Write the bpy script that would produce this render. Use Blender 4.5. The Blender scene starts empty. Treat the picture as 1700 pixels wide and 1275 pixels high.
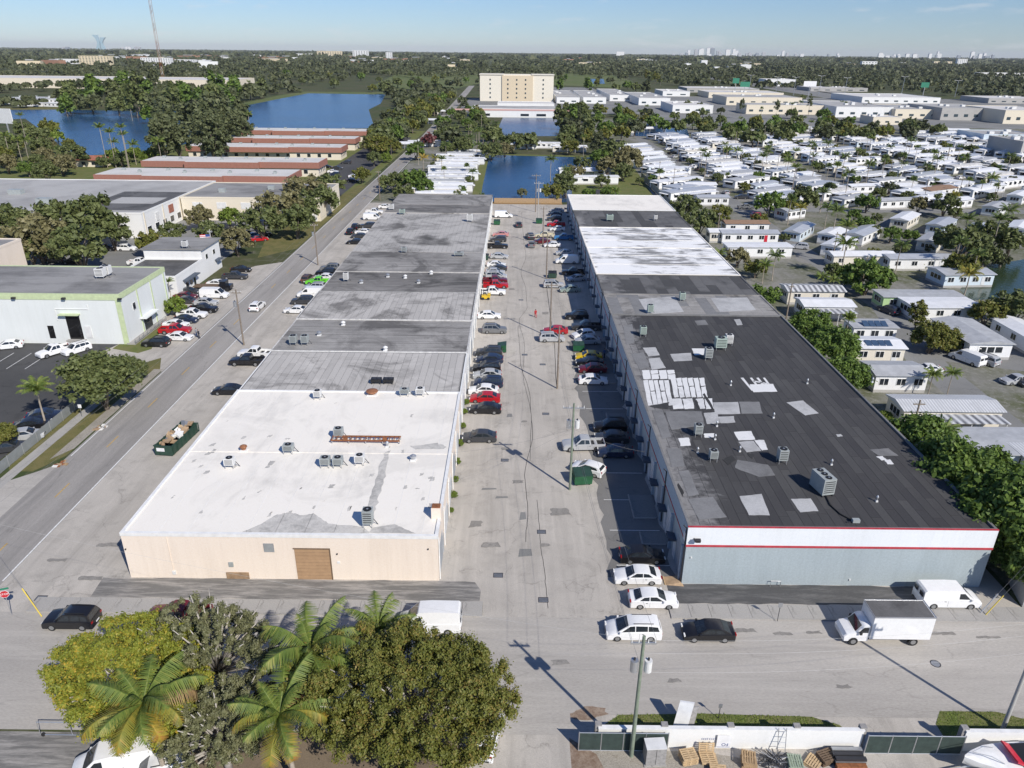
import bpy, math, random
import numpy as np
from mathutils import Vector, Matrix
scene = bpy.context.scene
COL = scene.collection
PI = math.pi
R = math.radians
# ---------------------------------------------------------------- camera
F_PX = 1220.0; CAM_H = 49.0; ROLL = R(0.6); PITCH = math.atan(551 / F_PX)
_f = Vector((0, math.cos(PITCH), -math.sin(PITCH))); _u = Vector((0, math.sin(PITCH), math.cos(PITCH))); _r = Vector((1, 0, 0))
_cx = _r * math.cos(ROLL) + _u * math.sin(ROLL); _cy = _u * math.cos(ROLL) - _r * math.sin(ROLL)
cam_d = bpy.data.cameras.new('camera'); cam = bpy.data.objects.new('camera', cam_d); COL.objects.link(cam)
cam_d.sensor_fit = 'HORIZONTAL'; cam_d.sensor_width = 36.0; cam_d.lens = F_PX / 1700 * 36.0
cam_d.clip_start = 0.5; cam_d.clip_end = 90000
cam.matrix_world = Matrix(((_cx.x, _cy.x, -_f.x, 0), (_cx.y, _cy.y, -_f.y, 0), (_cx.z, _cy.z, -_f.z, CAM_H), (0, 0, 0, 1)))
scene.camera = cam
# ---------------------------------------------------------------- sky, sun, exposure
SUN_EL = R(38.5); SUN_AZ = math.atan2(0.6, -0.8)          # direction towards the sun: to the right and behind the camera
world = bpy.data.worlds.new('World'); scene.world = world; world.use_nodes = True
wn = world.node_tree.nodes; wl = world.node_tree.links
bg = wn['Background']; bg.inputs['Strength'].default_value = 0.085
sky = wn.new('ShaderNodeTexSky'); sky.sky_type = 'NISHITA'; sky.sun_disc = False
sky.sun_elevation = SUN_EL; sky.sun_rotation = SUN_AZ; sky.altitude = 0; sky.air_density = 1.0; sky.dust_density = 0.05; sky.ozone_density = 4.0
# a few thin clouds low in the sky
wc = wn.new('ShaderNodeTexCoord'); wm_ = wn.new('ShaderNodeMapping'); wm_.inputs['Scale'].default_value = (7.0, 7.0, 34.0); wm_.inputs['Location'].default_value = (0.9, 0.2, 0.0)
wno = wn.new('ShaderNodeTexNoise'); wno.inputs['Scale'].default_value = 2.2; wno.inputs['Detail'].default_value = 6; wno.inputs['Roughness'].default_value = 0.55
wr = wn.new('ShaderNodeValToRGB'); wr.color_ramp.elements[0].position = 0.58; wr.color_ramp.elements[0].color = (0, 0, 0, 1); wr.color_ramp.elements[1].position = 0.80; wr.color_ramp.elements[1].color = (0.5, 0.5, 0.5, 1)
wmix = wn.new('ShaderNodeMixRGB'); wmix.inputs[2].default_value = (8.2, 8.4, 8.8, 1)
wl.new(wc.outputs['Generated'], wm_.inputs['Vector']); wl.new(wm_.outputs[0], wno.inputs['Vector']); wl.new(wno.outputs[0], wr.inputs[0])
wl.new(wr.outputs[0], wmix.inputs[0]); wt_ = wn.new('ShaderNodeMixRGB'); wt_.blend_type = 'MULTIPLY'; wt_.inputs[0].default_value = 1.0; wt_.inputs[2].default_value = (0.71, 0.85, 1.14, 1)
wl.new(sky.outputs[0], wt_.inputs[1]); wl.new(wt_.outputs[0], wmix.inputs[1]); wl.new(wmix.outputs[0], bg.inputs['Color'])
sun_d = bpy.data.lights.new('sun', 'SUN'); sun = bpy.data.objects.new('sun', sun_d); COL.objects.link(sun)
sun_d.energy = 4.6; sun_d.angle = R(0.53); sun_d.color = (1.0, 0.945, 0.865)
_s = Vector((math.sin(SUN_AZ) * math.cos(SUN_EL), math.cos(SUN_AZ) * math.cos(SUN_EL), math.sin(SUN_EL)))
sun.rotation_euler = _s.to_track_quat('Z', 'Y').to_euler(); sun.location = (60, -80, 120)
scene.view_settings.view_transform = 'Standard'; scene.view_settings.look = 'None'
scene.view_settings.gamma = 1.0; scene.view_settings.use_curve_mapping = False
scene.view_settings.exposure = 0.12
# ---------------------------------------------------------------- helpers
random.seed(11); rnd = random.random
def U(a, b): return a + (b - a) * random.random()
def ray(px, py):
    d = _cx * ((px - 850) / F_PX) - _cy * ((py - 637.5) / F_PX) + _f
    return d
def G(px, py, z=0.0):
    """photo pixel -> point at height z (the ground it touches)"""
    d = ray(px, py); t = (z - CAM_H) / d.z
    return (d.x * t, d.y * t)
def HT(px, py, Y):
    d = ray(px, py); t = Y / d.y
    return CAM_H + d.z * t
def XAT(px, py, Y):
    d = ray(px, py); return d.x * Y / d.y
def project(X, Y, Z):
    v = Vector((X, Y, Z - CAM_H)); d = v.dot(_f)
    return (850 + F_PX * v.dot(_cx) / d, 637.5 - F_PX * v.dot(_cy) / d, d)
class MB:
    def __init__(s): s.v = []; s.f = []; s.m = []
    def add(s, vs, fs, m=0):
        b = len(s.v); s.v += [tuple(x) for x in vs]
        for f in fs: s.f.append([b + i for i in f]); s.m.append(m)
        return s
    def box(s, x0, x1, y0, y1, z0, z1, m=0):
        return s.add([(x0, y0, z0), (x1, y0, z0), (x1, y1, z0), (x0, y1, z0), (x0, y0, z1), (x1, y0, z1), (x1, y1, z1), (x0, y1, z1)],
                     [(3, 2, 1, 0), (4, 5, 6, 7), (0, 1, 5, 4), (1, 2, 6, 5), (2, 3, 7, 6), (3, 0, 4, 7)], m)
    def obox(s, c, ax, ay, az, m=0):
        c = Vector(c); ax = Vector(ax); ay = Vector(ay); az = Vector(az)
        P = [c + ax * i + ay * j + az * k for k in (-1, 1) for (i, j) in ((-1, -1), (1, -1), (1, 1), (-1, 1))]
        return s.add(P, [(3, 2, 1, 0), (4, 5, 6, 7), (0, 1, 5, 4), (1, 2, 6, 5), (2, 3, 7, 6), (3, 0, 4, 7)], m)
    def prism(s, poly, z0, z1, m=0, mt=None):
        n = len(poly); mt = m if mt is None else mt
        a = sum(poly[i][0] * poly[(i + 1) % n][1] - poly[(i + 1) % n][0] * poly[i][1] for i in range(n))
        if a < 0: poly = poly[::-1]
        s.add([(p[0], p[1], z0) for p in poly] + [(p[0], p[1], z1) for p in poly],
              [tuple(range(n - 1, -1, -1))] + [(i, (i + 1) % n, n + (i + 1) % n, n + i) for i in range(n)], m)
        b = len(s.v) - n; s.f.append([b + i for i in range(n)]); s.m.append(mt)
        return s
    def sheet(s, poly, z, m=0):
        n = len(poly)
        a = sum(poly[i][0] * poly[(i + 1) % n][1] - poly[(i + 1) % n][0] * poly[i][1] for i in range(n))
        if a < 0: poly = poly[::-1]
        return s.add([(p[0], p[1], z) for p in poly], [tuple(range(n))], m)
    def tube(s, pts, rad, n=6, m=0, cap=True):
        pts = [Vector(p) for p in pts]
        rads = rad if isinstance(rad, (list, tuple)) else [rad] * len(pts)
        rings = []
        for i, p in enumerate(pts):
            t = (pts[min(i + 1, len(pts) - 1)] - pts[max(i - 1, 0)]).normalized()
            a = Vector((0, 0, 1)) if abs(t.z) < .9 else Vector((1, 0, 0))
            e = t.cross(a).normalized(); g = t.cross(e)
            rings.append([p + (e * math.cos(2 * PI * k / n) + g * math.sin(2 * PI * k / n)) * rads[i] for k in range(n)])
        vs = [v for r_ in rings for v in r_]; fs = []
        for i in range(len(pts) - 1):
            for k in range(n):
                fs.append((i * n + k, (i + 1) * n + k, (i + 1) * n + (k + 1) % n, i * n + (k + 1) % n))
        if cap: fs.append(tuple(range(n))); fs.append(tuple(range((len(pts) - 1) * n + n - 1, (len(pts) - 1) * n - 1, -1)))
        return s.add(vs, fs, m)
    def cyl(s, x, y, z0, z1, r, n=12, m=0, r1=None): return s.tube([(x, y, z0), (x, y, z1)], [r, r if r1 is None else r1], n, m)
    def build(s, name, mats, parent=None, loc=None, rz=0, smooth=None):
        me = bpy.data.meshes.new(name); me.from_pydata(s.v, [], s.f)
        mats = mats if isinstance(mats, (list, tuple)) else [mats]
        for m in mats: me.materials.append(m)
        if len(mats) > 1: me.polygons.foreach_set('material_index', s.m)
        if smooth:
            me.polygons.foreach_set('use_smooth', [True] * len(me.polygons)); me.set_sharp_from_angle(angle=R(smooth))
        me.update()
        return link(name, me, parent, loc, rz)
def link(name, me, parent=None, loc=None, rz=0):
    o = bpy.data.objects.new(name, me); COL.objects.link(o)
    if parent: o.parent = parent
    if loc: o.location = loc
    if rz: o.rotation_euler = (0, 0, rz)
    return o
ALL_THINGS = []
def tag(o, label, cat, group=None, kind=None):
    if label: o['label'] = label
    if cat: o['category'] = cat
    if group: o['group'] = group
    if kind: o['kind'] = kind
    if cat: ALL_THINGS.append(o)
    return o
def thing(name, label, cat, loc=(0, 0, 0), rz=0, group=None):
    o = bpy.data.objects.new(name, None); COL.objects.link(o); o.location = loc; o.rotation_euler = (0, 0, rz)
    o.empty_display_size = .3
    return tag(o, label, cat, group)
def struct(o): o['kind'] = 'structure'; return o
def copy_tree(o, parent=None):
    c = o.copy(); COL.objects.link(c); c.parent = parent
    for ch in list(o.children): copy_tree(ch, c)
    return c
def dup(root, loc, rz=0, label=None, group=None, scale=None):
    r_ = copy_tree(root); r_.location = loc; r_.rotation_euler = (0, 0, rz)
    if scale is not None: r_.scale = scale
    if label: r_['label'] = label
    if group: r_['group'] = group
    ALL_THINGS.append(r_)
    return r_
def remove_tree(o):
    for ch in list(o.children): remove_tree(ch)
    if o in ALL_THINGS: ALL_THINGS.remove(o)
    bpy.data.objects.remove(o)
ORD = ['nearest', 'second nearest', 'third nearest', 'fourth nearest', 'fifth nearest', 'sixth nearest', 'seventh nearest', 'eighth nearest', 'ninth nearest', 'tenth nearest',
       'eleventh nearest', 'twelfth nearest', 'thirteenth nearest', 'fourteenth nearest', 'fifteenth nearest', 'sixteenth nearest', 'seventeenth nearest', 'eighteenth nearest', 'nineteenth nearest', 'twentieth nearest'] + ['twenty-' + w + ' nearest' for w in ('first', 'second', 'third', 'fourth', 'fifth', 'sixth', 'seventh', 'eighth', 'ninth')] + ['thirtieth nearest', 'thirty-first nearest', 'thirty-second nearest']
# ---------------------------------------------------------------- materials
MATS = {}
def _new(name):
    m = bpy.data.materials.new(name); m.use_nodes = True
    nt = m.node_tree; b = nt.nodes['Principled BSDF']
    return m, nt, nt.nodes, nt.links, b
def _coord(N, L, scale, kind='Object', rot=0):
    tc = N.new('ShaderNodeTexCoord'); mp = N.new('ShaderNodeMapping')
    mp.inputs['Scale'].default_value = scale if isinstance(scale, tuple) else (scale,) * 3
    mp.inputs['Rotation'].default_value = (0, 0, rot)
    L.new(tc.outputs[kind], mp.inputs['Vector']); return mp.outputs[0]
def _ramp(N, L, src, p0, p1, c0=(0, 0, 0, 1), c1=(1, 1, 1, 1)):
    r_ = N.new('ShaderNodeValToRGB'); e = r_.color_ramp.elements
    e[0].position = p0; e[1].position = p1; e[0].color = c0; e[1].color = c1
    L.new(src, r_.inputs[0]); return r_.outputs[0]
def _noise(N, L, vec, sc, det=5, rough=.6, dist=0):
    n = N.new('ShaderNodeTexNoise'); n.inputs['Scale'].default_value = sc; n.inputs['Detail'].default_value = det
    n.inputs['Roughness'].default_value = rough; n.inputs['Distortion'].default_value = dist
    L.new(vec, n.inputs['Vector']); return n.outputs[0]
def _mix(N, L, fac, a, b, typ='MIX'):
    m = N.new('ShaderNodeMixRGB'); m.blend_type = typ
    for i, v in ((0, fac), (1, a), (2, b)):
        if isinstance(v, (int, float)): m.inputs[i].default_value = v if i == 0 else (v, v, v, 1)
        elif isinstance(v, tuple): m.inputs[i].default_value = v if len(v) == 4 else (*v, 1)
        else: L.new(v, m.inputs[i])
    return m.outputs[0]
def plain(name, c, rough=.6, metal=0, var=.12, sc=1.5, spec=None):
    """one colour with fine mottling"""
    if name in MATS: return MATS[name]
    m, nt, N, L, b = _new(name)
    v = _coord(N, L, 1.0); n = _noise(N, L, v, sc, 4)
    lo = tuple(x * (1 - var) for x in c); hi = tuple(min(1, x * (1 + var * .6)) for x in c)
    L.new(_ramp(N, L, n, .3, .7, (*lo, 1), (*hi, 1)), b.inputs['Base Color'])
    b.inputs['Roughness'].default_value = rough; b.inputs['Metallic'].default_value = metal
    if spec is not None: b.inputs['Specular IOR Level'].default_value = spec
    MATS[name] = m; return m
def paint(name, c, rough=.28):
    if name in MATS: return MATS[name]
    m, nt, N, L, b = _new(name)
    v = _coord(N, L, 1.0); n = _noise(N, L, v, 3, 3)
    L.new(_ramp(N, L, n, .2, .8, tuple(x * .93 for x in c) + (1,), tuple(min(1, x * 1.04) for x in c) + (1,)), b.inputs['Base Color'])
    b.inputs['Roughness'].default_value = rough; b.inputs['Coat Weight'].default_value = .35; b.inputs['Coat Roughness'].default_value = .12
    MATS[name] = m; return m
def pavement(name, c, dark, stain=.5, crack=.5, sc=1.0, stretch=(1, 1, 1), grain=.35, p0=.53, p1=.74, tracks=None):
    """weathered paving: large stains, streaks, cracks, fine grain"""
    m, nt, N, L, b = _new(name)
    v = _coord(N, L, stretch)
    big = _noise(N, L, v, .045 * sc, 6, .62, .6); mid = _noise(N, L, v, .33 * sc, 6, .7, .3); fine = _noise(N, L, v, 9, 3, .7)
    col = _mix(N, L, _ramp(N, L, big, .36, .68), (*c, 1), tuple(x * .74 for x in c) + (1,))
    col = _mix(N, L, _mix(N, L, 1.0, _ramp(N, L, mid, p0, p1), (stain,) * 3 + (1,), 'MULTIPLY'), col, (*dark, 1))
    col = _mix(N, L, grain, col, _ramp(N, L, fine, .25, .75, (.25, .25, .25, 1), (.75, .75, .75, 1)), 'OVERLAY')
    if tracks:                                                  # long wheel-worn streaks along the driving direction
        tk = _noise(N, L, _coord(N, L, tracks), 1.0, 5, .6, .15)
        col = _mix(N, L, _mix(N, L, 1.0, _ramp(N, L, tk, .48, .68), (.5, .5, .5, 1), 'MULTIPLY'), col, (*dark, 1))
        tk2 = _noise(N, L, _coord(N, L, tuple(t_ * 2.7 for t_ in tracks)), 1.0, 4, .6, .1)
        col = _mix(N, L, _mix(N, L, 1.0, _ramp(N, L, tk2, .52, .72), (.3, .3, .3, 1), 'MULTIPLY'), col, tuple(min(.6, x * 1.2) for x in c) + (1,))
    if crack:
        vo = N.new('ShaderNodeTexVoronoi'); vo.feature = 'DISTANCE_TO_EDGE'; vo.inputs['Scale'].default_value = .11
        wv = N.new('ShaderNodeVectorMath'); wv.operation = 'ADD'
        nn = N.new('ShaderNodeTexNoise'); nn.inputs['Scale'].default_value = .35; nn.inputs['Detail'].default_value = 5
        L.new(v, nn.inputs['Vector']); sc_ = N.new('ShaderNodeVectorMath'); sc_.operation = 'SCALE'; sc_.inputs['Scale'].default_value = 4.0
        L.new(nn.outputs['Color'], sc_.inputs[0]); L.new(v, wv.inputs[0]); L.new(sc_.outputs[0], wv.inputs[1]); L.new(wv.outputs[0], vo.inputs['Vector'])
        ck = _ramp(N, L, vo.outputs['Distance'], .0, .009, (1, 1, 1, 1), (0, 0, 0, 1))
        brk = _ramp(N, L, mid, .42, .55)
        ck = _mix(N, L, 1.0, ck, brk, 'MULTIPLY')
        col = _mix(N, L, _mix(N, L, 1.0, ck, (crack,) * 3 + (1,), 'MULTIPLY'), col, tuple(x * .35 for x in dark) + (1,))
    L.new(col, b.inputs['Base Color']); b.inputs['Roughness'].default_value = .9; b.inputs['Specular IOR Level'].default_value = .2
    bp = N.new('ShaderNodeBump'); bp.inputs['Strength'].default_value = .25; bp.inputs['Distance'].default_value = .02
    L.new(fine, bp.inputs['Height']); L.new(bp.outputs[0], b.inputs['Normal'])
    MATS[name] = m; return m
def roofing(name, c, dark, blot=.5, p0=.5, p1=.68, streak=(1, .25, 1), sc=.35, fine=.3, grime=0, edge=False):
    """flat roof membrane: weather stains, run marks, grain"""
    m, nt, N, L, b = _new(name)
    v = _coord(N, L, streak); v0 = _coord(N, L, 1.0)
    n1 = _noise(N, L, v, sc, 7, .68, .5); n2 = _noise(N, L, v0, .09, 5, .6, .4); n3 = _noise(N, L, v0, 5, 4, .7)
    f = _ramp(N, L, _mix(N, L, .5, n1, n2), p0, p1)
    col = _mix(N, L, _mix(N, L, 1.0, f, (blot,) * 3 + (1,), 'MULTIPLY'), (*c, 1), (*dark, 1))
    col = _mix(N, L, fine, col, _ramp(N, L, n3, .25, .75, (.28, .28, .28, 1), (.72, .72, .72, 1)), 'OVERLAY')
    if grime or edge:
        gp = N.new('ShaderNodeNewGeometry')
    if grime:                                                  # broad weathering with its own ragged outline
        g1 = _noise(N, L, gp.outputs['Position'], .085, 8, .68, 1.2); g2 = _ramp(N, L, g1, .50, .62)
        col = _mix(N, L, _mix(N, L, 1.0, g2, (grime,) * 3 + (1,), 'MULTIPLY'), col, tuple(x * .55 for x in dark) + (1,))
        g3 = _ramp(N, L, _noise(N, L, gp.outputs['Position'], .16, 7, .7, .8), .54, .70)
        col = _mix(N, L, _mix(N, L, 1.0, g3, (grime * .6,) * 3 + (1,), 'MULTIPLY'), col, tuple(min(.8, x * 1.5) for x in c) + (1,))
    if edge:                                                   # membrane worn pale along the alley parapet
        sx = N.new('ShaderNodeSeparateXYZ'); L.new(gp.outputs['Position'], sx.inputs[0])
        mr = N.new('ShaderNodeMapRange'); mr.inputs[1].default_value = 17.4; mr.inputs[2].default_value = 24.0; mr.inputs[3].default_value = .36; mr.inputs[4].default_value = -.12
        L.new(sx.outputs[0], mr.inputs[0]); ad = N.new('ShaderNodeMath'); ad.operation = 'ADD'; L.new(mr.outputs[0], ad.inputs[0]); L.new(_noise(N, L, gp.outputs['Position'], .5, 7, .7, .5), ad.inputs[1])
        col = _mix(N, L, _ramp(N, L, ad.outputs[0], .58, .82), col, (.24, .235, .23, 1))
    L.new(col, b.inputs['Base Color']); b.inputs['Roughness'].default_value = .85; b.inputs['Specular IOR Level'].default_value = .25
    MATS[name] = m; return m
def leaf(name, c1, c2, c3=None, trans=.25, g_=1.85):
    c1, c2, c3 = [tuple(x * g_ for x in c) if c else None for c in (c1, c2, c3)]
    m, nt, N, L, b = _new(name)
    g = N.new('ShaderNodeNewGeometry'); r_ = N.new('ShaderNodeValToRGB'); e = r_.color_ramp.elements
    e[0].color = (*c1, 1); e[1].color = (*c2, 1); e[0].position = .08; e[1].position = .66
    if c3: k = e.new(.9); k.color = (*c3, 1)
    v = _coord(N, L, 1.0); n = _noise(N, L, v, .5, 3)
    mx = N.new('ShaderNodeMath'); mx.operation = 'MULTIPLY_ADD'; mx.inputs[1].default_value = .50
    mm = N.new('ShaderNodeMath'); mm.operation = 'MULTIPLY'; mm.inputs[1].default_value = .62
    L.new(n, mm.inputs[0]); L.new(g.outputs['Random Per Island'], mx.inputs[0]); L.new(mm.outputs[0], mx.inputs[2])
    L.new(mx.outputs[0], r_.inputs[0])
    L.new(r_.outputs[0], b.inputs['Base Color']); b.inputs['Roughness'].default_value = .55; b.inputs['Specular IOR Level'].default_value = .3
    tr = N.new('ShaderNodeBsdfTranslucent'); ms = N.new('ShaderNodeMixShader'); ms.inputs[0].default_value = trans
    L.new(r_.outputs[0], tr.inputs['Color']); L.new(b.outputs[0], ms.inputs[1]); L.new(tr.outputs[0], ms.inputs[2])
    L.new(ms.outputs[0], N['Material Output'].inputs['Surface'])
    MATS[name] = m; return m
def water(name, c, bump=.5, rough=.12):
    m, nt, N, L, b = _new(name)
    v = _coord(N, L, (1, .45, 1)); n = _noise(N, L, v, .9, 5, .6); n2 = _noise(N, L, _coord(N, L, 1.0), .02, 4)
    L.new(_ramp(N, L, n2, .35, .65, tuple(x * .75 for x in c) + (1,), tuple(x * 1.2 for x in c) + (1,)), b.inputs['Base Color'])
    b.inputs['Roughness'].default_value = rough; b.inputs['IOR'].default_value = 1.33
    bp = N.new('ShaderNodeBump'); bp.inputs['Strength'].default_value = bump; bp.inputs['Distance'].default_value = .25
    L.new(n, bp.inputs['Height']); L.new(bp.outputs[0], b.inputs['Normal'])
    MATS[name] = m; return m
def grassy(name, c1, c2, c3, sc=.12):
    m, nt, N, L, b = _new(name)
    v = _coord(N, L, 1.0); n = _noise(N, L, v, sc, 6, .65, .4); n2 = _noise(N, L, v, sc * 14, 5, .7)
    col = _mix(N, L, _ramp(N, L, n, .38, .62), (*c1, 1), (*c2, 1)); col = _mix(N, L, _ramp(N, L, n2, .5, .75), col, (*c3, 1))
    L.new(col, b.inputs['Base Color']); b.inputs['Roughness'].default_value = .95; b.inputs['Specular IOR Level'].default_value = .1
    MATS[name] = m; return m
def glass_dark(name, c=(.02, .025, .03)):
    m, nt, N, L, b = _new(name)
    v = _coord(N, L, 1.0); n = _noise(N, L, v, 2, 2)
    L.new(_ramp(N, L, n, .3, .7, tuple(x * .7 for x in c) + (1,), tuple(x * 1.3 for x in c) + (1,)), b.inputs['Base Color'])
    b.inputs['Roughness'].default_value = .06; b.inputs['Specular IOR Level'].default_value = .7
    MATS[name] = m; return m
def corrugated(name, c, dark, period=.25, axis=0):
    m, nt, N, L, b = _new(name)
    v = _coord(N, L, 1.0)
    w = N.new('ShaderNodeTexWave'); w.bands_direction = 'XYZ'[axis]; w.inputs['Scale'].default_value = 1 / period / 2 / PI * 3.14159 * .5
    w.inputs['Distortion'].default_value = 0; L.new(v, w.inputs['Vector'])
    n = _noise(N, L, v, .5, 5)
    col = _mix(N, L, w.outputs['Fac'], (*dark, 1), (*c, 1)); col = _mix(N, L, _ramp(N, L, n, .45, .75), col, tuple(x * .7 for x in c) + (1,))
    L.new(col, b.inputs['Base Color']); b.inputs['Roughness'].default_value = .55
    bp = N.new('ShaderNodeBump'); bp.inputs['Strength'].default_value = .6; bp.inputs['Distance'].default_value = .04
    L.new(w.outputs['Fac'], bp.inputs['Height']); L.new(bp.outputs[0], b.inputs['Normal'])
    MATS[name] = m; return m
M = MATS
pavement('concrete_lot', (.50, .465, .415), (.30, .28, .25), .6, .32, p0=.50, p1=.68, tracks=(.55, .035, 1))
pavement('street', (.465, .437, .395), (.32, .30, .275), .55, .22, stretch=(.35, 1.4, 1), tracks=(.03, .5, 1))
pavement('road', (.36, .34, .315), (.20, .192, .18), .6, .3, stretch=(1.8, .22, 1), tracks=(.5, .02, 1))
pavement('asphalt_dark', (.085, .085, .085), (.045, .045, .047), .6, .4)
pavement('asphalt_worn', (.19, .185, .175), (.38, .36, .335), .9, .2, sc=2.6, stretch=(.22, 1.8, 1), p0=.44, p1=.66)
pavement('asphalt_stall_shade', (.21, .205, .196), (.13, .128, .123), .6, .3)  # greyer stall asphalt, its colour darkened further for the building's shade
pavement('asphalt_apron', (.10, .10, .10), (.19, .185, .18), .8, .3, sc=1.6, stretch=(.3, 1.5, 1), p0=.46, p1=.68)
pavement('asphalt_park', (.25, .25, .24), (.17, .17, .165), .5, .3)
pavement('sidewalk', (.40, .385, .36), (.22, .215, .2), .6, .5)
pavement('rust_soil', (.33, .26, .20), (.17, .11, .075), .8, 0, sc=5, p0=.4, p1=.6)
pavement('soil', (.21, .165, .115), (.1, .08, .055), .6, 0, sc=3)
pavement('oil', (.30, .285, .26), (.20, .19, .175), .8, 0, sc=6, p0=.42, p1=.62)
pavement('gravel', (.36, .33, .28), (.2, .17, .13), .7, 0, sc=6, grain=.7)
grassy('ground', (.055, .075, .028), (.085, .085, .045), (.16, .15, .11), .02)
grassy('grass', (.12, .15, .045), (.17, .165, .07), (.09, .12, .035), .3)
grassy('grass_dry', (.17, .15, .06), (.11, .115, .04), (.22, .19, .11), .4)
grassy('golf', (.11, .145, .05), (.15, .16, .075), (.08, .1, .04), .012)
grassy('park_ground', (.24, .232, .215), (.10, .11, .055), (.30, .29, .265), .07)
grassy('reeds', (.24, .15, .06), (.30, .19, .08), (.15, .1, .045), .8)
water('lake', (.010, .060, .155), .8, .22); water('lake_green', (.035, .06, .03), .3, .1)
roofing('roof_white', (.82, .78, .705), (.52, .50, .46), .8, .53, .74, (1, .3, 1), .5, grime=.16)
roofing('roof_white_worn', (.80, .80, .79), (.15, .15, .15), .85, .505, .565, (.25, 1.1, 1), .5)
roofing('roof_black', (.060, .059, .060), (.105, .103, .10), .8, .45, .7, (1, .2, 1), .5, edge=True, grime=.25)
roofing('roof_black_b', (.052, .051, .053), (.09, .088, .086), .8, .45, .7, (1, .2, 1), .5, edge=True, grime=.25)
roofing('roof_black_c', (.072, .071, .071), (.115, .113, .11), .8, .45, .7, (1, .2, 1), .5, edge=True, grime=.25)
roofing('roof_patch', (.46, .46, .455), (.22, .22, .22), .8, .45, .7, (1, 1, 1), .6)
roofing('roof_patch_dull', (.22, .22, .22), (.12, .12, .12), .8, .42, .66, (1, 1, 1), .6)
roofing('roof_patch_white', (.70, .70, .69), (.36, .36, .36), .7, .52, .7, (1, 1, 1), .6)
roofing('roof_gray_light', (.47, .45, .42), (.22, .21, .195), .7, .48, .66, (1.5, .15, 1), .45, grime=.75)
roofing('roof_gray_light_b', (.43, .412, .385), (.21, .2, .187), .7, .48, .66, (1.5, .15, 1), .45, grime=.75)
roofing('roof_gray_mid', (.33, .318, .30), (.14, .134, .126), .85, .42, .66, (.12, 1.8, 1), .6, grime=.7)
roofing('roof_gray_dark', (.24, .23, .217), (.10, .096, .09), .85, .42, .66, (.14, 1.8, 1), .6, grime=.7)
roofing('roof_blotchy', (.43, .415, .39), (.10, .096, .09), .9, .52, .64, (1, 1, 1), .10, grime=.5)
roofing('roof_charcoal', (.14, .138, .136), (.07, .07, .07), .8, .45, .66, (1, .4, 1), .4, grime=.5)
roofing('roof_ware', (.30, .295, .285), (.13, .128, .125), .85, .45, .65, (.3, 1.2, 1), .3)
roofing('roof_far_white', (.60, .585, .56), (.40, .39, .375), .6, .5, .7, (1, 1, 1), .1)
roofing('roof_far_gray', (.42, .415, .40), (.24, .235, .23), .7, .45, .68, (1, 1, 1), .08)
roofing('tar', (.04, .04, .04), (.08, .08, .08), .5)
roofing('under_felt', (.10, .10, .10), (.06, .06, .06), .5)
plain('wire_gray', (.20, .20, .20), .8); plain('wire_pale', (.45, .45, .44), .8)
roofing('wall_beige', (.80, .70, .595), (.66, .565, .47), .7, .47, .7, (2.5, 2.5, .14), .5)
roofing('wall_cream', (.72, .65, .52), (.62, .56, .45), .5, .5, .75, (1, 1, .3), .5)
roofing('wall_white', (.76, .76, .74), (.58, .57, .55), .5, .5, .75, (1, 1, .3), .6)
roofing('wall_pale_blue', (.74, .765, .785), (.62, .645, .665), .6, .47, .72, (2.5, 2.5, .14), .6)
roofing('wall_blue_gray', (.37, .425, .445), (.29, .335, .35), .7, .45, .7, (2.2, 2.2, .16), .6)
roofing('wall_alley_blue', (.36, .43, .49), (.28, .34, .39), .5, .5, .75, (1, 1, .3), .6)
roofing('wall_pale_green', (.70, .725, .71), (.58, .605, .58), .6, .47, .72, (2.5, 2.5, .14), .6)
roofing('wall_tan', (.64, .54, .39), (.58, .48, .34), .5, .5, .75, (1, 1, .3), .6)
roofing('wall_pink', (.62, .38, .34), (.52, .32, .28), .5)
roofing('wall_dim', (.42, .41, .39), (.3, .29, .28), .6)
plain('trim_white', (.78, .78, .76)); plain('trim_red', (.46, .045, .06), .7, var=.25); plain('trim_dirty', (.55, .54, .52), .8, var=.35); plain('hotel_cream', (.74, .69, .58), .8)
roofing('roof_stain', (.56, .54, .50), (.34, .33, .31), .9, .45, .6, (1, 1, 1), 1.2); plain('trim_green', (.52, .60, .36), .7)
plain('door_tan', (.42, .27, .155), .6); plain('door_white', (.66, .67, .67), .5); plain('door_gray', (.34, .37, .40), .5)
plain('wood', (.42, .29, .16), .8, var=.35, sc=6); plain('wood_pale', (.55, .40, .23), .8, var=.3, sc=7); plain('wood_dark', (.16, .11, .07), .8, var=.3, sc=7); plain('wood_pole', (.23, .19, .15), .9, var=.3, sc=3)
plain('wood_green', (.30, .36, .27), .8, var=.3, sc=7); plain('plywood', (.33, .22, .13), .8, var=.3)
plain('pole_concrete', (.42, .41, .38), .8); plain('pole_treated', (.20, .24, .18), .85, var=.25)
plain('metal_gray', (.42, .43, .44), .45, .6); plain('metal_galv', (.55, .56, .57), .4, .7); plain('metal_dark', (.05, .05, .055), .5, .3); plain('metal_rust', (.30, .12, .05), .8, .2, .4, 5)
plain('ac_gray', (.40, .43, .42), .55, .2); plain('ac_green', (.36, .44, .39), .6); plain('ac_white', (.70, .70, .68), .55); plain('fan_black', (.015, .015, .015), .6)
plain('terracotta', (.34, .13, .085), .8, var=.25); plain('terracotta_trim', (.33, .15, .11), .8)
plain('dumpster_green', (.022, .115, .05), .5, .1, .3); plain('dumpster_dark', (.03, .07, .05), .5, .1, .3)
plain('rubber', (.018, .018, .018), .85); plain('rim', (.45, .46, .47), .35, .8); plain('rim_dark', (.06, .06, .065), .4, .6)
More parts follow.
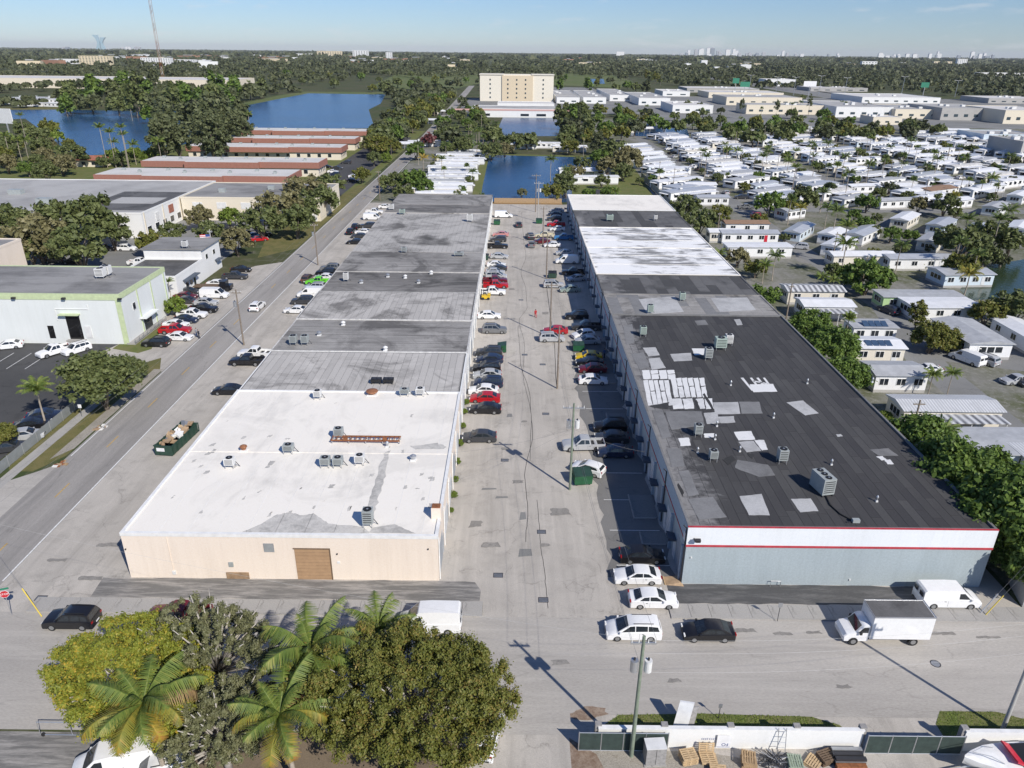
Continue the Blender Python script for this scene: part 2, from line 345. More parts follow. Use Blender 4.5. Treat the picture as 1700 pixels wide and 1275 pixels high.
plain('lamp_white', (.8, .8, .78), .15); plain('lamp_red', (.35, .012, .012), .2); plain('plastic_black', (.02, .02, .021), .5)
plain('cardboard', (.40, .28, .17), .9, var=.3); plain('paper', (.75, .74, .70), .8); plain('sign_white', (.78, .78, .78), .5); plain('sign_red', (.50, .02, .03), .45); plain('sign_blue', (.03, .06, .22), .5); plain('sign_green', (.03, .20, .12), .5)
plain('line_white', (.72, .72, .70), .8, var=.25, sc=4); plain('line_yellow', (.50, .33, .10), .8, var=.35, sc=4); plain('line_yellow_bright', (.65, .5, .08), .7)
plain('bark', (.20, .165, .13), .9, var=.3, sc=4); plain('bark_pale', (.42, .39, .35), .9, var=.25, sc=4); plain('palm_trunk', (.36, .31, .25), .9, var=.3, sc=6)
plain('cloth_red', (.5, .03, .035), .9); plain('cloth_dark', (.03, .035, .05), .9); plain('cloth_gray', (.3, .3, .32), .9); plain('cloth_blue', (.05, .09, .2), .9); plain('skin', (.42, .26, .18), .6); plain('hair', (.03, .02, .015), .8)
plain('screen_green', (.035, .055, .048), .9, var=.3, sc=2); plain('slate_blue', (.08, .10, .13), .8); plain('solar', (.07, .12, .20), .2, .3); plain('tarp_blue', (.04, .16, .45), .5); plain('tarp_teal', (.08, .32, .27), .6)
plain('boat_white', (.82, .82, .80), .25); plain('boat_red', (.55, .02, .04), .4); plain('copper', (.36, .16, .08), .6, .3, .4, 8); plain('yellow_machine', (.68, .46, .03), .4); plain('stone_gray', (.30, .29, .28), .9, var=.25, sc=5)
glass_dark('glass'); glass_dark('glass_blue', (.05, .075, .09)); glass_dark('opening', (.012, .012, .013))
plain('chain_link', (.30, .32, .32), .6, .3)
corrugated('metal_roof', (.62, .63, .64), (.42, .43, .44), .35, 0); corrugated('metal_roof_y', (.62, .63, .64), (.38, .39, .40), .5, 1)
corrugated('metal_roof_stripe', (.66, .67, .67), (.10, .10, .11), .9, 0)
plain('home_white', (.78, .78, .77), .5, var=.06); plain('home_cream', (.70, .65, .55), .6, var=.06); plain('home_blue', (.58, .66, .72), .6, var=.06); plain('home_green', (.42, .60, .30), .6, var=.06); plain('home_pink', (.52, .27, .25), .6)
plain('roof_home_white', (.74, .745, .75), .5, var=.1, sc=.8); plain('roof_home_gray', (.42, .43, .44), .6, var=.18, sc=.8); plain('roof_home_silver', (.56, .575, .59), .4, .3, .12, .8); plain('roof_home_brown', (.27, .17, .11), .8, var=.2)
plain('far_white', (.75, .75, .74), .6); plain('far_cream', (.68, .58, .40), .7); plain('far_gray', (.42, .43, .45), .7); plain('far_blue', (.36, .50, .56), .3); plain('far_rust', (.36, .20, .13), .8); plain('far_slate', (.25, .28, .32), .5)
leaf('leaf_oak', (.030, .042, .014), (.085, .10, .034), (.13, .14, .06)); leaf('leaf_ficus', (.025, .046, .011), (.075, .115, .022), (.12, .16, .03))
leaf('leaf_olive', (.048, .058, .013), (.098, .104, .022), (.145, .10, .028)); leaf('leaf_yellow', (.066, .090, .013), (.145, .156, .022), (.27, .18, .025)); leaf('leaf_gray', (.052, .056, .026), (.105, .108, .052), (.18, .175, .11))
leaf('leaf_brown', (.06, .055, .025), (.13, .12, .055), (.19, .17, .10)); leaf('leaf_maroon', (.04, .012, .014), (.10, .035, .035)); leaf('leaf_pine', (.030, .040, .017), (.075, .085, .038), (.11, .12, .06))
leaf('leaf_bright', (.045, .074, .012), (.10, .135, .022), (.155, .175, .035)); leaf('leaf_far', (.030, .040, .018), (.070, .080, .036), (.11, .115, .055), .15, 1.35)
leaf('frond', (.04, .068, .014), (.095, .125, .026), (.17, .165, .04)); leaf('frond_yellow', (.15, .125, .02), (.24, .165, .025), (.22, .11, .025)); leaf('frond_dead', (.10, .065, .03), (.17, .11, .05), (.22, .15, .07)); leaf('frond_dark', (.028, .046, .013), (.068, .095, .024), (.115, .125, .04)); leaf('frond_mix', (.085, .10, .02), (.16, .145, .025), (.22, .15, .025))
# ---------------------------------------------------------------- the setting
def sheet(name, poly, z, mat):
    return struct(MB().sheet(poly, z).build(name, M[mat]))
def rect(x0, x1, y0, y1): return [(x0, y0), (x1, y0), (x1, y1), (x0, y1)]
def ragged_edge(poly, j, step=1.6):
    out = []
    for i in range(len(poly)):
        a, b = poly[i], poly[(i + 1) % len(poly)]; n = max(2, int(math.hypot(b[0] - a[0], b[1] - a[1]) / step))
        for k in range(n): u = k / n; out.append((a[0] + (b[0] - a[0]) * u + U(-j, j), a[1] + (b[1] - a[1]) * u + U(-j, j) * .5))
    return out
def pxpoly(pts, z=0): return [G(p[0], p[1], z) for p in pts]
_g = MB()                                                     # one ground sheet out to the horizon
_ring = [-42000, -12000, -3000, -800, 0, 800, 3000, 12000, 42000]
_ys = [-600, 0, 300, 900, 3000, 12000, 45000]
for i in range(len(_ring) - 1):
    for j in range(len(_ys) - 1):
        _g.sheet(rect(_ring[i], _ring[i + 1], _ys[j], _ys[j + 1]), 0)
struct(_g.build('ground', M['ground']))
sheet('parking_court', rect(-50.9, 50, 56.62, 263), .004, 'concrete_lot')
sheet('west_road', [(-58.3, -30), (-50.9, -30), (-50.9, 470), (-64, 1250), (-73, 1250), (-58.3, 470)], .008, 'road')
sheet('cross_street', [(-140, 41.4), (6.2, 41.4), (6.2, 43.4), (120, 43.4), (120, 54.6), (-140, 54.6)], .012, 'street')
sheet('court_mouth', rect(-2.6, 15.4, 54.6, 56.62), .0045, 'concrete_lot')
sheet('corner_paving', rect(-51, -46, 54.6, 56.62), .0045, 'concrete_lot')
sheet('corner_paving', rect(-140, -58.3, 54.6, 66), .0045, 'concrete_lot')
sheet('south_driveway', [(-3.5, 20), (6.2, 20), (6.2, 41.4), (-3.5, 41.4)], .0085, 'concrete_lot')
sheet('south_black_lot', rect(-48, -24, 20, 41.2), .009, 'asphalt_worn')
sheet('south_yard', rect(6.2, 60, 20, 43.4), .006, 'concrete_lot')
sheet('yard_gravel', pxpoly([(985, 1247), (1160, 1247), (1250, 1262), (1240, 1300), (960, 1300)]), .010, 'gravel')
sheet('yard_mud', pxpoly([(945, 1225), (990, 1252), (1010, 1290), (950, 1290)]), .014, 'rust_soil')
sheet('tree_bed', rect(-24, -3.5, 24, 41.5), .007, 'soil')
sheet('west_apron', [(-73, 119), (-58.3, 112), (-58.3, 182), (-64, 178), (-71.5, 160), (-71.5, 124)], .010, 'concrete_lot')
sheet('west_black_lot', rect(-125, -66.5, 74, 124.2), .007, 'asphalt_dark')
sheet('west_driveway', [(-80, 66), (-58.3, 60), (-58.3, 82), (-60, 80), (-64, 76), (-70, 74), (-80, 74)], .011, 'street')
sheet('alley_apron_beige', ragged_edge(rect(-41, -3.2, 56.75, 59.7), .35), .008, 'asphalt_worn')
sheet('alley_apron_gray', ragged_edge(rect(15.8, 46.4, 56.75, 59.6), .25), .008, 'asphalt_apron')
sheet('stall_asphalt_and_shade', ragged_edge(rect(10.4, 17.2, 60.5, 128), .5), .008, 'asphalt_stall_shade')  # darker asphalt strip that also carries painted-in shade of the right row
sheet('west_verge', [(-63.5, 80), (-60.6, 80), (-58.6, 84), (-58.6, 112), (-61, 118), (-66, 112), (-66.4, 84)], .013, 'grass_dry')
sheet('verge_dirt', [(-60.2, 83), (-58.6, 86), (-58.5, 113), (-60, 113)], .017, 'gravel')
sheet('verge_north', [(-66, 186), (-58.6, 196), (-58.6, 300), (-62, 300), (-70, 205)], .013, 'grass_dry')
sheet('west_walk', [(-63.6, 76), (-62.1, 76), (-62.1, 103), (-63.6, 103)], .02, 'sidewalk')
sheet('warehouse_lawn', [(-71.5, 122), (-66, 120), (-64.5, 122), (-68.5, 137), (-70.6, 137)], .016, 'grass')
sheet('north_lot', rect(-175, -74, 160, 300), .005, 'asphalt_park')
sheet('apartment_lot', rect(-83, -64, 268, 480), .009, 'asphalt_dark')
sheet('apartment_lawn', rect(-240, -60, 262, 520), .003, 'grass')
sheet('lakeside_lawn', rect(-260, -125, 240, 300), .0045, 'grass_dry')
sheet('trailer_ground', rect(50.5, 420, 60, 640), .003, 'park_ground')
sheet('lakeside_park_ground', rect(-50.5, -14, 263, 470), .003, 'park_ground')
for i, xa in enumerate((79.5, 135.2, 191, 247, 303)):
    sheet('park_lane', rect(xa - 2.9, xa + 2.9, 150 if i == 0 else 255, 560), .007, 'asphalt_park')
sheet('park_lane', [(76.6, 150), (82.4, 150), (76, 118), (74.5, 80), (68, 80), (69.5, 120)], .0075, 'asphalt_park')
sheet('park_lane', [(66, 124), (120, 104), (120, 116), (66, 134)], .009, 'asphalt_park')
sheet('park_lane', rect(76, 330, 255, 262), .0095, 'asphalt_park')
sheet('service_lane', rect(49.5, 54, 236, 330), .010, 'asphalt_park')
sheet('reed_strip', rect(-9, 17.2, 263, 267), .012, 'reeds')
# sidewalks with kerbs, laid slab by slab
def walk(name, x0, x1, y0, y1, step):
    o = struct(MB().box(x0, x1, y0 - .16, y0, -.05, .13).build(name, M['sidewalk']))
    n = max(1, int((x1 - x0) / step)); w = (x1 - x0) / n
    me = None
    for i in range(n):
        if me is None:
            s = MB().box(.015, w - .015, 0, y1 - y0, -.05, .12).build('paving_slab', M['sidewalk'], o, (x0, y0 + .01, 0)); me = s.data
        else: link('paving_slab', me, o, (x0 + i * w, y0 + .01, 0))
walk('sidewalk', -46, -2.6, 54.72, 56.6, 1.9); walk('sidewalk', 15.4, 62, 54.72, 56.6, 1.9)
# painted lines
def stripe(name, x0, x1, y0, y1, z, mat): return struct(MB().sheet(rect(x0, x1, y0, y1), z).build(name, M[mat]))
stripe('edge_line', -51.12, -50.95, 59, 470, .016, 'line_white'); stripe('edge_line', -58.0, -57.86, 84, 470, .016, 'line_white')
for k in range(26): stripe('centre_dash', -54.55, -54.38, 62 + k * 12.2, 65.2 + k * 12.2, .0165, 'line_yellow')
for k in range(9): stripe('stall_line', 11.2, 16.8, 62.5 + k * 6.2, 62.6 + k * 6.2, .0125, 'line_white')
for k in range(7): stripe('stall_line', -100 + k * 3.1, -99.88 + k * 3.1, 112.5, 119.5, .012, 'line_white')
for k in range(4): stripe('stall_line', -104, -86, 87 + k * 5.2, 87.12 + k * 5.2, .012, 'line_white')
# tar-sealed cracks snaking down the court
def ribbon(name, pts, w, z, mat):
    b = MB(); n = len(pts)
    for i in range(n - 1):
        a = Vector((*pts[i], 0)); c = Vector((*pts[i + 1], 0)); d = (c - a).normalized(); s = Vector((-d.y, d.x, 0)) * w / 2
        b.add([(a - s).to_tuple()[:2] + (z,), (c - s).to_tuple()[:2] + (z,), (c + s).to_tuple()[:2] + (z,), (a + s).to_tuple()[:2] + (z,)], [(3, 2, 1, 0) if False else (0, 1, 2, 3)])
    return struct(b.build(name, M[mat]))
def smoothpts(pts, n=8, j=.0):
    out = []
    for i in range(len(pts) - 1):
        for k in range(n):
            t = k / n; t2 = t * t * (3 - 2 * t)
            out.append((pts[i][0] + (pts[i + 1][0] - pts[i][0]) * t2 + U(-j, j), pts[i][1] + (pts[i + 1][1] - pts[i][1]) * t))
    return out + [pts[-1]]
ribbon('tar_seam', smoothpts(pxpoly([(866, 352), (869, 395), (873, 425), (865, 453), (873, 480), (875, 510), (862, 532), (871, 575), (868, 620), (882, 690), (880, 765)]), 8, .04), .05, .0165, 'tar')
ribbon('tar_seam', smoothpts(pxpoly([(860, 540), (864, 600), (880, 660), (884, 720), (871, 790), (876, 850), (873, 900)]), 8, .05), .06, .017, 'tar')
ribbon('tar_seam', smoothpts(pxpoly([(892, 830), (897, 900), (905, 960), (910, 1010)]), 8, .04), .05, .0165, 'tar')
ribbon('tar_seam', smoothpts(pxpoly([(908, 480), (913, 520), (920, 570), (924, 640)]), 6, .03), .10, .0165, 'tar')
for px, py, w, l in ((868, 857, .8, 1.6), (872, 918, 1.5, 1.4), (846, 690, .9, 1.2), (833, 826, 1.6, .5), (812, 812, 1.9, .5)):
    x, y = G(px, py); sheet('asphalt_patch', [(x - w / 2, y - l / 2), (x + w / 2, y - l / 2 + .2), (x + w / 2 - .1, y + l / 2), (x - w / 2 + .15, y + l / 2)], .0185, 'asphalt_park')
for k, (px, py, w, l) in enumerate([(1235, 1047, 2.6, .5), (1300, 1052, 1.8, .4), (1350, 1050, 1.5, .4), (1560, 1052, 3.0, .4), (1640, 1058, 2.2, .3), (1090, 1062, 1.0, .4), (860, 800, 1.6, .8), (930, 850, 2.2, 1.6), (905, 905, 1.2, .6), (815, 905, 2.0, 1.0), (790, 870, 1.6, 1.4), (840, 745, 1.2, .7), (870, 700, .9, .7), (905, 520, 1.2, 1.6), (850, 480, 1.2, 1.5), (300, 870, 1.4, .6), (180, 905, 2.4, .8), (150, 960, 2.6, .7), (95, 930, 2.0, .6), (930, 1100, 1.6, .6), (1120, 1130, 1.2, .4), (1400, 1140, 1.4, .4)]):
    x, y = G(px, py); sheet('oil_stain', ragged_edge([(x - w / 2, y - l / 2), (x + w / 2, y - l / 3), (x + w / 2.4, y + l / 2), (x - w / 2.2, y + l / 2.3)], .18, .35), .0192 + k * .0001, 'oil')
sheet('rust_stain', ragged_edge(pxpoly([(945, 1186), (972, 1172), (1003, 1176), (1008, 1186), (985, 1195), (955, 1195)]), .16, .4), .016, 'rust_soil')
# lakes
sheet('lake', [(-12.2, 267.5), (21, 267.5), (23, 300), (26, 338), (40, 356), (47, 372), (48, 391), (-13.5, 398), (-13, 300)], .03, 'lake')
sheet('lake_bank', [(21, 267.5), (52, 267.5), (58, 391), (48, 391), (47, 372), (40, 356), (26, 338), (23, 300)], .02, 'grass')
sheet('industrial_yard', rect(118, 620, 585, 1000), .0045, 'asphalt_park')
sheet('industrial_yard', rect(44, 118, 690, 1230), .0046, 'asphalt_park')
sheet('hotel_yard', rect(-52, 44, 655, 905), .0046, 'asphalt_park')
sheet('lake', pxpoly([(830, 226), (926, 226), (930, 210), (924, 196), (835, 195), (828, 210)]), .03, 'lake')
sheet('lake', pxpoly([(-260, 184), (100, 182), (258, 185), (408, 175), (470, 163), (512, 155), (640, 157), (632, 172), (612, 182), (622, 213), (405, 214), (262, 251), (150, 258), (112, 252), (80, 225), (42, 197), (-120, 205), (-260, 212)]), .03, 'lake')
sheet('lake', pxpoly([(1040, 226), (1145, 227), (1140, 213), (1045, 213)]), .03, 'lake')
sheet('lake', pxpoly([(975, 139), (1004, 139), (1002, 131), (977, 131)]), .03, 'lake')
sheet('lake', pxpoly([(1594, 482), (1604, 464), (1645, 440), (1790, 415), (1800, 500), (1700, 488), (1640, 497), (1612, 499)]), .03, 'lake_green')
sheet('lake_bank', [(-15.5, 267), (-12, 267), (-12.6, 300), (-13, 398), (50, 391), (49, 398), (-17, 404)], .034, 'grass')
sheet('lake_bank', pxpoly([(-260, 184), (100, 182), (100, 178), (-260, 180)]), .034, 'grass_dry')
sheet('lake_bank', pxpoly([(404, 176), (470, 163), (512, 155), (640, 157), (640, 153), (505, 152), (460, 159), (404, 171)]), .034, 'golf')
sheet('fairway', pxpoly([(620, 142), (660, 122), (790, 118), (800, 138), (760, 146), (690, 150)]), .02, 'golf')
sheet('fairway', pxpoly([(900, 140), (905, 118), (1010, 122), (1050, 135), (1030, 146)]), .02, 'golf')
# highway far right
sheet('highway', pxpoly([(1066, 107), (1078, 107), (1160, 128), (1300, 152), (1460, 176), (1700, 205), (1700, 190), (1480, 163), (1320, 143), (1170, 122)]), .05, 'asphalt_park')
# ground marks: storm drains and covers in the court
def drain(px, py, w=1.0, l=.75):
    x, y = G(px, py)
    t = thing('storm_drain', 'dark rectangular storm drain grate set in the pale court paving', 'drain', (x, y, .004), 0, 'storm drains in the court')
    MB().box(-w / 2, w / 2, -l / 2, l / 2, 0, .014).build('frame', M['metal_dark'], t)
    for k in range(5): MB().box(-w / 2 + .06, w / 2 - .06, -l / 2 + .07 + k * (l - .14) / 5, -l / 2 + .13 + k * (l - .14) / 5, .014, .022).build('bar', M['metal_gray'], t)
for p in ((838, 764), (899, 883), (902, 996), (827, 955), (871, 589), (906, 687), (901, 605), (865, 498), (68, 993)): drain(*p)
x, y = G(1553, 1102); t = thing('manhole_cover', 'round dark manhole cover in the cross street near the box truck', 'manhole cover', (x, y, .012))
MB().cyl(0, 0, 0, .012, .45, 18).build('ring', M['metal_dark'], t); MB().cyl(0, 0, .012, .016, .37, 18).build('lid', M['metal_gray'], t)
# ---------------------------------------------------------------- the two rows of warehouse units
def unit(name, label, x0, x1, y0, y1, h, wall, roofmat, par=.18, parmat='trim_white', parw=.3, cat='building'):
    t = thing(name, label, cat, ((x0 + x1) / 2, y0, 0), 0)
    ox, oy = (x0 + x1) / 2, y0
    t['_o'] = (ox, oy)
    MB().box(x0 - ox, x1 - ox, 0, y1 - y0, 0, h - .02).build('wall', M[wall], t)
    r_ = MB().box(x0 - ox, x1 - ox, 0, y1 - y0, h - .02, h).build('roof', M[roofmat], t)
    r_.data.materials[0] = M[roofmat]
    p = MB(); W = x1 - x0; D = y1 - y0
    p.box(-W / 2 - .04, W / 2 + .04, -.04, parw, h - .25, h + par); p.box(-W / 2 - .04, W / 2 + .04, D - parw, D - .006, h - .15, h + par)
    p.box(-W / 2 - .04, -W / 2 + parw, parw, D - parw, h - .25, h + par); p.box(W / 2 - parw, W / 2 + .04, parw, D - parw, h - .25, h + par)
    p.build('parapet', M[parmat], t)
    return t, r_, ox, oy
def yz(py, z, px=790): return G(px, py, z)[1]
def sheets(t, x0, x1, y0, y1, z, w, lmin, lmax, mats, gap=.05, along='y', limit=300, name='roofing_sheet'):
    """rolled roofing laid in strips, each sheet its own piece (meshes shared)"""
    cache = {}; n = 0
    x = x0
    while x < x1 - .05:
        ww = min(w, x1 - x); y = y0
        first = True
        while y < y1 - .05:
            l = random.choice([lmin, (lmin + lmax) / 2, lmax])
            if first: l *= random.choice([.35, .6, 1]); first = False
            if y + l > y1 - lmin * .3: l = y1 - y
            key = (round(ww, 2), round(l, 2), random.randrange(len(mats)))
            if key not in cache:
                o = MB().box(0, ww - gap, 0, l - gap, 0, .012).build(name, M[mats[key[2]]], t, (x, y, z + U(0, .006))); cache[key] = o.data
            else: link(name, cache[key], t, (x, y, z + U(0, .006)))
            n += 1; y += l
        x += ww
    return n
LX0, LX1 = -38.5, -7.2
LH = 5.35
ys = [59.8, yz(652, LH), yz(585, LH), yz(533, LH), yz(487, LH), yz(453, LH), yz(420, LH), yz(355, LH), yz(341, LH), 250.5]
left_units = []
spec = [('beige_warehouse', 'beige warehouse with stained white flat roof and tan roll-up door', 'wall_beige', 'roof_white', 'trim_white'),
        ('warehouse_unit', 'grey roofed warehouse unit directly behind the white roofed beige one', 'wall_white', 'under_felt', 'trim_white'),
        ('warehouse_unit', 'warehouse unit with dull streaked roof and two grey condensers at left', 'wall_white', 'roof_gray_mid', 'trim_dirty'),
        ('warehouse_unit', 'warehouse unit with pale grey strip roof, fourth back in the left row', 'wall_white', 'under_felt', 'trim_dirty'),
        ('warehouse_unit', 'warehouse unit with dark grey roof and small vents, middle of left row', 'wall_white', 'roof_gray_dark', 'trim_dirty'),
        ('warehouse_unit', 'warehouse unit with plain mid grey roof behind the dark vented one', 'wall_white', 'roof_gray_mid', 'roof_gray_light'),
        ('warehouse_unit', 'long warehouse unit with pale roof blotched black near its right side', 'wall_pale_blue', 'roof_blotchy', 'roof_gray_light'),
        ('warehouse_unit', 'narrow warehouse unit with dark grey roof near far end of left row', 'wall_white', 'roof_gray_dark', 'roof_gray_light'),
        ('warehouse_unit', 'last warehouse unit of the left row, dark mottled roof facing the lake', 'wall_white', 'roof_gray_mid', 'roof_gray_dark')]
for i, (nm, lb, wl_, rf, pm) in enumerate(spec):
    h = LH + (0, -.12, -.05, .1, -.05, .08, .0, .12, -.02)[i]
    t, r_, ox, oy = unit(nm, lb, LX0, LX1, ys[i] + (.0 if i == 0 else .012), ys[i + 1], h, wl_, rf, (.14, .02, .05, .06, .08, .04, .04, .05, .04)[i], pm, .28 if i == 0 else .16)
    left_units.append((t, ox, oy, h, ys[i + 1] - ys[i])); W = LX1 - LX0; D = ys[i + 1] - ys[i]
    if i in (1, 3): sheets(t, -W / 2 + .3, W / 2 - .3, .32, D - .35, h, 1.02, D * .3, D * .55, ['roof_gray_light', 'roof_gray_light_b', 'roof_gray_light'], .04)
    if i in (2, 4, 5, 7, 8):
        for k in range(3): MB().box(-W / 2 + .4, W / 2 - .4, D * (.25 + .25 * k), D * (.25 + .25 * k) + .06, h, h + .01).build('seam', M['tar'], t)
    if i == 6:
        for k in range(28): MB().box(-W / 2 + .8 + k * 1.08, -W / 2 + .83 + k * 1.08, .4, D - .4, h, h + .008).build('seam', M['roof_charcoal'], t)
    # alley side: doors along the +x face, set proud of it
    nd = max(1, int(D / 5.2)); 
    for k in range(nd):
        yc = (k + .5) * D / nd
        d = MB().box(W / 2, W / 2 + .03, yc - 1.5, yc + 1.5, 0, 3.2).build('roller_door', M['door_white' if (k + i) % 3 else 'door_gray'], t)
        for q in range(6): MB().box(W / 2 + .03, W / 2 + .042, yc - 1.46, yc + 1.46, .1 + q * .52, .13 + q * .52).build('slat', M['metal_gray'], d)
        MB().box(W / 2, W / 2 + .05, yc + 1.75, yc + 2.5, .0, 2.1).build('entry_door', M['door_gray'], t)
        MB().cyl(W / 2 + .09, (k) * D / nd + .3, 0, h - .3, .06, 8).build('downpipe', M['trim_white'], t)
    # road side
    for k in range(nd):
        yc = (k + .5) * D / nd
        MB().box(-W / 2 - .04, -W / 2, yc - 1.6, yc + 1.6, .4, 2.7).build('shop_window', M['glass'], t)
t0, ox0, oy0, h0, D0 = left_units[0]
def L0(px, py): x, y = G(px, py, h0); return (x - ox0, y - oy0)
# front face of the beige unit
dz = lambda px, py: (XAT(px, py, 59.8) - ox0, HT(px, py, 59.8))
a = dz(495, 960); b = dz(546, 912)
rd = MB().box(a[0], b[0], -.035, 0, 0, b[1]).build('roller_door', M['door_tan'], t0)
for q in range(9): MB().box(a[0] + .03, b[0] - .03, -.05, -.035, .12 + q * b[1] / 9.3, .16 + q * b[1] / 9.3).build('slat', M['plywood'], rd)
MB().box(b[0], b[0] + .12, -.06, -.001, 0, b[1] + .12).build('door_jamb', M['wood_dark'], t0); MB().box(a[0] - .12, b[0], -.06, -.001, b[1], b[1] + .12).build('door_jamb', M['wood_dark'], t0)
a = dz(439, 916); b = dz(454, 902)
v_ = MB().box(a[0], b[0], -.05, -.001, a[1], b[1]).build('louvre_vent', M['metal_galv'], t0)
for q in range(7): MB().box(a[0] + .05, b[0] - .05, -.07, -.05, a[1] + .06 + q * (b[1] - a[1] - .1) / 7, a[1] + .10 + q * (b[1] - a[1] - .1) / 7).build('slat', M['ac_gray'], v_)
a = dz(378, 962); b = dz(413, 950); MB().box(a[0], b[0], -.09, -.002, 0, b[1]).build('board', M['plywood'], t0)
a = dz(381, 940); MB().box(a[0], a[0] + .45, -.12, -.002, a[1], a[1] + .55).build('meter_box', M['ac_gray'], t0)
x_ = dz(278, 900)[0]; MB().tube([(x_, -.04, .6), (x_, -.04, LH - .3)], .025, 6).build('conduit', M['wall_beige'], t0); MB().box(x_ - .12, x_ + .2, -.12, -.002, .5, .9).build('meter_box', M['ac_white'], t0)
a = dz(560, 935); MB().box(a[0], a[0] + .3, -.05, -.002, a[1], a[1] + .25).build('socket_box', M['trim_white'], t0)
for px, py in ((710, 912), (559, 920), (208, 912)): a = dz(px, py); MB().box(a[0], a[0] + .12, -.12, -.002, a[1], a[1] + .12).build('wall_light', M['metal_dark'], t0)
MB().obox((-16.25, 4.2, 1.7), (.55, 0, -.25), (0, .7, 0), (.01, 0, .03)).build('loading_flap', M['wood_pale'], t0)
# bare, stained corner of the white roof: torn membrane with its own outline
def ragged(poly, j, n=5):
    out = []
    for i in range(len(poly)):
        a_, b_ = Vector(poly[i]), Vector(poly[(i + 1) % len(poly)])
        for k in range(n): p = a_.lerp(b_, k / n); out.append((p.x + U(-j, j), p.y + U(-j, j)))
    return out
def roof_sheet(t, name, pts, z, mat, lf, j=0, n=5):
    poly = [lf(*p) for p in pts]
    if j: poly = ragged(poly, j, n)
    return MB().prism(poly, z, z + .012).build(name, M[mat], t)
roof_sheet(t0, 'bare_patch', [(395, 885), (430, 872), (460, 855), (480, 850), (500, 856), (520, 852), (545, 870), (600, 874), (612, 882), (612, 885)], h0, 'roof_stain', L0, .1, 6)
roof_sheet(t0, 'bare_patch', [(612, 885), (618, 876), (655, 870), (672, 878), (690, 886)], h0 + .001, 'roof_stain', L0, .06, 5)
roof_sheet(t0, 'stain', [(607, 856), (616, 820), (630, 775), (640, 750), (648, 748), (640, 790), (628, 830), (620, 862)], h0 + .002, 'roof_stain', L0, .15, 6)
roof_sheet(t0, 'stain', [(680, 740), (725, 736), (742, 741), (738, 746), (690, 746)], h0 + .002, 'roof_stain', L0, .16)
for k in range(46):
    px, py = U(260, 720), U(665, 860); x, y = L0(px, py); w, l = U(.15, .6), U(.2, 1.1)
    if abs(x) < 15 and 1 < y < D0 - 1: MB().prism(ragged([(x, y), (x + w, y + .1), (x + w * 1.1, y + l), (x + .1, y + l * .9)], .1, 3), h0, h0 + .009 + k * .0002).build('stain', M['roof_stain'], t0)
MB().box(-15.4, 15.4, D0 * .485, D0 * .485 + .12, h0, h0 + .05).build('roof_curb', M['roof_white'], t0)
for k in range(11): MB().box(-15 + k * 2.9, -14.97 + k * 2.9, .5, D0 - .5, h0, h0 + .012).build('seam', M['roof_patch_white'], t0)
# dark roof right row
RX0, RX1 = 17.4, 47.6
RH = 6.75
ry = [59.7, yz(524, RH, 1150), yz(490, RH, 1130), yz(457, RH, 1110), yz(412, RH, 1080), yz(378, RH, 1060), yz(350, RH, 1040), 243.5]
rspec = [('gray_warehouse', 'blue grey warehouse with black patched roof and red stripe on its front', 'wall_blue_gray', 'tar', 'roof_patch_dull'),
         ('warehouse_unit', 'grey patched roof unit just behind the black roofed warehouse', 'wall_alley_blue', 'roof_gray_mid', 'roof_gray_mid'),
         ('warehouse_unit', 'charcoal roofed unit in the right row before the white roofs', 'wall_alley_blue', 'roof_charcoal', 'roof_charcoal'),
         ('warehouse_unit', 'unit with flaking white roof nearest in the right row', 'wall_alley_blue', 'roof_white_worn', 'roof_white'),
         ('warehouse_unit', 'unit with flaking white roof beside the charcoal strip, farther of two', 'wall_alley_blue', 'roof_white_worn', 'roof_white'),
         ('warehouse_unit', 'black roofed unit between the white roofs of the right row', 'wall_alley_blue', 'roof_charcoal', 'roof_charcoal'),
         ('warehouse_unit', 'last unit of the right row with bright white roof', 'wall_alley_blue', 'roof_white', 'trim_white')]
right_units = []
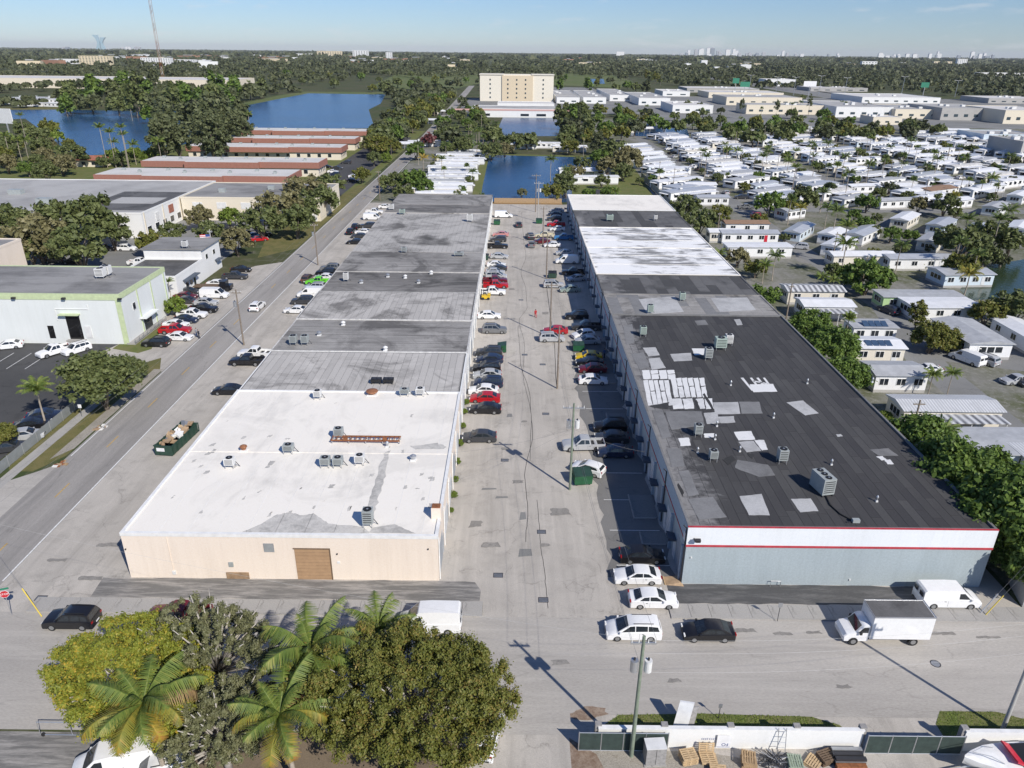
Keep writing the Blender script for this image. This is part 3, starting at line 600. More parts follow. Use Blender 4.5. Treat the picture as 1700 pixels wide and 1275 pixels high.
for i, (nm, lb, wl_, rf, pm) in enumerate(rspec):
    h = RH + (0, .1, -.05, .08, 0, -.05, .1)[i]
    t, r_, ox, oy = unit(nm, lb, RX0, RX1, ry[i] + (0 if i == 0 else .012), ry[i + 1], h, wl_, rf, .24 if i == 0 else .12, pm, .22)
    right_units.append((t, ox, oy, h)); W = RX1 - RX0; D = ry[i + 1] - ry[i]
    if i == 0:
        sheets(t, -W / 2 + .25, W / 2 - .25, .25, D - .25, h, 1.03, 5.6, 8.6, ['roof_black', 'roof_black_b', 'roof_black_c', 'roof_black'], .045)
    if i in (1, 2, 5):
        sheets(t, -W / 2 + .25, W / 2 - .25, .25, D - .3, h, 2.1, D * .4, D * .6, ['roof_gray_mid', 'roof_gray_mid', 'roof_patch_dull'] if i == 1 else ['roof_charcoal', 'roof_charcoal', 'roof_black_c'], .05)
    if i in (3, 4):
        for k in range(2): MB().box(-W / 2 + .3, W / 2 - .3, D * (.35 + .33 * k), D * (.35 + .33 * k) + .15, h, h + .05).build('roof_curb', M['roof_white'], t)
    nd = max(2, int(D / 5.3))
    for k in range(nd):                                         # shaded alley face: bays with roll-up doors, pilasters, awnings
        yc = (k + .5) * D / nd
        d = MB().box(-W / 2 - .03, -W / 2, yc - 1.6, yc + .9, 0, 3.6).build('roller_door', M['door_white' if k % 2 else 'door_gray'], t)
        for q in range(6): MB().box(-W / 2 - .045, -W / 2 - .03, yc - 1.56, yc + .86, .12 + q * .56, .16 + q * .56).build('slat', M['metal_gray'], d)
        MB().box(-W / 2 - .04, -W / 2, yc + 1.2, yc + 2.15, 0, 2.2).build('entry_door', M['door_white'], t)
        MB().box(-W / 2 - .9, -W / 2, yc + 1.0, yc + 2.35, 2.5, 2.62).obox((-W / 2 - .45, yc + 1.67, 2.75), (.45, 0, -.12), (0, .68, 0), (.01, 0, .03)).build('awning', M['slate_blue'], t)
        MB().box(-W / 2 - .3, -W / 2, yc - 2.25, yc - 1.95, 0, 4.4).build('pilaster', M['wall_alley_blue'], t)
        if k % 2 == 0:
            MB().tube([(-W / 2 - .12, yc - 2.5, 0), (-W / 2 - .12, yc - 2.5, h - .1), (-W / 2 - .45, yc - 2.5, h + .25)], .07, 7).build('downpipe', M['metal_dark'], t)
    MB().box(-W / 2 - .06, -W / 2, .3 if i else -.0, D - .1, 4.75, 4.87).build('stripe', M['trim_red'], t)
t1, ox1, oy1, h1 = right_units[0]
W1 = RX1 - RX0
def R0(px, py): x, y = G(px, py, h1); return (x - ox1, y - oy1)
# front face: pale upper band, red stripes
MB().box(-W1 / 2 - .05, W1 / 2 + .05, -.055, -.041, 4.86, h1 + .168).build('upper_band', M['wall_pale_blue'], t1)
MB().box(-W1 / 2 - .06, W1 / 2 + .06, -.085, -.001, 4.62, 4.86).build('stripe', M['trim_red'], t1)
MB().box(-W1 / 2 - .06, W1 / 2 + .06, -.085, .1, h1 + .17, h1 + .26).build('coping', M['trim_red'], t1)
MB().box(-W1 / 2 - .058, -W1 / 2 - .002, -.05, ry[1] - ry[0], 5.0, h1 + .2).build('upper_band', M['wall_alley_blue'], t1)
fl = MB().box(-W1 / 2 + .6, -W1 / 2 + .75, -.5, -.04, h1 - 1.2, h1 - 1.1).obox((-W1 / 2 + .9, -.6, h1 - 1.0), (.25, 0, 0), (0, .14, .05), (0, -.06, .16)).build('floodlight', M['metal_dark'], t1)
for px, py in ((1146, 926), (1409, 963)):
    MB().box(XAT(px, py, 59.7) - ox1, XAT(px, py, 59.7) - ox1 + .15, -.1, -.002, HT(px, py, 59.7), HT(px, py, 59.7) + .15).build('socket_box', M['ac_white'], t1)
MB().tube([(-6.2, -.3, 0), (-6.2, -.3, .7), (-5.2, -.3, .7), (-5.2, -.3, 0)], .04, 6).build('pipe_guard', M['metal_gray'], t1)
bd = MB(); bd.box(-.35, .35, 0, .05, 0, .95); 
o = bd.build('notice_board', M['sign_white'], t1, (-W1 / 2 - .09, .6, 4.9)); o.rotation_euler = (0, 0, PI / 2)
# patches on the black roof
def zp(x, y): return (1000 + x * .38235, 500 + y * .38235)
def rp(pts, mat, dz=0, j=.05): roof_sheet(t1, 'roof_patch', [zp(*p) for p in pts], h1 + .02 + dz, mat, R0, j, 4)
for i, (pts, mt) in enumerate([
    ([(175, 203), (230, 200), (250, 235), (200, 240)], 'roof_patch'), ([(295, 230), (385, 225), (390, 258), (310, 262)], 'roof_patch'), ([(387, 206), (470, 206), (475, 232), (400, 235)], 'roof_patch_white'),
    ([(200, 250), (250, 246), (275, 290), (215, 298)], 'roof_patch'), ([(400, 85), (445, 82), (460, 103), (412, 106)], 'roof_patch_dull'), ([(572, 80), (597, 78), (610, 103), (585, 105)], 'roof_patch'),
    ([(480, 441), (590, 438), (600, 490), (490, 492)], 'roof_patch'), ([(594, 438), (680, 437), (695, 488), (604, 490)], 'roof_patch_dull'),
    ([(640, 362), (740, 360), (760, 393), (655, 396)], 'roof_patch_white'), ([(800, 440), (870, 432), (940, 488), (880, 497)], 'roof_patch'), ([(440, 576), (485, 575), (485, 592), (445, 594)], 'roof_patch_white'),
    ([(330, 597), (375, 593), (385, 628), (340, 630)], 'roof_patch_white'), ([(570, 568), (645, 565), (665, 602), (590, 606)], 'roof_patch_white'), ([(590, 611), (655, 607), (690, 650), (625, 657)], 'roof_patch'),
    ([(659, 605), (700, 603), (718, 645), (694, 649)], 'roof_patch_white'), ([(585, 690), (660, 702), (720, 712), (750, 757), (680, 764), (575, 725)], 'roof_patch_dull'), ([(595, 848), (690, 838), (728, 930), (635, 930)], 'roof_patch'),
    ([(820, 860), (905, 858), (937, 912), (858, 918)], 'roof_patch'), ([(1160, 645), (1240, 640), (1285, 672), (1200, 672)], 'roof_patch_dull'), ([(1190, 676), (1215, 673), (1235, 690), (1212, 692)], 'roof_patch_white'),
    ([(1224, 691), (1250, 688), (1265, 708), (1240, 710)], 'roof_patch_white'), ([(440, 487), (500, 482), (510, 530), (455, 535)], 'roof_patch'), ([(503, 502), (570, 500), (577, 528), (513, 531)], 'roof_patch'),
    ([(270, 478), (430, 480), (445, 540), (300, 560)], 'roof_patch_dull'), ([(215, 475), (262, 475), (300, 590), (262, 600)], 'roof_patch_dull'), ([(280, 640), (340, 640), (360, 720), (300, 720)], 'roof_patch_dull'),
    ([(370, 860), (480, 850), (540, 940), (420, 950)], 'roof_patch_dull'), ([(125, 230), (180, 222), (205, 290), (160, 296)], 'roof_patch_dull'), ([(90, 110), (130, 100), (140, 180), (105, 190)], 'roof_patch_dull'),
    ([(330, 740), (375, 735), (420, 840), (375, 850)], 'roof_patch_dull'), ([(1015, 580), (1035, 578), (1045, 588), (1020, 590)], 'roof_patch')]):
    rp(pts, mt, i * .0004)
# silver-coated sheets split by tar lines
for (xa, xb, ya, yb, n) in ((172, 316, 301, 341, 4), (178, 290, 345, 455, 5), (296, 445, 335, 420, 6), (300, 395, 425, 470, 2), (405, 480, 425, 470, 2)):
    for k in range(n):
        u0, u1 = k / n, (k + 1) / n
        sk = (yb - ya) * .38
        for (va, vb) in (((0, .42), (.45, 1)) if n > 3 and k % 2 else ((0, 1),)):
            p = [(xa + (xb - xa) * u0 + sk * va * .5, ya + (yb - ya) * va), (xa + (xb - xa) * u1 - 4 + sk * va * .5, ya + (yb - ya) * va - 2), (xa + (xb - xa) * u1 - 4 + sk * vb * .5, ya + (yb - ya) * vb - 3), (xa + (xb - xa) * u0 + sk * vb * .5, ya + (yb - ya) * vb - 1)]
            rp(p, 'roof_patch_white', .004 + k * .0003, .05)
for pts in ([(600, 334), (612, 333), (655, 388), (648, 390)], [(640, 334), (650, 333), (672, 362), (662, 362)], [(668, 334), (678, 333), (700, 360), (690, 361)], [(697, 334), (706, 333), (726, 360), (716, 360)], [(655, 345), (720, 358), (720, 362), (655, 350)]):
    rp(pts, 'roof_patch_white', .014, .01)
for pts in ([(520, 690), (560, 670), (580, 690), (545, 712)], [(630, 660), (660, 668), (650, 684), (635, 676)], [(330, 790), (355, 830), (350, 850), (325, 800)], [(410, 430), (425, 470), (415, 472), (402, 432)], [(445, 400), (485, 470), (475, 474), (436, 405)], [(205, 455), (290, 440), (285, 470), (215, 462)]):
    rp(pts, 'tar', .018, .06)
t2, ox2, oy2, h2 = right_units[1]
def R1(px, py): x, y = G(px, py, h2); return (x - ox2, y - oy2)
for i, pts in enumerate(([(1060, 497), (1120, 492), (1135, 518), (1075, 522)], [(1180, 495), (1240, 494), (1255, 515), (1195, 518)])): roof_sheet(t2, 'roof_patch', pts, h2 + .02 + i * .001, 'roof_patch', R1, .06)
# ---------------------------------------------------------------- roof plant
def ac_box(px, py, z, kind, s, label, legs=.5, rz=0):
    x, y = G(px, py, z)
    t = thing('air_conditioner', label, 'air conditioner', (x, y, z), rz, 'roof air conditioners')
    w, d, h = s
    for sx in (-1, 1):
        for sy in (-1, 1): MB().box(sx * w * .42 - .03, sx * w * .42 + .03, sy * d * .42 - .03, sy * d * .42 + .03, 0, legs).build('leg', M['metal_galv'], t)
    MB().box(-w / 2, w / 2, -d / 2, d / 2, legs, legs + h).build('casing', M[kind], t)
    g = MB().cyl(0, 0, legs + h, legs + h + .05, min(w, d) * .42, 14).build('fan_guard', M['fan_black'], t)
    MB().cyl(0, 0, legs + h + .05, legs + h + .07, min(w, d) * .12, 8).build('hub', M['metal_gray'], g)
    for k in range(5): MB().box(-w * .42, w * .42, -d / 2 - .012, -d / 2, legs + h * (.12 + .17 * k), legs + h * (.18 + .17 * k)).build('louvre', M['metal_dark'], t)
    MB().tube([(w * .45, d * .3, legs + .2), (w * .8, d * .3, .15), (w * .9, d * .3, 0)], .04, 6).build('pipe', M['metal_dark'], t)
    return t
def mushroom(px, py, z, label, r=.35, mat='metal_galv'):
    x, y = G(px, py, z); t = thing('roof_vent', label, 'roof vent', (x, y, z), 0, 'roof vents')
    MB().box(-r * .8, r * .8, -r * .8, r * .8, 0, .18).build('curb', M['roof_patch_white'], t); MB().cyl(0, 0, .18, .55, r * .6, 12).build('stack', M[mat], t); MB().tube([(0, 0, .5), (0, 0, .62), (0, 0, .8)], [r, r * .95, r * .25], 14).build('cap', M[mat], t)
Z0 = LH
for (px, py, lb, kd, s) in ((383, 776, 'small grey rooftop unit nearest the road edge of the white roof', 'ac_white', (1.1, .9, .8)), (480, 752, 'grey rooftop unit with duct in the middle of the white roof', 'ac_gray', (1.2, .9, .7)),
        (541, 775, 'left of the paired grey units on the white roof', 'ac_gray', (1.1, .9, .8)), (562, 775, 'right of the paired grey units on the white roof', 'ac_gray', (1.1, .9, .8)), (598, 771, 'white rooftop unit just right of the paired grey ones', 'ac_white', (1.1, .9, .8)),
        (612, 873, 'tall grey condenser at the front edge of the white roof', 'ac_gray', (1.0, 1.0, 1.5)), (528, 662, 'pale cowl unit at the back edge of the white roof', 'ac_white', (1.0, .9, .8)), (672, 657, 'grey unit against the back parapet of the white roof', 'ac_gray', (1.3, .8, .6)), (698, 657, 'pale unit at the back right of the white roof', 'ac_white', (1.2, .9, .7))):
    ac_box(px, py, Z0, kd, s, lb)
mushroom(405, 748, Z0, 'rust topped round vent on legs left of the white roof', .45, 'copper'); mushroom(686, 764, Z0, 'round galvanised vent near the alley edge of the white roof', .4); mushroom(643, 742, Z0 + .0, 'small round vent behind the rusty rack on the white roof', .25)
mushroom(618, 655, Z0, 'broad copper coloured vent at the back edge of the white roof', .85, 'copper')
for i, px in enumerate((625, 645)):
    x, y = G(px, 636, LH - .1); t = thing('condenser', ('left' if i == 0 else 'right') + ' of two black condensers behind the copper vent', 'air conditioner', (x, y, LH - .1), 0, 'roof air conditioners')
    MB().box(-.75, .75, -.5, .5, .3, .75).build('casing', M['plastic_black'], t); MB().cyl(-.3, 0, .75, .8, .3, 12).build('fan_guard', M['metal_dark'], t); MB().cyl(.35, 0, .75, .8, .3, 12).build('fan_guard', M['metal_dark'], t)
    for sx in (-1, 1): MB().box(sx * .6 - .05, sx * .6 + .05, -.45, .45, 0, .3).build('skid', M['metal_dark'], t)
# rusty steel rack with its grey unit
x, y = G(608, 733, Z0); t = thing('equipment_rack', 'long rusty steel equipment rack lying on the white roof', 'rack', (x, y, Z0))
for sy in (-.55, .55): MB().box(-4.2, 4.2, sy - .08, sy + .08, .35, .5).build('rail', M['metal_rust'], t)
for k in range(15): MB().box(-4.1 + k * .58, -4.0 + k * .58, -.5, .5, .5, .56).build('rung', M['metal_rust'], t)
for k in range(5):
    for sy in (-.55, .55): MB().box(-4.1 + k * 2.05, -4.0 + k * 2.05, sy - .05, sy + .05, 0, .35).build('leg', M['metal_galv'], t)
for k in (-2.4, 2.4): MB().box(k - .25, k + .25, -.7, -.3, .5, .85).build('motor', M['metal_rust'], t)
x, y = G(563, 725, Z0); ac_box(563, 727, Z0, 'ac_gray', (1.1, .9, .9), 'grey unit standing at the left end of the rusty rack')
x, y = G(725, 858, Z0); t = thing('chimney_stack', 'short beige chimney stack with rusty top on the white roof corner', 'chimney', (x, y, 0)); MB().box(-.5, .5, -.45, .45, LH - .3, LH + 1.3).build('stack', M['wall_beige'], t); MB().box(-.42, .42, -.37, .37, LH + 1.3, LH + 1.4).build('rusty_cap', M['metal_rust'], t)
for px, py, lb, kd, s in ((488, 572, 'left of two pale condensers on the streaked grey roof', 'ac_gray', (1.1, 1.1, 1.1)), (507, 572, 'right of two pale condensers on the streaked grey roof', 'ac_gray', (1.1, 1.1, 1.1)), (575, 467, 'tall grey unit on the dark roof of the left row', 'ac_white', (1.0, .9, 1.3)),
        (671, 420, 'small grey unit on the seam of the left row roofs', 'ac_gray', (1.2, .9, .9)), (780, 368, 'tan box unit near the far alley corner of the blotched roof', 'ac_white', (1.6, 1.2, 1.6)), (650, 349, 'white frame unit by the road edge far up the left row', 'ac_white', (1.5, 1.2, 1.3)), (668, 356, 'teal grey unit at the far end of the left row', 'ac_green', (1.6, 1.2, 1.0)), (762, 426, 'low grey unit by the alley edge of the blotched roof', 'ac_gray', (2.2, 1.0, .6))):
    ac_box(px, py, Z0, kd, s, lb)
for k, (px, py) in enumerate(((644, 460), (673, 462), (695, 470), (716, 455), (600, 470), (640, 582), (530, 557), (570, 540))): mushroom(px, py, Z0, 'round vent on the grey roofs of the left row', .4, ('metal_galv', 'roof_patch_white')[k % 2])
for px, py, lb, kd, s in ((1079, 521, 'small green condenser at the alley corner of the grey patched roof', 'ac_green', (1.0, 1.0, 1.2)), (1067, 558, 'green condenser near the alley edge at the back of the black roof', 'ac_green', (1.0, 1.0, 1.2)), (1195, 580, 'large pale green box unit on the black roof', 'ac_green', (1.7, 1.3, 1.5)),
        (1209, 573, 'white unit beside the large pale green box on the black roof', 'ac_white', (1.1, 1.0, 1.3)), (1175, 597, 'grey condenser in front of the large pale green box', 'ac_gray', (1.1, 1.0, 1.4)), (1158, 724, 'grey condenser near the alley side, middle of the black roof', 'ac_gray', (.9, .9, 1.1)),
        (1183, 765, 'small grey condenser with oily stain on the black roof', 'ac_gray', (.9, .9, .9)), (1297, 768, 'grey condenser on a raised stand, centre of the black roof', 'ac_gray', (1.0, 1.0, 1.3)), (1132, 500, 'green condenser in the middle of the grey patched roof', 'ac_green', (1.0, 1.0, 1.2)), (1012, 367, 'pale green box on the black roof between white roofs', 'ac_green', (1.8, 1.4, 1.3)), (992, 324, 'small dark unit on the far white roof', 'metal_dark', (1.2, 1.2, 1.2)), (1088, 366, 'small white unit far along the right row', 'ac_white', (.9, .9, 1.0))):
    ac_box(px, py, RH, kd, s, lb)
x, y = G(1363, 815, RH); t = thing('chiller', 'tall grey condenser with three fans on the black roof', 'air conditioner', (x, y, RH), R(12))
MB().box(-.7, .7, -1.2, 1.2, .25, 2.1).build('casing', M['ac_gray'], t)
for k in range(3):
    f_ = MB().cyl(0, -.78 + k * .78, 2.1, 2.16, .33, 18).build('fan_guard', M['fan_black'], t); MB().cyl(0, -.78 + k * .78, 2.16, 2.19, .09, 8).build('hub', M['metal_galv'], f_)
for k in range(6): MB().box(-.6, .6, -1.215, -1.2, .5 + k * .25, .6 + k * .25).build('louvre', M['metal_dark'], t)
for sx in (-1, 1): MB().box(sx * .6 - .06, sx * .6 + .06, -1.2, 1.2, 0, .25).build('skid', M['metal_dark'], t)
pts = [G(1370, 822, RH), G(1378, 840, RH), G(1395, 855, RH), G(1420, 868, RH)]
o = tag(MB().tube([(p[0], p[1], RH + .12) for p in pts], .07, 7).build('refrigerant_pipe', M['rubber']), 'black pipe run from the three fan condenser to the roof edge', 'pipe')
x, y = G(1420, 868, RH); t = thing('flood_lamp', 'grey flood lamp on the front edge of the black roof', 'lamp', (x, y, RH)); MB().box(-.35, .35, -.2, .2, .1, .45).build('housing', M['ac_gray'], t); MB().box(-.9, -.35, -.06, .06, .0, .12).build('arm', M['metal_dark'], t)
for k, (px, py) in enumerate(((1187, 730), (1228, 750), (1340, 637), (1284, 694), (1380, 772), (1448, 635), (1158, 752), (1213, 640), (1455, 833), (1190, 708))): mushroom(px, py, RH + .02, 'small stub vent on the black patched roof', .14, 'metal_galv')
# ---------------------------------------------------------------- vehicles (front towards +x, origin on the ground)
COLS = dict(white=(.80, .80, .79), black=(.012, .012, .014), silver=(.42, .43, .44), gray=(.17, .175, .18), charcoal=(.045, .047, .052), navy=(.018, .028, .06), red=(.42, .012, .018), maroon=(.13, .012, .02), blue=(.05, .2, .42), green=(.16, .42, .05),
            lime=(.16, .62, .04), yellow=(.62, .43, .02), brown=(.10, .06, .04), cream=(.60, .55, .40), pink=(.55, .25, .24), sage=(.25, .31, .28))
for k, c in COLS.items(): paint('paint_' + k, c)
def arch_line(L2, zb, wx, wr):
    pts = [(-L2, zb)]
    for cx in (-wx[0], wx[1]):
        for k in range(9):
            a = PI - PI * k / 8; pts.append((cx + wr * math.cos(a), zb + wr * 1.05 * math.sin(a) if 0 < k < 8 else zb))
    pts.append((L2, zb)); return pts
SPEC = {
 'sedan': dict(L=4.75, W=1.84, belt=[(-2.36, .62), (-2.33, .86), (-2.22, .97), (-1.62, 1.0), (-.4, .97), (1.0, .93), (1.55, .87), (2.1, .76), (2.3, .64), (2.37, .45)], cab=[(-1.98, .97), (-1.15, 1.37), (-.7, 1.44), (-.1, 1.46), (.3, 1.43), (1.2, .91)], wx=(1.36, 1.42), wr=.37, zb=.22, side=[[(-1.45, 1.0), (-1.0, 1.33), (-.5, 1.38), (-.5, 1.0)], [(-.42, 1.0), (-.42, 1.38), (.2, 1.38), (.86, .98)]]),
 'hatch': dict(L=4.35, W=1.82, belt=[(-2.15, .55), (-2.16, .9), (-2.1, 1.0), (-1.5, 1.02), (1.0, .96), (1.5, .9), (1.95, .78), (2.12, .62), (2.17, .42)], cab=[(-2.08, 1.0), (-1.7, 1.36), (-1.2, 1.47), (-.3, 1.5), (.2, 1.46), (1.15, .94)], wx=(1.28, 1.32), wr=.37, zb=.22, side=[[(-1.6, 1.05), (-1.4, 1.33), (-.55, 1.42), (-.55, 1.04)], [(-.47, 1.04), (-.47, 1.42), (.12, 1.41), (.82, 1.01)]]),
 'suv': dict(L=4.75, W=1.93, belt=[(-2.34, .55), (-2.36, .95), (-2.3, 1.08), (-1.5, 1.1), (1.0, 1.06), (1.6, 1.02), (2.15, .92), (2.32, .75), (2.37, .45)], cab=[(-2.28, 1.08), (-2.02, 1.6), (-1.6, 1.7), (-.4, 1.74), (.25, 1.69), (1.15, 1.05)], wx=(1.38, 1.42), wr=.41, zb=.26, side=[[(-2.0, 1.14), (-1.85, 1.5), (-1.35, 1.58), (-1.35, 1.14)], [(-1.27, 1.14), (-1.27, 1.59), (-.42, 1.62), (-.42, 1.13)], [(-.34, 1.13), (-.34, 1.62), (.2, 1.6), (.82, 1.1)]]),
 'minivan': dict(L=5.1, W=1.98, belt=[(-2.52, .5), (-2.54, .98), (-2.48, 1.08), (-1.5, 1.1), (1.2, 1.02), (1.75, .95), (2.25, .8), (2.48, .62), (2.55, .42)], cab=[(-2.46, 1.08), (-2.25, 1.6), (-1.9, 1.72), (-.4, 1.76), (.45, 1.7), (1.6, 1.0)], wx=(1.5, 1.55), wr=.38, zb=.22, side=[[(-2.25, 1.14), (-2.08, 1.55), (-1.25, 1.62), (-1.25, 1.14)], [(-1.17, 1.14), (-1.17, 1.62), (-.1, 1.64), (-.1, 1.12)], [(-.02, 1.12), (-.02, 1.64), (.42, 1.6), (1.2, 1.06)]]),
 'van': dict(L=5.9, W=2.05, belt=[(-2.93, .5), (-2.95, 1.1), (-2.9, 1.2), (-1.5, 1.2), (1.3, 1.2), (2.0, 1.15), (2.6, .98), (2.88, .8), (2.95, .45)], cab=[(-2.9, 1.2), (-2.84, 1.95), (-2.65, 2.1), (-.2, 2.15), (1.0, 2.08), (2.05, 1.14)], wx=(1.75, 1.85), wr=.41, zb=.3, side=[[(.55, 1.25), (.55, 1.85), (1.02, 1.85), (1.65, 1.22)]]),
 'tallvan': dict(L=5.9, W=2.06, belt=[(-2.93, .5), (-2.95, 1.2), (-2.9, 1.3), (-1.5, 1.3), (1.5, 1.3), (2.0, 1.22), (2.6, 1.05), (2.88, .85), (2.95, .45)], cab=[(-2.9, 1.3), (-2.86, 2.3), (-2.7, 2.48), (-.2, 2.52), (.9, 2.42), (2.05, 1.22)], wx=(1.75, 1.85), wr=.4, zb=.3, side=[[(.65, 1.38), (.65, 1.95), (1.1, 1.95), (1.65, 1.35)]]),
 'pickup': dict(L=5.75, W=2.0, belt=[(-2.86, .55), (-2.88, .72), (-2.8, .75), (-.95, .75), (-.93, 1.12), (1.0, 1.12), (1.7, 1.1), (2.5, 1.02), (2.8, .88), (2.87, .5)], cab=[(-.92, 1.12), (-.78, 1.75), (-.5, 1.84), (.1, 1.86), (.45, 1.82), (1.3, 1.1)], wx=(1.7, 1.85), wr=.45, zb=.36, side=[[(-.72, 1.18), (-.62, 1.68), (-.1, 1.73), (-.1, 1.18)], [(-.02, 1.18), (-.02, 1.73), (.4, 1.71), (.98, 1.16)]], bed=True),
}
_wheel_cache = {}
def car_proto(kind, parts=True):
    s = SPEC[kind]; L2 = s['L'] / 2; hw = s['W'] / 2; zb = s['zb']
    name = {'sedan': 'sedan_car', 'hatch': 'hatchback_car', 'suv': 'sport_utility_car', 'minivan': 'minivan', 'van': 'cargo_van', 'tallvan': 'high_roof_van', 'pickup': 'pickup_truck'}[kind]
    body = MB()
    prof = arch_line(L2 * .985, zb, s['wx'], s['wr']) + s['belt'][::-1]
    n = len(prof); zmax = max(p[1] for p in s['belt'])
    slices = [(-hw, 1), (-hw + .09, 0), (-.45 * hw, -1), (.45 * hw, -1), (hw - .09, 0), (hw, 1)]
    vs = []
    for (y, e) in slices:
        for (x, z) in prof:
            xx, zz = x, z
            if e == 1: xx = x * .965 if abs(x) > L2 * .85 else x; zz = z - .045 if z > zb + .45 and z > .55 else z
            if e == -1: zz = z + (.025 if z > .7 and not s.get('bed') else 0); xx = x * 1.012 if abs(x) > L2 * .9 else x
            vs.append((xx, y, zz))
    fs = [tuple(range(n))[::-1] if False else tuple(range(n)), tuple(range(5 * n + n - 1, 5 * n - 1, -1))]
    for i in range(5):
        for k in range(n):
            fs.append((i * n + k, (i + 1) * n + k, (i + 1) * n + (k + 1) % n, i * n + (k + 1) % n))
    body.add(vs, [f[::-1] for f in fs])
    cab = s['cab']; zc0, zc1 = cab[0][1], max(p[1] for p in cab)
    def cy(z): return (hw - .05) - max(0, (z - zc0)) * (.30 if kind not in ('van', 'tallvan') else .12)
    m = len(cab); cv = [(x, -cy(z), z) for x, z in cab] + [(x, cy(z), z) for x, z in cab]
    # crown the roof slightly with a middle line
    cv += [(x, 0, z + (.03 if 0 < i < m - 1 else 0)) for i, (x, z) in enumerate(cab)]
    cf = [tuple(range(m)), tuple(range(2 * m - 1, m - 1, -1))]
    for k in range(m - 1): cf += [(k, 2 * m + k, 2 * m + k + 1, k + 1), (2 * m + k, m + k, m + k + 1, 2 * m + k + 1)]
    body.add(cv, [f[::-1] for f in cf])
    if s.get('bed'):
        for sy in (-1, 1): body.box(-2.82, -.95, sy * hw - (.1 if sy > 0 else -.02), sy * hw + (-.02 if sy > 0 else .1), .7, 1.14)
        body.box(-2.86, -2.78, -hw + .1, hw - .1, .7, 1.12)
    P = M['paint_white']
    gl = []
    def plate(p, q, w0, w1, off=.012):                         # glass on the slope between two profile points
        (x0, z0), (x1, z1) = p, q; d = Vector((x1 - x0, 0, z1 - z0)).normalized(); nn = Vector((-d.z, 0, d.x))
        if nn.z < 0: nn = -nn
        b = MB(); o_ = nn * off
        mid = .03
        b.add([(x0 + o_.x, -w0, z0 + o_.z), (x1 + o_.x, -w1, z1 + o_.z), (x1 + o_.x + nn.x * mid, 0, z1 + o_.z + nn.z * mid), (x1 + o_.x, w1, z1 + o_.z), (x0 + o_.x, w0, z0 + o_.z), (x0 + o_.x + nn.x * mid, 0, z0 + o_.z + nn.z * mid)], [(0, 1, 2, 5), (5, 2, 3, 4)])
        return b
    def lerp(p, q, t): return (p[0] + (q[0] - p[0]) * t, p[1] + (q[1] - p[1]) * t)
    a, b_ = cab[-2], cab[-1]; gl.append(('windshield', plate(lerp(a, b_, .1), lerp(a, b_, .93), cy(a[1]) - .08, cy(b_[1]) - .1)))
    if kind not in ('van', 'tallvan'): a, b_ = cab[0], cab[1]; gl.append(('rear_window', plate(lerp(a, b_, .2), lerp(a, b_, .93), cy(a[1]) - .12, cy(b_[1]) - .1)))
    else:
        for sy in (-1, 1): gl.append(('rear_window', MB().box(-2.975, -2.95, sy * .5 - .3, sy * .5 + .3, 1.35, 1.8)))
    for poly in s['side']:
        for sy in (-1, 1):
            q = [(x, sy * (cy(z) + .008), z) for x, z in poly]; gl.append(('side_window', MB().add(q, [(0, 1, 2, 3) if sy < 0 else (3, 2, 1, 0)])))
    ex = []
    for sy in (-1, 1):
        ex.append(('headlight', MB().box(L2 * .945, L2 * .993, sy * hw * .68 - .2, sy * hw * .68 + .2, .62, .76), 'lamp_white'))
        ex.append(('tail_light', MB().box(-L2 * .998, -L2 * .955, sy * hw * .76 - .17, sy * hw * .76 + .17, .8, 1.0), 'lamp_red'))
        ex.append(('door_mirror', MB().box(cab[-1][0] - .38, cab[-1][0] - .2, sy * (hw + .1) - .09, sy * (hw + .1) + .09, cab[-1][1] + .02, cab[-1][1] + .17), None))
    ex.append(('grille', MB().box(L2 * .975, L2 * 1.006, -hw * .42, hw * .42, .42, .62), 'plastic_black'))
    ex.append(('bumper', MB().box(-L2 * 1.006, -L2 * .97, -hw * .7, hw * .7, zb + .05, zb + .2), 'plastic_black'))
    ex.append(('number_plate', MB().box(-L2 * 1.012, -L2 * 1.006, -.26, .26, .5, .64), 'sign_white'))
    if s.get('bed'): ex.append(('bed_liner', MB().box(-2.78, -.96, -hw + .12, hw - .12, .755, .775), 'rubber'))
    if kind in ('suv', 'minivan'):
        for sy in (-1, 1): ex.append(('roof_rail', MB().box(-1.7, .1, sy * (cy(zc1) - .12) - .02, sy * (cy(zc1) - .12) + .02, zc1 + .0, zc1 + .06), 'plastic_black'))
    for sy in (-1, 1): ex.append(('door_seam', MB().box(-.46, -.445, sy * (hw + .002) - .004, sy * (hw + .002) + .004, zb + .12, zc0 - .12), 'plastic_black')); ex.append(('door_handle', MB().box(-.85, -.65, sy * (hw + .012) - .012, sy * (hw + .012) + .012, zc0 - .22, zc0 - .18), 'plastic_black'))
    wr = s['wr'] * .89
    def wheel(x, sy):
        w = MB().tube([(0, sy * -.11, 0), (0, sy * .11, 0)], wr, 18); r_ = MB().tube([(0, sy * .112, 0), (0, sy * .125, 0)], wr * .62, 10)
        return w, r_, (x, sy * (hw - .12), wr)
    wheels = [wheel(x, sy) for x in (-s['wx'][0], s['wx'][1]) for sy in (-1, 1)]
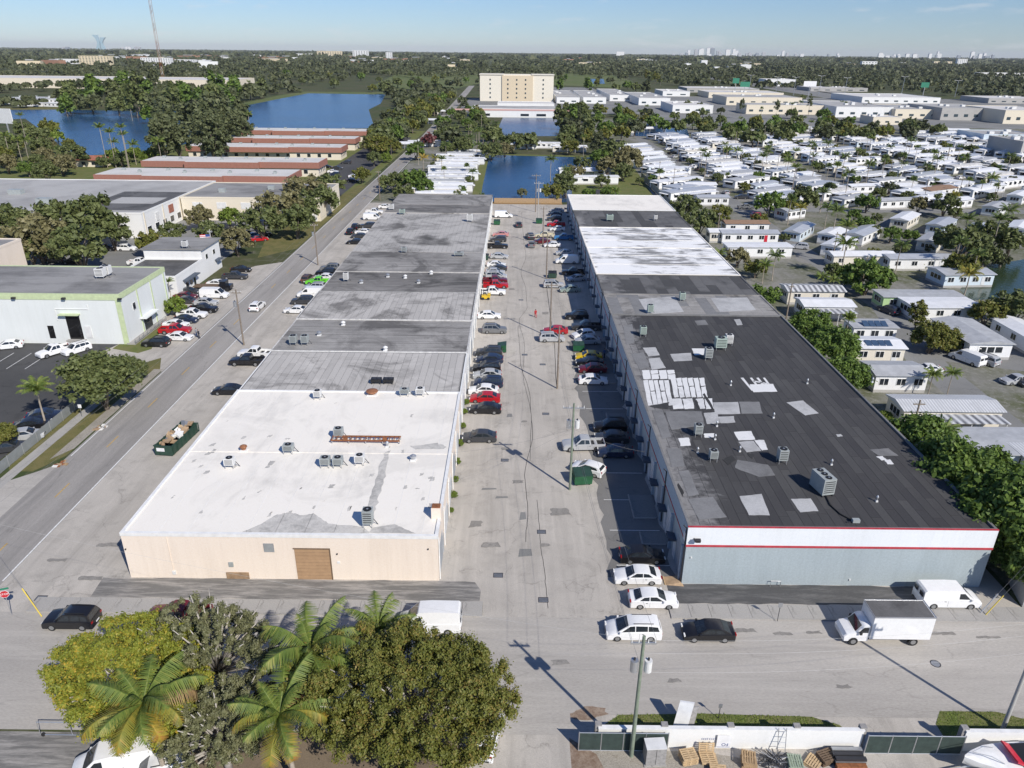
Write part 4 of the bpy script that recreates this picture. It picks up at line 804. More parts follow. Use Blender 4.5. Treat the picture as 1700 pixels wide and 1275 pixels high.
    if not parts:
        allb = MB(); allb.add(body.v, body.f, 0)
        for nm, b in gl: allb.add(b.v, b.f, 1)
        for nm, b, mt in ex:
            if nm in ('headlight', 'tail_light', 'grille', 'bed_liner', 'door_mirror'): allb.add(b.v, b.f, {'lamp_white': 3, 'lamp_red': 4, None: 0}.get(mt, 2))
        for w, r_, l in wheels:
            allb.add([(v[0] + l[0], v[1] + l[1], v[2] + l[2]) for v in w.v], w.f, 2); allb.add([(v[0] + l[0], v[1] + l[1], v[2] + l[2]) for v in r_.v], r_.f, 5)
        o = allb.build(name, [P, M['glass'], M['rubber'], M['lamp_white'], M['lamp_red'], M['rim']], smooth=32)
        return o
    root = bpy.data.objects.new(name, None); COL.objects.link(root); root.empty_display_size = .3
    body.build('body', P, root, smooth=32)
    for nm, b in gl: b.build(nm, M['glass'], root)
    for nm, b, mt in ex: b.build(nm, M[mt] if mt else P, root)
    for w, r_, l in wheels:
        o = w.build('wheel', M['rubber'], root, l, smooth=40); r_.build('rim', M['rim'], o)
    return root
PROTO = {}
def recolour(o, m):
    for ob in [o] + list(o.children):
        if ob.type == 'MESH' and ob.material_slots and ob.material_slots[0].material.name.startswith('paint_'):
            ob.material_slots[0].link = 'OBJECT'; ob.material_slots[0].material = m
CARS = []
WORD = {'sedan': 'sedan', 'hatch': 'hatchback', 'suv': 'sport utility car', 'minivan': 'minivan', 'van': 'cargo van', 'tallvan': 'high roof van', 'pickup': 'pickup truck'}
CAT = {'sedan': 'car', 'hatch': 'car', 'suv': 'car', 'minivan': 'minivan', 'van': 'van', 'tallvan': 'van', 'pickup': 'pickup truck'}
def car(kind, colour, px, py, deg, where, z=0.02, xy=None, sc=1.0, label=None, group='parked vehicles'):
    x, y = xy or G(px, py)
    key = (kind, y < 175)
    if key not in PROTO: PROTO[key] = car_proto(kind, key[1])
    o = copy_tree(PROTO[key]); o.location = (x, y, z); o.rotation_euler = (0, 0, R(deg)); o.scale = (sc, sc, sc)
    recolour(o, M['paint_' + colour]); tag(o, label or f'{colour} {WORD[kind]} {where}', CAT[kind], group)
    CARS.append(o); return o
E_ = 0; W_ = 180; N_ = 90; S_ = -90
# left side of the court, noses towards the pale wall (image left)
LW = 'parked against the left row in the court'
for (k, c, px, py, d) in [('van', 'white', 836, 361, 0), ('sedan', 'pink', 831, 392, 180), ('suv', 'charcoal', 827, 401, 180), ('pickup', 'black', 826, 412, 0), ('sedan', 'silver', 829, 429, 0), ('sedan', 'white', 824, 443, 0), ('sedan', 'charcoal', 826, 449, 180),
        ('sedan', 'silver', 822, 455, 0), ('minivan', 'silver', 824, 462, 0), ('pickup', 'maroon', 822, 470, 0), ('pickup', 'red', 823, 478, 0), ('pickup', 'white', 818, 489, 0), ('sedan', 'white', 812, 528, 0), ('suv', 'gray', 821, 552, 0),
        ('suv', 'charcoal', 812, 590, 180), ('sedan', 'navy', 813, 601, 180), ('suv', 'black', 808, 616, 180), ('sedan', 'silver', 809, 627, 180), ('suv', 'navy', 811, 641, 180), ('sedan', 'white', 803, 653, 180), ('sedan', 'red', 805, 666, 180), ('sedan', 'black', 806, 684, 180), ('sedan', 'charcoal', 796, 731, 180)]:
    car(k, c, px, py, d + U(-3, 3), LW)
RW = 'parked on the shaded right side of the court'
for (k, c, px, py, d) in [('sedan', 'silver', 925, 352, 180), ('sedan', 'navy', 921, 358, 180), ('suv', 'charcoal', 920, 366, 180), ('pickup', 'red', 923, 376, 180), ('sedan', 'white', 925, 383, 180), ('pickup', 'cream', 904, 394, 180), ('pickup', 'blue', 936, 398, 180), ('sedan', 'maroon', 899, 404, 180), ('sedan', 'white', 917, 410, 180),
        ('sedan', 'silver', 937, 423, 180), ('van', 'white', 941, 437, 180), ('pickup', 'black', 952, 456, 180), ('sedan', 'silver', 957, 466, 200), ('suv', 'silver', 919, 477, 0), ('sedan', 'sage', 946, 484, 190), ('suv', 'black', 957, 529, 180), ('pickup', 'charcoal', 973, 547, 180), ('sedan', 'red', 922, 553, 180), ('suv', 'silver', 916, 566, 0),
        ('hatch', 'white', 968, 560, 200), ('sedan', 'silver', 975, 570, 185), ('sedan', 'yellow', 977, 596, 180), ('sedan', 'black', 978, 606, 180), ('sedan', 'maroon', 983, 617, 180), ('sedan', 'white', 984, 636, 0), ('suv', 'black', 1012, 714, 180), ('sedan', 'charcoal', 1015, 732, 180), ('sedan', 'navy', 1021, 756, 180), ('pickup', 'silver', 968, 745, 182), ('hatch', 'white', 976, 784, 152)]:
    car(k, c, px, py, d + U(-2, 2), RW)
for (k, c, px, py, d, w) in [('sedan', 'charcoal', 861, 376, 95, 'driving up the middle of the court far away'), ('suv', 'charcoal', 880, 396, 100, 'standing nose-on in the middle of the court'), ('sedan', 'gray', 883, 409, 85, 'standing lengthwise beside the pole in the court')]: car(k, c, px, py, d, w)
# near end of the court and the cross street
for (k, c, px, py, d, lb) in [('sedan', 'black', 1065, 929, 0, 'black sedan half in the shade by the grey warehouse corner'), ('sedan', 'white', 1057, 963, 180, 'white sedan with dark sunroof next to the grey warehouse corner'), ('sedan', 'white', 1083, 1002, 0, 'white sedan between the sunroof sedan and the sidewalk'),
        ('minivan', 'white', 1050, 1053, 180, 'white minivan with roof rails parked at the court mouth'), ('sedan', 'black', 1174, 1056, 180, 'black sedan parked along the cross street kerb'), ('van', 'white', 1569, 1001, 0, 'white cargo van parked beside the blue grey wall'),
        ('suv', 'black', 122, 1036, 180, 'black car at the kerb half under the yellow green tree'), ('tallvan', 'white', 714, 1042, 180, 'white high roof van behind the big olive green tree'), ('pickup', 'maroon', 300, 1030, 180, 'dark red pickup hidden behind the grey leaved tree'),
        ('suv', 'white', 808, 1226, 80, 'white car under the right edge of the big olive tree'), ('van', 'white', 195, 1275, 195, 'white van under the coconut palm fronds at the lower left'), ('suv', 'white', 262, 1290, 195, 'white car beside the van in the shade at the lower left')]:
    car(k, c, px, py, d, '', label=lb)
# road side of the left row
RS = 'parked between the left row and the road'
for (k, c, px, py, d) in [('sedan', 'white', 640, 346, 0), ('pickup', 'white', 622, 355, 0), ('van', 'white', 619, 365, 0), ('suv', 'charcoal', 611, 378, 180), ('suv', 'black', 591, 380, 90), ('suv', 'black', 583, 388, 90), ('sedan', 'white', 603, 388, 180), ('sedan', 'charcoal', 597, 395, 180), ('sedan', 'black', 590, 405, 180),
        ('suv', 'gray', 548, 449, 180), ('suv', 'black', 541, 457, 180), ('sedan', 'white', 539, 464, 180), ('suv', 'brown', 512, 467, 85), ('pickup', 'lime', 529, 472, 180), ('suv', 'silver', 523, 481, 180), ('van', 'white', 517, 492, 180), ('suv', 'charcoal', 503, 504, 180), ('sedan', 'white', 492, 519, 180),
        ('pickup', 'white', 424, 592, 180), ('pickup', 'black', 411, 605, 180), ('sedan', 'black', 380, 653, 180)]:
    car(k, c, px, py, d + U(-4, 4), RS)
car('suv', 'white', 428, 513, 88, '', label='white car driving along the west road', group='moving vehicles')
# west lots
WL = 'parked in front of the pale green warehouse'
for (k, c, px, py, d) in [('sedan', 'white', 15, 578, 200), ('pickup', 'white', 92, 588, 238), ('suv', 'white', 128, 585, 238)]: car(k, c, px, py, d, WL)
WR = 'in the angled row west of the road'
for (k, c, px, py, d) in [('suv', 'black', 260, 574, 180), ('sedan', 'white', 299, 564, 0), ('pickup', 'red', 292, 553, 0), ('sedan', 'white', 293, 543, 0), ('sedan', 'navy', 309, 535, 0), ('pickup', 'white', 320, 527, 0), ('pickup', 'black', 338, 518, 0), ('sedan', 'silver', 343, 506, 0), ('sedan', 'charcoal', 312, 503, 0), ('sedan', 'maroon', 309, 496, 0), ('sedan', 'charcoal', 314, 488, 0), ('van', 'white', 357, 494, 0), ('pickup', 'charcoal', 391, 463, 0), ('sedan', 'black', 401, 451, 0), ('sedan', 'white', 362, 475, 0)]:
    car(k, c, px, py, d + U(-3, 3), WR)
for (k, c, px, py, d) in [('sedan', 'navy', 76, 695, 20), ('sedan', 'black', 55, 711, 20), ('sedan', 'silver', 44, 728, 20), ('sedan', 'charcoal', 15, 748, 20)]: car(k, c, px, py, d, 'behind the chain fence by the west sidewalk')
for (k, c, px, py, d) in [('suv', 'black', 178, 416, 0), ('suv', 'white', 212, 416, 0), ('pickup', 'white', 233, 440, 0), ('suv', 'charcoal', 92, 436, 180), ('suv', 'black', 122, 438, 180)]: car(k, c, px, py, d, 'in the fenced yard behind the pale green warehouse')
for (k, c, px, py, d) in [('sedan', 'red', 431, 400, 30), ('sedan', 'blue', 424, 394, 30), ('sedan', 'black', 412, 390, 30), ('sedan', 'black', 437, 392, 30)]: car(k, c, px, py, d, 'under the roadside trees to the northwest')
for (k, c, px, py, d) in [('sedan', 'white', 553, 287, 0), ('sedan', 'white', 588, 295, 0), ('sedan', 'black', 543, 279, 0), ('suv', 'charcoal', 575, 272, 180), ('sedan', 'black', 585, 302, 0), ('sedan', 'charcoal', 560, 281, 0), ('suv', 'navy', 555, 292, 180)]: car(k, c, px, py, d, 'in the apartment parking lot')
# trailer park
TP = 'in the trailer park'
for (k, c, px, py, d, w) in [('van', 'white', 1604, 601, 115, 'beside the white home with two roof panels'), ('minivan', 'silver', 1631, 602, 120, 'next to the small white van in the trailer park'), ('sedan', 'silver', 1684, 636, 190, 'at the right edge of the trailer park lane'), ('suv', 'navy', 1474, 519, 110, 'beside the green sided home'), ('sedan', 'white', 1538, 618, 180, 'behind the home with shutters'),
        ('suv', 'red', 1258, 361, 5, 'under trees by the trailer park lane'), ('sedan', 'gray', 1273, 395, 110, 'on the trailer park lane'), ('suv', 'silver', 1327, 413, 160, 'beside the long white homes'), ('suv', 'charcoal', 1230, 330, 175, 'at the trailer lane corner'), ('pickup', 'gray', 1238, 347, 0, 'by the tree at the lane corner'), ('sedan', 'silver', 1205, 322, 90, 'on the trailer lane behind the hedge'), ('suv', 'charcoal', 1712, 640, 190, 'off the right edge of the lane')]:
    car(k, c, px, py, d, w)
pk = [(1101, 240), (1110, 249), (1116, 256), (1120, 262), (1134, 268), (1151, 278), (1160, 283), (1176, 293), (1240, 245), (1249, 252), (1262, 258), (1155, 279), (1454, 262), (1462, 258), (1470, 262), (1528, 285), (1536, 291), (1594, 297), (1573, 303), (1645, 333), (1520, 280), (1460, 330), (1500, 236), (1630, 232), (1655, 240), (1492, 253), (1417, 318)]
for i, (px, py) in enumerate(pk): car(('suv', 'sedan', 'pickup', 'sedan')[i % 4], ('charcoal', 'white', 'black', 'silver', 'navy', 'white')[i % 6], px, py, U(20, 60), 'beside the far trailer homes')
# box truck: cab + cargo box
x, y = G(1458, 1058); t = thing('box_truck', 'white box truck with dark roof parked in the cross street', 'truck', (x, y, .02), PI)
b = MB()
prof = [(1.55, .45), (3.75, .45), (3.8, .95), (3.55, 1.25), (2.75, 1.42), (2.2, 2.15), (1.95, 2.25), (1.55, 2.25)]
n = len(prof); vs = []
for yy, sc_ in ((-1.0, .97), (-.9, 1), (.9, 1), (1.0, .97)): vs += [(1.55 + (p[0] - 1.55) * sc_, yy, .45 + (p[1] - .45) * sc_) for p in prof]
b.add(vs, [tuple(range(n)), tuple(range(3 * n + n - 1, 3 * n - 1, -1))] + [(i * n + k, i * n + (k + 1) % n, (i + 1) * n + (k + 1) % n, (i + 1) * n + k) for i in range(3) for k in range(n)]).build('cab', M['paint_white'], t, smooth=30)
bx = MB().box(-3.95, 1.5, -1.17, 1.17, .85, 3.35).build('cargo_box', M['paint_white'], t); MB().box(-3.85, 1.45, -1.08, 1.08, 3.35, 3.37).build('roof_skin', M['roof_charcoal'], bx)
for yy in (-1.19, 1.14): MB().box(-3.97, 1.52, yy, yy + .05, 3.28, 3.40).build('roof_rail', M['metal_galv'], bx)
for xx in (-3.99, 1.49): MB().box(xx, xx + .04, -1.14, 1.14, 3.28, 3.40).build('roof_rail', M['metal_galv'], bx)
MB().box(-4.0, -3.955, -1.1, 1.1, .95, 3.2).build('rear_shutter', M['metal_gray'], t); MB().box(-3.9, 1.6, -.5, .5, .55, .85).build('chassis', M['plastic_black'], t)
MB().add([(2.26, -.8, 2.1), (2.77, -.86, 1.46), (2.77, .86, 1.46), (2.26, .8, 2.1)], [(0, 1, 2, 3)]).build('windshield', M['glass'], t).location = (.03, 0, .02)
for sy in (-1, 1): MB().add([(1.65, sy * 1.006, 1.4), (2.55, sy * 1.006, 1.4), (2.1, sy * 1.006, 2.02), (1.65, sy * 1.006, 2.02)], [(0, 1, 2, 3) if sy < 0 else (3, 2, 1, 0)]).build('side_window', M['glass'], t); MB().box(3.76, 3.82, sy * .72 - .16, sy * .72 + .16, .75, .95).build('headlight', M['lamp_white'], t); MB().box(2.3, 2.5, sy * 1.2 - .06, sy * 1.2 + .06, 1.35, 1.7).build('door_mirror', M['plastic_black'], t)
for xx in (-2.6, 2.85):
    for sy in (-1, 1): w = MB().tube([(0, -.14, 0), (0, .14, 0)], .42, 18).build('wheel', M['rubber'], t, (xx, sy * .92, .42)); MB().tube([(0, sy * .142, 0), (0, sy * .16, 0)], .24, 10).build('rim', M['rim'], w)
# tow truck with brown flat bed west of the road
x, y = G(357, 482); t = thing('flatbed_truck', 'dark flatbed tow truck with brown deck by the white office building', 'truck', (x, y, .02), 0)
MB().box(-4.4, 1.4, -1.15, 1.15, .95, 1.12).build('deck', M['wood_dark'], t); MB().box(-4.2, 3.4, -.5, .5, .55, .95).build('chassis', M['plastic_black'], t)
MB().box(1.6, 2.9, -1.0, 1.0, .6, 2.3).box(2.9, 3.9, -.95, .95, .6, 1.4).build('cab', M['paint_black'], t, smooth=30); MB().box(2.905, 2.93, -.85, .85, 1.5, 2.15).build('windshield', M['glass'], t)
for xx in (-2.8, 3.1):
    for sy in (-1, 1): MB().tube([(0, -.15, 0), (0, .15, 0)], .45, 14).build('wheel', M['rubber'], t, (xx, sy * .9, .45))
# forklift
x, y = G(806, 497); t = thing('forklift', 'yellow forklift beside the white pickup in the court', 'forklift', (x, y, .02), PI)
MB().box(-1.0, .8, -.55, .55, .3, 1.0).box(-1.1, -.4, -.55, .55, .9, 1.3).build('body', M['yellow_machine'], t); MB().box(.8, .95, -.45, -.33, .1, 2.2).box(.8, .95, .33, .45, .1, 2.2).build('mast', M['metal_dark'], t)
for sy in (-1, 1): MB().box(.95, 2.0, sy * .3 - .06, sy * .3 + .06, .12, .18).build('fork', M['metal_dark'], t)
MB().box(-.6, .5, -.5, .5, 2.0, 2.06).build('overhead_guard', M['metal_dark'], t)
for xx in (-.5, .4):
    for sy in (-1, 1): MB().box(xx - .04, xx + .04, sy * .47 - .04, sy * .47 + .04, 1.0, 2.0).build('guard_post', M['metal_dark'], t)
for xx in (-.65, .55):
    for sy in (-1, 1): MB().tube([(0, -.1, 0), (0, .1, 0)], .3, 12).build('wheel', M['rubber'], t, (xx, sy * .5, .3))
for p in list(PROTO.values()): remove_tree(p)
LOOK = {'leaf_oak': 'dark green', 'leaf_ficus': 'deep green', 'leaf_olive': 'olive green', 'leaf_far': 'dull green', 'leaf_brown': 'brownish', 'leaf_bright': 'bright green', 'leaf_pine': 'grey green', 'leaf_maroon': 'maroon', 'leaf_gray': 'pale grey green', 'leaf_yellow': 'yellow green'}
# ---------------------------------------------------------------- trees and palms
def quads_mesh(name, P, mat, smooth=False):
    """P: (n,4,3) leaf quads -> one mesh"""
    n = len(P); me = bpy.data.meshes.new(name)
    me.vertices.add(n * 4); me.vertices.foreach_set('co', P.reshape(-1).astype(np.float32))
    me.loops.add(n * 4); me.loops.foreach_set('vertex_index', np.arange(n * 4, dtype=np.int32))
    me.polygons.add(n); me.polygons.foreach_set('loop_start', np.arange(0, n * 4, 4, dtype=np.int32)); me.polygons.foreach_set('loop_total', np.full(n, 4, dtype=np.int32))
    me.materials.append(mat); me.update(calc_edges=True); return me
def leaf_quads(rg, C, Rr, per, size, flat=.0, asp=1.7, up=.35):
    """leaves on the shell of clumps: centres C (k,3), radii Rr (k,)"""
    k = len(C); n = k * per
    c = np.repeat(C, per, 0); r = np.repeat(Rr, per)
    d = rg.normal(size=(n, 3)); d[:, 2] = d[:, 2] * .85 + up * .6; d /= np.linalg.norm(d, axis=1)[:, None]
    pos = c + d * (r * np.clip(np.abs(rg.normal(.58, .34, n)), .05, 1.5))[:, None]
    pos[:, 2] -= flat * 0
    nrm = d + rg.normal(size=(n, 3)) * .55; nrm[:, 2] += up; nrm /= np.linalg.norm(nrm, axis=1)[:, None]
    t = np.cross(nrm, rg.normal(size=(n, 3))); t /= np.linalg.norm(t, axis=1)[:, None] + 1e-9
    b = np.cross(nrm, t); s = size * rg.uniform(.6, 1.35, n)
    t *= (s * asp / 2)[:, None]; b *= (s / 2)[:, None]
    P = np.stack([pos - t, pos - t * .1 - b, pos + t, pos + t * .1 + b], 1)
    return P
def crown_clumps(rg, k, rx, ry, rz, zc, cr=(.22, .36), low=-.45):
    """clumps over an uneven ellipsoid"""
    nl = 9 if k > 150 else 5; lob = rg.normal(size=(nl, 3)); lob /= np.linalg.norm(lob, axis=1)[:, None]; amp = rg.uniform(-.22, .25, nl) * (1.9 if k > 150 else 1)
    C = []; Rr = []
    while len(C) < k:
        d = rg.normal(size=3); d /= np.linalg.norm(d)
        if d[2] < low: continue
        f = 1 + sum(a * max(0, d @ l) ** (4 if k > 150 else 2) for a, l in zip(amp, lob))
        q = (rg.uniform(.30, .92) ** .6 if k <= 150 else rg.uniform(.42, .98) ** .7) * f
        C.append((d[0] * rx * q, d[1] * ry * q, zc + d[2] * rz * q)); Rr.append(rg.uniform(*cr) * (rx + ry + rz) / 3)
    return np.array(C), np.array(Rr)
def limb_mesh(name, rg, C, trunk_h, r0, mat, k=7, lean=(0, 0), reach=1.0):
    b = MB(); top = Vector((lean[0], lean[1], trunk_h))
    b.tube([(0, 0, -.1), (lean[0] * .4, lean[1] * .4, trunk_h * .5), top], [r0, r0 * .8, r0 * .66], 8)
    idx = rg.choice(len(C), min(k, len(C)), replace=False)
    for i in idx:
        e = top + (Vector(C[i]) - top) * reach; m_ = top.lerp(e, .5) + Vector((0, 0, .12 * (e - top).length * .5))
        b.tube([top - Vector((0, 0, .2)), m_, e], [r0 * .5, r0 * .3, r0 * .1], 5)
    me = bpy.data.meshes.new(name); me.from_pydata(b.v, [], b.f); me.materials.append(mat)
    me.polygons.foreach_set('use_smooth', [True] * len(me.polygons)); me.update(); return me
TREE_PROTO = {}
def tree_proto(kind, lod, var):
    """unit trees: crown width 1, ground at 0; scaled when placed"""
    key = (kind, lod, var)
    if key in TREE_PROTO: return TREE_PROTO[key]
    rg = np.random.default_rng(abs(hash((kind, lod, var).__repr__())) % 1000 if False else sum(map(ord, kind)) * 7 + lod * 131 + var * 17)
    k, per, sz = {0: (120, 130, .026), 1: (64, 66, .045), 2: (26, 24, .11)}[lod]
    if kind == 'round': rx, ry, rz, zc, th = .5, .5, .34, .40, .2
    elif kind == 'tall': rx, ry, rz, zc, th = .46, .46, .66, .64, .3
    elif kind == 'bush': rx, ry, rz, zc, th = .5, .48, .40, .34, .1
    elif kind == 'column': rx, ry, rz, zc, th = .4, .4, 1.6, 1.75, .3
    C, Rr = crown_clumps(rg, k, rx * .82, ry * .82, rz * .82, zc, (.12, .24) if lod < 2 else (.24, .36), -.75 if kind == 'tall' else -.5)
    P = leaf_quads(rg, C, Rr, per, sz)
    cm = quads_mesh('crown', P, M['leaf_oak']); tm = limb_mesh('trunk', rg, C, th, .03, M['bark'], 6 if lod < 2 else 2)
    TREE_PROTO[key] = (cm, tm); return TREE_PROTO[key]
TREES = []
def tree(X, Y, w, kind='round', mat='leaf_oak', label='', group='trees', hs=1.0, lod=None, name=None, bark='bark'):
    if lod is None: lod = 0 if Y < 130 else 1 if Y < 420 else 2
    cm, tm = tree_proto(kind, lod, random.randrange(3))
    nm = name or {'round': LOOK[mat].replace(' ', '_') + '_tree', 'tall': 'tall_' + LOOK[mat].replace(' ', '_') + '_tree', 'bush': 'shrub', 'column': 'columnar_tree'}[kind]
    t = thing(nm, label, 'shrub' if kind == 'bush' else 'tree', (X, Y, 0), U(0, 6.28), group); t.scale = (w, w * U(.9, 1.1), w * hs)
    o = link('crown', cm, t); o.material_slots[0].link = 'OBJECT'; o.material_slots[0].material = M[mat]
    o = link('trunk', tm, t)
    if bark != 'bark': o.material_slots[0].link = 'OBJECT'; o.material_slots[0].material = M[bark]
    TREES.append(t); return t
def tree_px(px, py, wpx, kind='round', mat='leaf_oak', label='', group='trees', hs=1.0, zc=None, **k):
    """canopy centre pixel and canopy width in pixels"""
    z = 4.0 if zc is None else zc
    for _ in range(4):
        X, Y = G(px, py, z); d = project(X, Y, z)[2]; w = wpx * d / F_PX
        if zc is None: z = w * {'round': .40, 'tall': .64, 'bush': .34, 'column': 1.75}[kind] * hs
    return tree(X, Y, w, kind, mat, label, group, hs, **k)
# ---- palms
def frond_quads(L, n, droop, wid, seed, two=True):
    rg = np.random.default_rng(seed); Q = []; spine = []
    for i in range(n + 1):
        t = i / n; a = .75 - droop * t * t * 1.9
        spine.append((t, a))
    pts = [np.zeros(3)]; ang = [s[1] for s in spine]
    for i in range(n): pts.append(pts[-1] + np.array([math.cos(ang[i]), 0, math.sin(ang[i])]) * L / n)
    for i in range(1, n + 1):
        t = i / n; ll = wid * math.sin(PI * min(1, t * .93 + .05)) ** .6 * (1 if t < .95 else .6)
        d = pts[i] - pts[i - 1]; d /= np.linalg.norm(d)
        for sy in (-1, 1):
            v = np.array([.45, sy * 1.0, -.35 - .35 * t + rg.normal() * .12]); v = v / np.linalg.norm(v) * ll * rg.uniform(.85, 1.1)
            w = d * (L / n) * .52; p = pts[i]
            Q.append([p - w, p + w, p + v + w * .25 + np.array([0, 0, -.1 * ll]), p + v - w * .15 + np.array([0, 0, -.1 * ll])])
        r = np.array([0, .012 * L * .6, 0]); Q.append([pts[i - 1] - r, pts[i] - r, pts[i] + r, pts[i - 1] + r])
    return np.array(Q)
def rotz(P, a, tilt=0):
    ct, st = math.cos(tilt), math.sin(tilt); x = P[..., 0] * ct - P[..., 2] * st; z = P[..., 0] * st + P[..., 2] * ct; y = P[..., 1]
    ca, sa = math.cos(a), math.sin(a); return np.stack([x * ca - y * sa, x * sa + y * ca, z], -1)
PALM_PROTO = {}
def palm_proto(kind, lod, var):
    key = (kind, lod, var)
    if key in PALM_PROTO: return PALM_PROTO[key]
    rg = np.random.default_rng(var * 31 + lod * 7 + len(kind)); Q = []
    nf, ns = (22, 22) if lod == 0 else (16, 12) if lod == 1 else (12, 7)
    for i in range(nf):
        a = i * 2.4 + rg.uniform(-.2, .2); lv = i / nf
        if kind == 'coconut': P = frond_quads(1.0, ns, .55 + .5 * lv, .24, i, True); P = rotz(P, a, .35 - 1.0 * lv)
        elif kind == 'royal': P = frond_quads(.9, ns, .8, .2, i); P = rotz(P, a, .5 - .9 * lv)
        else: P = frond_quads(.62, ns, .5, .30, i); P = rotz(P, a, .75 - 1.6 * lv)
        Q.append(P)
    cm = quads_mesh('crown', np.concatenate(Q), M['frond'])
    b = MB(); l = rg.uniform(-.08, .08); b.tube([(0, 0, -1), (l, 0, -.5), (0, 0, .06)], [.055, .042, .04], 8)   # unit trunk, rescaled on placing
    me = bpy.data.meshes.new('trunk'); me.from_pydata(b.v, [], b.f); me.materials.append(M['palm_trunk']); me.update()
    PALM_PROTO[key] = (cm, me); return PALM_PROTO[key]
def palm(X, Y, h, r, kind='coconut', mat='frond', label='', group='palms'):
    lod = 0 if Y < 140 else 1 if Y < 330 else 2
    cm, tm = palm_proto(kind, lod, random.randrange(3))
    t = thing({'coconut': 'coconut_palm', 'royal': 'royal_palm', 'fan': 'fan_palm'}[kind], label, 'palm', (X, Y, 0), U(0, 6.28), group)
    o = link('crown', cm, t, (0, 0, h)); o.scale = (r, r, r); o.material_slots[0].link = 'OBJECT'; o.material_slots[0].material = M[mat]
    o = link('trunk', tm, t, (0, 0, h)); o.scale = (r * .9 if r < 3 else 2.9, r * .9 if r < 3 else 2.9, h)
    TREES.append(t); return t
def palm_px(px, py, h, r, kind='coconut', mat='frond', label='', group='palms'):
    X, Y = G(px, py, h); return palm(X, Y, h, r, kind, mat, label, group)
# ---- the big trees in the foreground, built leaf by leaf
def big_tree(name, label, px, py, zc, rx, ry, rz, k, per, size, mat, bark='bark_pale', seed=1, limbs=40, cr=(.065, .14), low=-.5):
    X, Y = G(px, py, zc); rg = np.random.default_rng(seed)
    t = thing(name, label, 'tree', (X, Y, 0), 0, 'foreground trees')
    C, Rr = crown_clumps(rg, k, rx * .9, ry * .9, rz * .9, zc, cr, low)
    link('crown', quads_mesh('crown', leaf_quads(rg, C, Rr, per, size), M[mat]), t)
    link('trunk', limb_mesh('trunk', rg, C, zc * .5, .32, M[bark], limbs, reach=1.16 if limbs in (50, 60) and mat == 'leaf_gray' else 1.0), t); return t
big_tree('yellow_green_tree', 'broad yellow green tree beside the black car at lower left', 212, 1122, 4.6, 7.0, 6.2, 3.6, 420, 330, .12, 'leaf_yellow', seed=3)
big_tree('gray_leaved_tree', 'grey green tree with pale twigs behind the leftmost palm', 352, 1075, 5.0, 5.2, 4.2, 3.6, 300, 240, .105, 'leaf_gray', seed=4, limbs=60, cr=(.06, .13))
big_tree('gray_leaved_tree', 'grey green tree with pale twigs at the bottom edge between palms', 365, 1205, 4.4, 4.2, 3.6, 3.2, 250, 240, .105, 'leaf_gray', seed=5, limbs=50, cr=(.06, .13))
big_tree('olive_tree', 'huge olive brown leafy tree at the bottom centre', 690, 1158, 5.6, 8.6, 7.0, 4.6, 640, 330, .115, 'leaf_olive', seed=6, cr=(.055, .12), limbs=60)
def big_palm(label, px, py, h, r, seed, yellow=.3):
    X, Y = G(px, py, h); rg = np.random.default_rng(seed)
    t = thing('coconut_palm', label, 'palm', (X, Y, 0), 0, 'foreground palms')
    b = MB(); b.tube([(.5, -.3, -.1), (.35, -.2, h * .4), (.1, 0, h * .8), (0, 0, h)], [.22, .17, .15, .14], 9); b.build('trunk', M['palm_trunk'], t, smooth=60)
    cache = [quads_mesh('frond', frond_quads(r, 38, .55 + .22 * i, r * .23, 50 + i + seed * 9), M['frond']) for i in range(4)]
    nf = 20
    for i in range(nf):
        lv = i / nf; o = link('frond', cache[min(3, int(lv * 4))], t, (0, 0, h)); o.rotation_euler = (rg.uniform(-.35, .35), -(.45 - 1.15 * lv) + rg.uniform(-.15, .15), i * 2.39996 + rg.uniform(-.25, .25)); s = rg.uniform(.85, 1.12) * (.75 if i < 3 else 1); o.scale = (s, s, s)
        o.material_slots[0].link = 'OBJECT'; o.material_slots[0].material = M['frond_dead' if i == nf - 1 or (i == nf - 4 and yellow > .3) else 'frond_yellow' if lv > 1 - yellow * .5 else 'frond_mix' if lv > 1 - yellow else 'frond']
    for i in range(5): MB().tube([(0, 0, .18), (0, 0, .12), (0, 0, -.12), (0, 0, -.18)], [.03, .12, .12, .03], 8).build('coconut', M['frond_mix'], t, (.26 * math.cos(i * 1.25), .26 * math.sin(i * 1.25), h - .3))
big_palm('coconut palm with golden lower fronds in front of the yellow green tree', 237, 1168, 7.5, 4.4, 1, .45)
big_palm('green coconut palm behind the big olive tree, next to the grey tree', 515, 1078, 8.0, 4.6, 2, .12)
big_palm('coconut palm with golden drooping fronds left of the big olive tree', 464, 1186, 7.0, 4.2, 3, .45)
big_palm('green coconut palm partly hidden behind the big olive tree top', 628, 1040, 6.5, 3.2, 4, .1)
